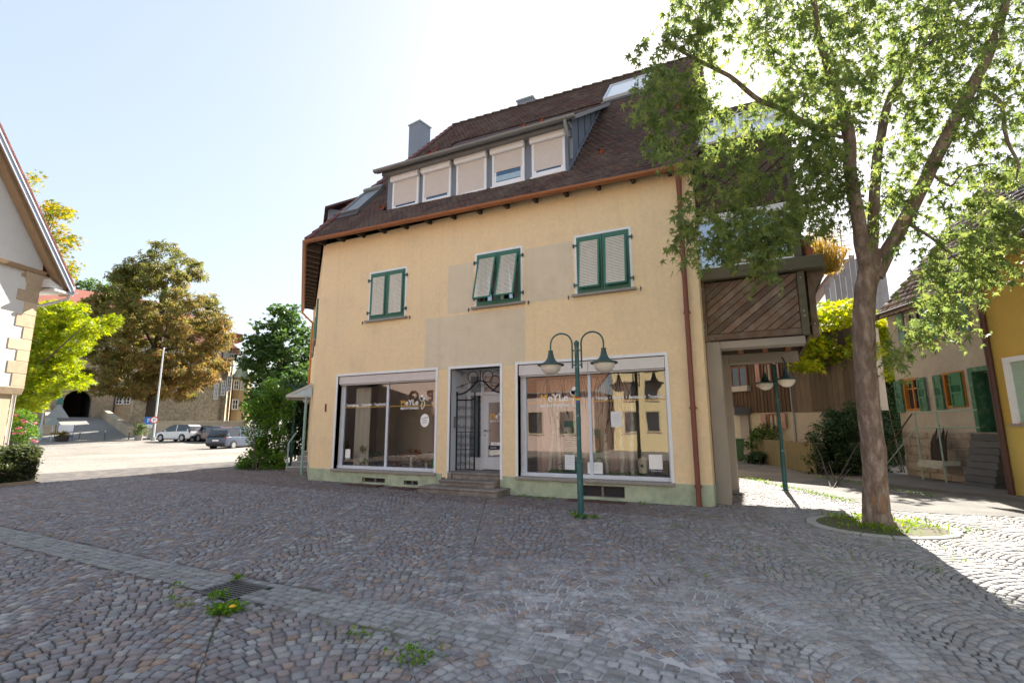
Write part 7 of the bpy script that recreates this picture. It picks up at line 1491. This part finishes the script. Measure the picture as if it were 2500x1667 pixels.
for i, (x, y, h) in enumerate(((1.16, 11.9, .34), (1.18, 12.3, .22), (1.12, 11.75, .5))):
    o = MB(); o.lathe([(.05, 0), (.085, h*.75), (.10, h*.78), (.10, h), (.08, h), (.07, h*.8)], (x, y, 4.93), 12); o = o.build('terracotta_pot', M('terracotta', (.36, .14, .08), .85, .15, 8), smooth=True); reg(o, ('short terracotta pot on the bay ledge', 'smallest terracotta pot on the bay ledge', 'tallest terracotta pot on the bay ledge')[i], 'pot', 'pots on the bay ledge')
# ---------------------------------------------------------------- weeds and grass in the joints
wm = Mleaf('weed_leaf', (.05, .13, .015), (.10, .22, .02), (.20, .34, .03), trans=.4)
def weeds(label, spots, n, size, spread, name='weed_patch', up=.7, mat=wm):
    P_ = []; size *= .62; spread *= .85
    for (x, y) in spots: P_ += [(x+random.gauss(0, spread), y+random.gauss(0, spread*.7), gz(x, y)+random.uniform(.0, .05)) for i in range(n)]
    t = thing(name, label, 'weeds', (spots[0][0], spots[0][1], gz(*spots[0]))); leafmesh('leaves', P_, size, tmpl_leaf(.28), wm if mat is None else mat, t, droop=-.5, up=.4); return t
def W_(*px): return [tuple(onZ(x, y))[:2] for x, y in px]
weeds('green weeds growing round the foot of the front street lamp', W_((1400, 1258), (1425, 1262), (1412, 1264), (1450, 1266)), 45, .075, .06)
lawn = []
for i in range(620):
    a = random.uniform(0, 2*PI); r_ = random.uniform(.26, .86)
    if math.sin(3*a+1)+math.sin(5*a)*.5 < -.35 and random.random() < .85: continue
    lawn.append((TREE.x+r_*math.cos(a), TREE.y+r_*math.sin(a), random.uniform(.01, .06)))
t = thing('ring_grass', 'fresh grass and weeds growing inside the stone ring of the maple', 'grass', tuple(TREE)); leafmesh('blades', lawn, .075, tmpl_leaf(.16), Mleaf('ring_grass_leaf', (.08, .16, .015), (.16, .28, .02), (.26, .36, .04), trans=.45), t, droop=-.8, up=.3)
weeds('weed tuft with a yellow dandelion below the gully grate', W_((535, 1490), (560, 1497), (525, 1502), (575, 1488)), 60, .07, .05)
dd_ = onZ(566, 1500); o = MB(); o.lathe([(.001, .055), (.022, .06), (.028, .068), (.015, .078), (.001, .08)], dd_, 10); reg(o.build('dandelion', M('dandelion_yellow', (.75, .45, .02), .7, .1), smooth=True), 'small yellow dandelion flower in the weed tuft', 'flower')
weeds('weeds right beside the lower edge of the gully grate', W_((520, 1463), (540, 1458)), 45, .06, .05)
weeds('small weeds above the gully grate', W_((575, 1418), (583, 1416)), 30, .05, .03)
weeds('small weeds left of the gully grate', W_((412, 1467), (435, 1433), (455, 1484)), 26, .055, .05)
weeds('mossy weed patch between cobbles at the lower middle', W_((985, 1610), (1010, 1620), (1030, 1605), (1000, 1590), (875, 1558)), 40, .05, .07)
weeds('scattered weeds between cobbles by the channel strip', W_((800, 1530), (1060, 1580), (950, 1550), (1080, 1600)), 14, .04, .06)
weeds('weeds along the plinth below the right shop window', W_((1300, 1216), (1320, 1219), (1340, 1220), (1275, 1213), (1570, 1232)), 30, .06, .07)
weeds('weeds beside the right end of the entrance steps', W_((1240, 1204), (1250, 1202)), 40, .08, .05)
weeds('weeds in the joints right of the street lamp', W_((1520, 1275), (1580, 1290), (1640, 1293), (1660, 1285)), 14, .05, .07)
weeds('grass verge between cobbles and asphalt lane', W_(*[(1815+i*20, 1166+i*4.6) for i in range(14)]), 36, .07, .09)
weeds('weeds along the kerb of the far pavement', W_(*[(2000+i*24, 1166+i*4) for i in range(12)]), 22, .08, .10)
weeds('weeds at the foot of the maple ring on its right', W_((2360, 1300), (2320, 1312), (2385, 1296)), 26, .05, .08)
mw = []
for i in range(110):
    x, y = random.uniform(1650, 2400), random.uniform(1255, 1420); p = onZ(x, y)
    if (p.x-TREE.x)**2+(p.y-TREE.y)**2 > 1.1: mw.append((p.x, p.y))
weeds('moss and tiny weeds in the cobble joints round the maple', mw, 9, .035, .04, name='joint_moss')
# gully grate in the channel
gr = thing('gully_grate', 'cast iron gully grate in the pale channel strip', 'grate', (DRAIN.x, DRAIN.y, gz(DRAIN.x, DRAIN.y))); gm_ = M('cast_iron', (.09, .09, .095), .6, .2, 10, metal=.5); z = gz(DRAIN.x, DRAIN.y)
mb = MB(); mb.bx(DRAIN.x-.27, DRAIN.x+.27, DRAIN.y-.21, DRAIN.y+.21, z-.0165, z-.0145); mb.build('pit', black, gr)
for x0, x1, y0, y1 in ((-.27, -.24, -.21, .21), (.24, .27, -.21, .21), (-.24, .24, -.21, -.18), (-.24, .24, .18, .21)): mb = MB(); mb.bx(DRAIN.x+x0, DRAIN.x+x1, DRAIN.y+y0, DRAIN.y+y1, z-.03, z); mb.build('frame', gm_, gr)
for i in range(8): mb = MB(); y = DRAIN.y-.165+i*.045; mb.prism([(DRAIN.x-.24, y, z-.012), (DRAIN.x+.24, y+.01, z-.012), (DRAIN.x+.24, y+.032, z-.012), (DRAIN.x-.24, y+.022, z-.012)], (0, 0, .01)); mb.build('bar', gm_, gr)
for px_, py_, w_, lab in ((1792, 1206, .35, 'drain grating at the foot of the rear concrete post'), (1812, 1184, .3, 'second drain grating further along the passage')):
    p = onZ(px_, py_); g_ = thing('drain_grating', lab, 'grate', tuple(p)); mb = MB(); mb.bx(p.x-w_/2, p.x+w_/2, p.y-.12, p.y+.12, -.02, .006); mb.build('pit', black, g_)
    for i in range(9): mb = MB(); x = p.x-w_/2+.02+i*w_/9; mb.bx(x, x+.015, p.y-.12, p.y+.12, .0065, .012); mb.build('bar', gm_, g_)
# ================================================================ SHOP DISPLAY
def dp_(px_, py_, Y): return onY(px_, py_, Y)
floor_z = .46
for (a, b) in SH:
    mb = MB(); mb.bx(a+.02, b-.02, WY+.26, 12.55, .40, floor_z); mb.build('display_shelf', M('shelf_white', (.55, .55, .56), .5, .05), shopL if a < -8 else shopR)
cur = MB(); N_ = 90; x0, x1 = -5.15, -2.72
for i in range(N_+1):
    x = x0+(x1-x0)*i/N_; y = 11.86+.025*math.sin(i*.9)+.012*math.sin(i*2.3); cur.v += [(x, y, floor_z), (x, y, 2.75)]
for i in range(N_): cur.f.append((2*i, 2*i+2, 2*i+3, 2*i+1)); cur.mi.append(0)
o = cur.build('backdrop_curtain', M('curtain_mauve', (.66, .51, .45), .9, .05, 4), smooth=True, fixn=False); reg(o, 'plain mauve brown curtain behind the birch display in the right shop window', 'curtain')
cur = MB(); x0, x1 = -10.95, -10.35
for i in range(31):
    x = x0+(x1-x0)*i/30; y = 11.55+.03*math.sin(i*1.4); cur.v += [(x, y, floor_z), (x, y, 2.75)]
for i in range(30): cur.f.append((2*i, 2*i+2, 2*i+3, 2*i+1)); cur.mi.append(0)
o = cur.build('net_curtain', M('curtain_pale', (.68, .66, .60), .9, .05, 4), smooth=True, fixn=False); reg(o, 'pale gathered curtain at the left end of the left shop window', 'curtain')
birch = M('birch_bark', (.62, .60, .54), .8, .1, 5, .2, 20, col2=(.05, .045, .04), c2amt=.02, c2scale=7, c2sharp=.06, stretch=(1, 1, 3))
for i, (xb, yb, xt, yt) in enumerate(((1342, 1150, 1353, 1034), (1370, 1142, 1362, 1006), (1484, 1147, 1478, 1058), (1520, 1147, 1514, 1034), (1545, 1147, 1543, 984))):
    a, b = dp_(xb, yb, 11.52), dp_(xt, yt, 11.52); a.z = floor_z; mb = MB(); mb.tube([a, a.lerp(b, .33)+Vector((random.gauss(0, .015), 0, 0)), a.lerp(b, .66)+Vector((random.gauss(0, .015), 0, 0)), b], [.055, .05, .048, .042], 10); o = mb.build('birch_trunk', birch, smooth=True)
    reg(o, ('slanting birch trunk, leftmost in the right shop window', 'upright birch trunk, second from the left in the display', 'short birch trunk right of the window mullion', 'birch trunk below the hanging paper notice', 'tallest birch trunk at the right of the display')[i], 'birch trunk', 'birch trunks in the window display')
gbm = M('board_green', (.015, .14, .07), .7, .05)
for (xa, ya, xb, yb), lab in (((1378, 1027, 1411, 1152), 'tall dark green display board left of the mullion'), ((1439, 1047, 1468, 1150), 'dark green display board right of the mullion')):
    a, b = dp_(xa, ya, 11.72), dp_(xb, yb, 11.72); mb = MB(); mb.bx(a.x, b.x, 11.72, 11.75, floor_z, a.z); reg(mb.build('display_board', gbm), lab, 'board')
wv = thing('woven_screen', 'white woven willow screen between the birch trunks', 'screen', tuple(dp_(1400, 1120, 11.62))); a, b = dp_(1380, 1062, 11.62), dp_(1426, 1125, 11.62)
for i in range(14):
    z = a.z+(b.z-a.z)*i/13; mb = MB(); mb.tube([(a.x+(b.x-a.x)*t/8, 11.62+.012*math.sin(t*2.2+i*PI), z+random.gauss(0, .006)) for t in range(9)], .007, 4); mb.build('willow_rod', M('willow_white', (.62, .60, .55), .8, .1), wv)
def urn(px_, py_, Y, h, r_, mat, lab, leaf=None):
    p = dp_(px_, py_, Y); u_ = thing('urn', lab, 'urn', tuple(p)); mb = MB(); mb.lathe([(.001, 0), (r_*.8, 0), (r_*.95, h*.25), (r_, h*.7), (r_*.97, h*.8)], p, 18); mb.build('body', mat, u_, smooth=True)
    mb = MB(); mb.lathe([(r_*1.04, h*.8), (r_*1.04, h*.86), (r_*.6, h*.97), (.001, h)], p, 18); mb.build('lid', mat, u_, smooth=True)
    if leaf: mb = MB(); mb.add([(p.x-.05, p.y-r_*1.01, p.z+h*.45), (p.x, p.y-r_*1.03, p.z+h*.6), (p.x+.03, p.y-r_*1.03, p.z+h*.42), (p.x+.0, p.y-r_*1.02, p.z+h*.34)], [(0, 1, 2, 3)]); mb.build('leaf_emblem', gbm, u_, fixn=False)
cu_ = M('urn_cream', (.62, .58, .48), .6, .05); wo_ = M('urn_wood', (.45, .30, .15), .6, .1)
urn(1386, 1068, 11.58, .26, .10, cu_, 'cream urn with a green leaf on the left green board', 1); urn(1453, 1100, 11.58, .30, .10, wo_, 'wooden urn in front of the right green board'); urn(1459, 1142, 11.46, .22, .11, M('urn_mint', (.55, .62, .55), .6, .05), 'pale mint urn at the foot of the right green board'); urn(1572, 1154, 11.42, .34, .12, cu_, 'cream urn with a leaf emblem on the moss at the right end', 1)
p = dp_(1610, 1158, 11.8); wb = thing('wooden_chest', 'small wooden chest in the right corner of the right shop window', 'chest', tuple(p)); mb = MB(); mb.box(p+Vector((0, .1, .16)), (.42, .3, .22)); mb.build('box', wo_, wb, bevel=.01)
for s in (-1, 1): mb = MB(); mb.box(p+Vector((s*.15, .1, .025)), (.06, .2, .05)); mb.build('foot', wo_, wb)
mossm = Mleaf('moss_leaf', (.10, .20, .02), (.18, .32, .03), trans=.3)
for poly, lab in (([(1340, 1150), (1345, 1140), (1385, 1140), (1385, 1152)], 'green moss mat at the foot of the leftmost birch trunks'), ([(1465, 1155), (1470, 1144), (1560, 1148), (1578, 1158), (1520, 1160)], 'green moss mat below the right hand birch trunks')):
    pts = []
    for x, y in polypts(poly, 500): q = dp_(x, y, 11.5); pts.append((q.x, 11.5+random.uniform(-.15, .2), floor_z+random.uniform(0, .10)))
    t = thing('moss_mat', lab, 'moss', pts[0]); leafmesh('moss', pts, .05, tmpl_leaf(.25), mossm, t, droop=-.4)
tw_ = M('hanging_twig', (.035, .028, .025), .9, .1)
for i, (px_, n_, zl_) in enumerate(((1335, 9, 1.2), (1375, 6, 1.5), (1418, 4, 1.7), (1460, 5, 1.7), (1490, 9, 1.0), (1512, 5, 1.6), (1552, 6, 1.5))):
    p = dp_(px_, 960, 11.5); t = thing('hanging_branch', ('bushy bare branch hanging at the left of the display', 'bare branch hanging behind the left logo', 'thin bare branch hanging behind the lamp post', 'thin bare branch hanging just right of the mullion', 'long bare branch reaching down beside the short birch trunk', 'bare branch hanging above the paper notice', 'bare branch hanging at the tallest birch trunk')[i], 'branch', (p.x, p.y, 2.7), 'bare branches hanging in the window'); 
    for k in range(n_):
        x = p.x+random.gauss(0, .03); pts = [(x, 11.5, 2.75)]; z = 2.75; dx = random.gauss(0, .06)
        while z > zl_+random.uniform(0, .5): z -= .14; x += dx*.4+random.gauss(0, .018); pts.append((x, 11.5+random.gauss(0, .02), z))
        mb = MB(); mb.tube(pts, [.006]*(len(pts)-1)+[.002], 4); mb.build('twig', tw_, t)
dg_ = Mleaf('display_plant', (.05, .12, .03), (.12, .20, .05), (.18, .26, .05), trans=.3); ag_ = Mleaf('display_autumn', (.35, .10, .04), (.5, .2, .06), (.22, .22, .05), trans=.3)
def dplant(x0, x1, zt, lab, m): shrub('display_plant', lab, ((x0+x1)/2, 11.8, floor_z), [Vector((random.uniform(x0, x1), 11.55+random.uniform(-.12, .2), random.uniform(floor_z+.05, zt))) for i in range(14)], 30, .12, .06, m, cat='plant', stems=3)
dplant(-10.6, -10.0, 1.0, 'leafy green plant at the left of the left shop window', dg_); dplant(-9.9, -9.0, .85, 'low russet foliage arrangement in the left shop window', ag_); dplant(-8.9, -8.1, .95, 'russet and green foliage right of the mullion in the left window', ag_)
for x, h, lab in ((-8.72, .30, 'tall white candle in the left shop window'), (-8.22, .16, 'short white candle in the left shop window')):
    o = MB(); o.lathe([(.001, 0), (.045, 0), (.045, h), (.012, h), (.004, h+.03), (.001, h+.03)], (x, 11.42, floor_z), 12); reg(o.build('candle', cu_, smooth=True), lab, 'candle')
o = MB(); o.lathe([(.001, -.16)]+[(.16*math.sin(PI*i/10), -.16*math.cos(PI*i/10)) for i in range(1, 10)]+[(.001, .16)], (-7.93, 11.48, floor_z+.16), 16); o = o.build('green_ball', M('ball_green', (.06, .28, .06), .6, .2, 9, .6, 40), smooth=True); reg(o, 'green decorative ball at the right end of the left shop window', 'ball')
# ================================================================ HOUSES ACROSS THE SQUARE (behind the camera; they show in the shop glass)
def opp(name, label, x0, x1, Y, h, ridge, wallm, roofm, gable=False, wins=()):
    t = thing(name, label, 'house', ((x0+x1)/2, Y, 0)); hol = [(a, b, c, d) for a, b, c, d in wins]
    w_ = wallgrid(x0, x1, -.2, h, hol, 0, .3); xform(w_, lambda v: Vector((v.x, Y-v.y, v.z))); w_.build('wall', wallm, t)
    for a, b, c, d in hol:
        mb = MB(); mb.bx(a, b, Y-.16, Y-.14, c, d); wn_ = mb.build('pane', dkglass, t); mb = MB(); mb.bx(a-.08, a, Y-.1, Y+.03, c-.08, d+.08); mb.bx(b, b+.08, Y-.1, Y+.03, c-.08, d+.08); mb.bx(a, b, Y-.1, Y+.03, d, d+.08); mb.bx(a-.1, b+.1, Y-.1, Y+.08, c-.1, c-.001); mb.build('frame', M('tan_frame', (.42, .34, .24), .8, .1), wn_)
    mb = MB()
    if gable:
        xm_ = (x0+x1)/2; mb.prism([(x0, Y-.05, h), (x1, Y-.05, h), (xm_, Y-.05, ridge)], (0, -.25, 0)); mb.build('gable', wallm, t); mb = MB(); mb.prism([(x0-.5, Y+.3, h-.4), (xm_, Y+.3, ridge), (xm_, Y+.3, ridge+.2), (x0-.5, Y+.3, h-.2)], (0, -9, 0)); mb.prism([(x1+.5, Y+.3, h-.4), (xm_, Y+.3, ridge), (xm_, Y+.3, ridge+.2), (x1+.5, Y+.3, h-.2)], (0, -9, 0))
    else: mb.prism([(x0-.4, Y+.5, h), (x1+.4, Y+.5, h), (x1+.4, Y-5, ridge), (x0-.4, Y-5, ridge)], (0, 0, .2))
    mb.build('roof', roofm, t); mb = MB(); mb.bx(x0, x0+.3, Y-8, Y-.31, -.2, h); mb.bx(x1-.3, x1, Y-8, Y-.31, -.2, h); mb.build('side_wall', wallm, t); return t
rt = M('opposite_tiles', (.30, .11, .07), .85, .2, 4)
ph = opp('pharmacy_house', 'pinkish plastered house with stone archway reflected in the left shop window', -31, -17.2, -4.5, 6.2, 10.5, M('pink_plaster', (.48, .36, .30), .9, .1, 2, .3, 30), rt, wins=((-24.5, -23.2, 4.4, 5.7),))
mb = MB(); ax_ = -20.9
for i in range(13):
    a0, a1 = PI*i/13+.02, PI*(i+1)/13-.02; p = lambda a, r_: (ax_+r_*math.cos(a), -4.42, 1.9+r_*math.sin(a)*1.05); mb2 = MB(); mb2.prism([p(a0, 1.05), p(a1, 1.05), p(a1, 1.55), p(a0, 1.55)], (0, -.2, 0)); mb2.build('arch_stone', M('arch_stone2', (.38, .28, .17), .9, .2, 4, objvar=.3), ph)
for s in (-1, 1):
    for k in range(5): mb2 = MB(); mb2.bx(ax_+s*1.05, ax_+s*(1.5+.12*(k % 2)), -4.6, -4.42, k*.38+.01, (k+1)*.38-.01); mb2.build('arch_stone', MATS['arch_stone2'], ph)
mb.add([(ax_+1.04*math.cos(PI*i/16), -4.46, 1.9+1.09*math.sin(PI*i/16)) for i in range(17)]+[(ax_-1.04, -4.46, 0), (ax_+1.04, -4.46, 0)], [tuple(range(19))]); mb.build('arch_door', M('arch_dark', (.02, .02, .022), .5, .1), ph, fixn=False)
mb = MB(); mb.bx(-18.9, -17.7, -4.55, -4.40, 0, 2.35); mb.build('red_door', M('red_door', (.22, .02, .025), .6, .1), ph); mb = MB(); mb.prism([(-19.2, -4.42, 2.4), (-17.4, -4.42, 2.4), (-17.7, -4.42, 2.75), (-18.9, -4.42, 2.75)], (0, .5, 0)); mb.build('door_hood', M('hood_brown', (.20, .12, .09), .8, .1), ph)
for ch_, x in (('A', -18.0), ('P', -19.2), ('O', -20.4)): text('sign_letter', ch_, 1.0, (x+.35, -4.40, 3.35), M('letter_dark_red', (.10, .02, .025), .6, 0), ph, rot=(PI/2, 0, PI), ext=.03)
opp('low_pink_house', 'low house with wide brown roof reflected in the right shop window', -15.8, -9.6, -9.0, 3.9, 6.4, M('rosy_plaster', (.50, .38, .33), .9, .1, 2), M('brown_roof', (.25, .13, .08), .85, .2, 4), wins=((-14.2, -13.2, 1.2, 2.6), (-12.0, -11.0, 1.2, 2.6)))
opp('cream_gable_house', 'tall cream gabled house with red roof reflected at the right of the right shop window', -9.2, -3.4, -12.0, 7.4, 12.5, M('cream_plaster', (.62, .50, .28), .9, .06, 2), rt, True, wins=tuple((x, x+.8, z, z+1.3) for x in (-8.4, -6.9, -5.2) for z in (1.3, 3.4, 5.4)))
opp('row_house', 'beige house at the near right side of the square, out of view', 3.5, 14, -8.0, 6.8, 10.5, M('beige_plaster2', (.55, .45, .33), .9, .06, 2), rt, wins=tuple((x, x+1.0, z, z+1.4) for x in (5, 8, 11) for z in (1.2, 4.2)))
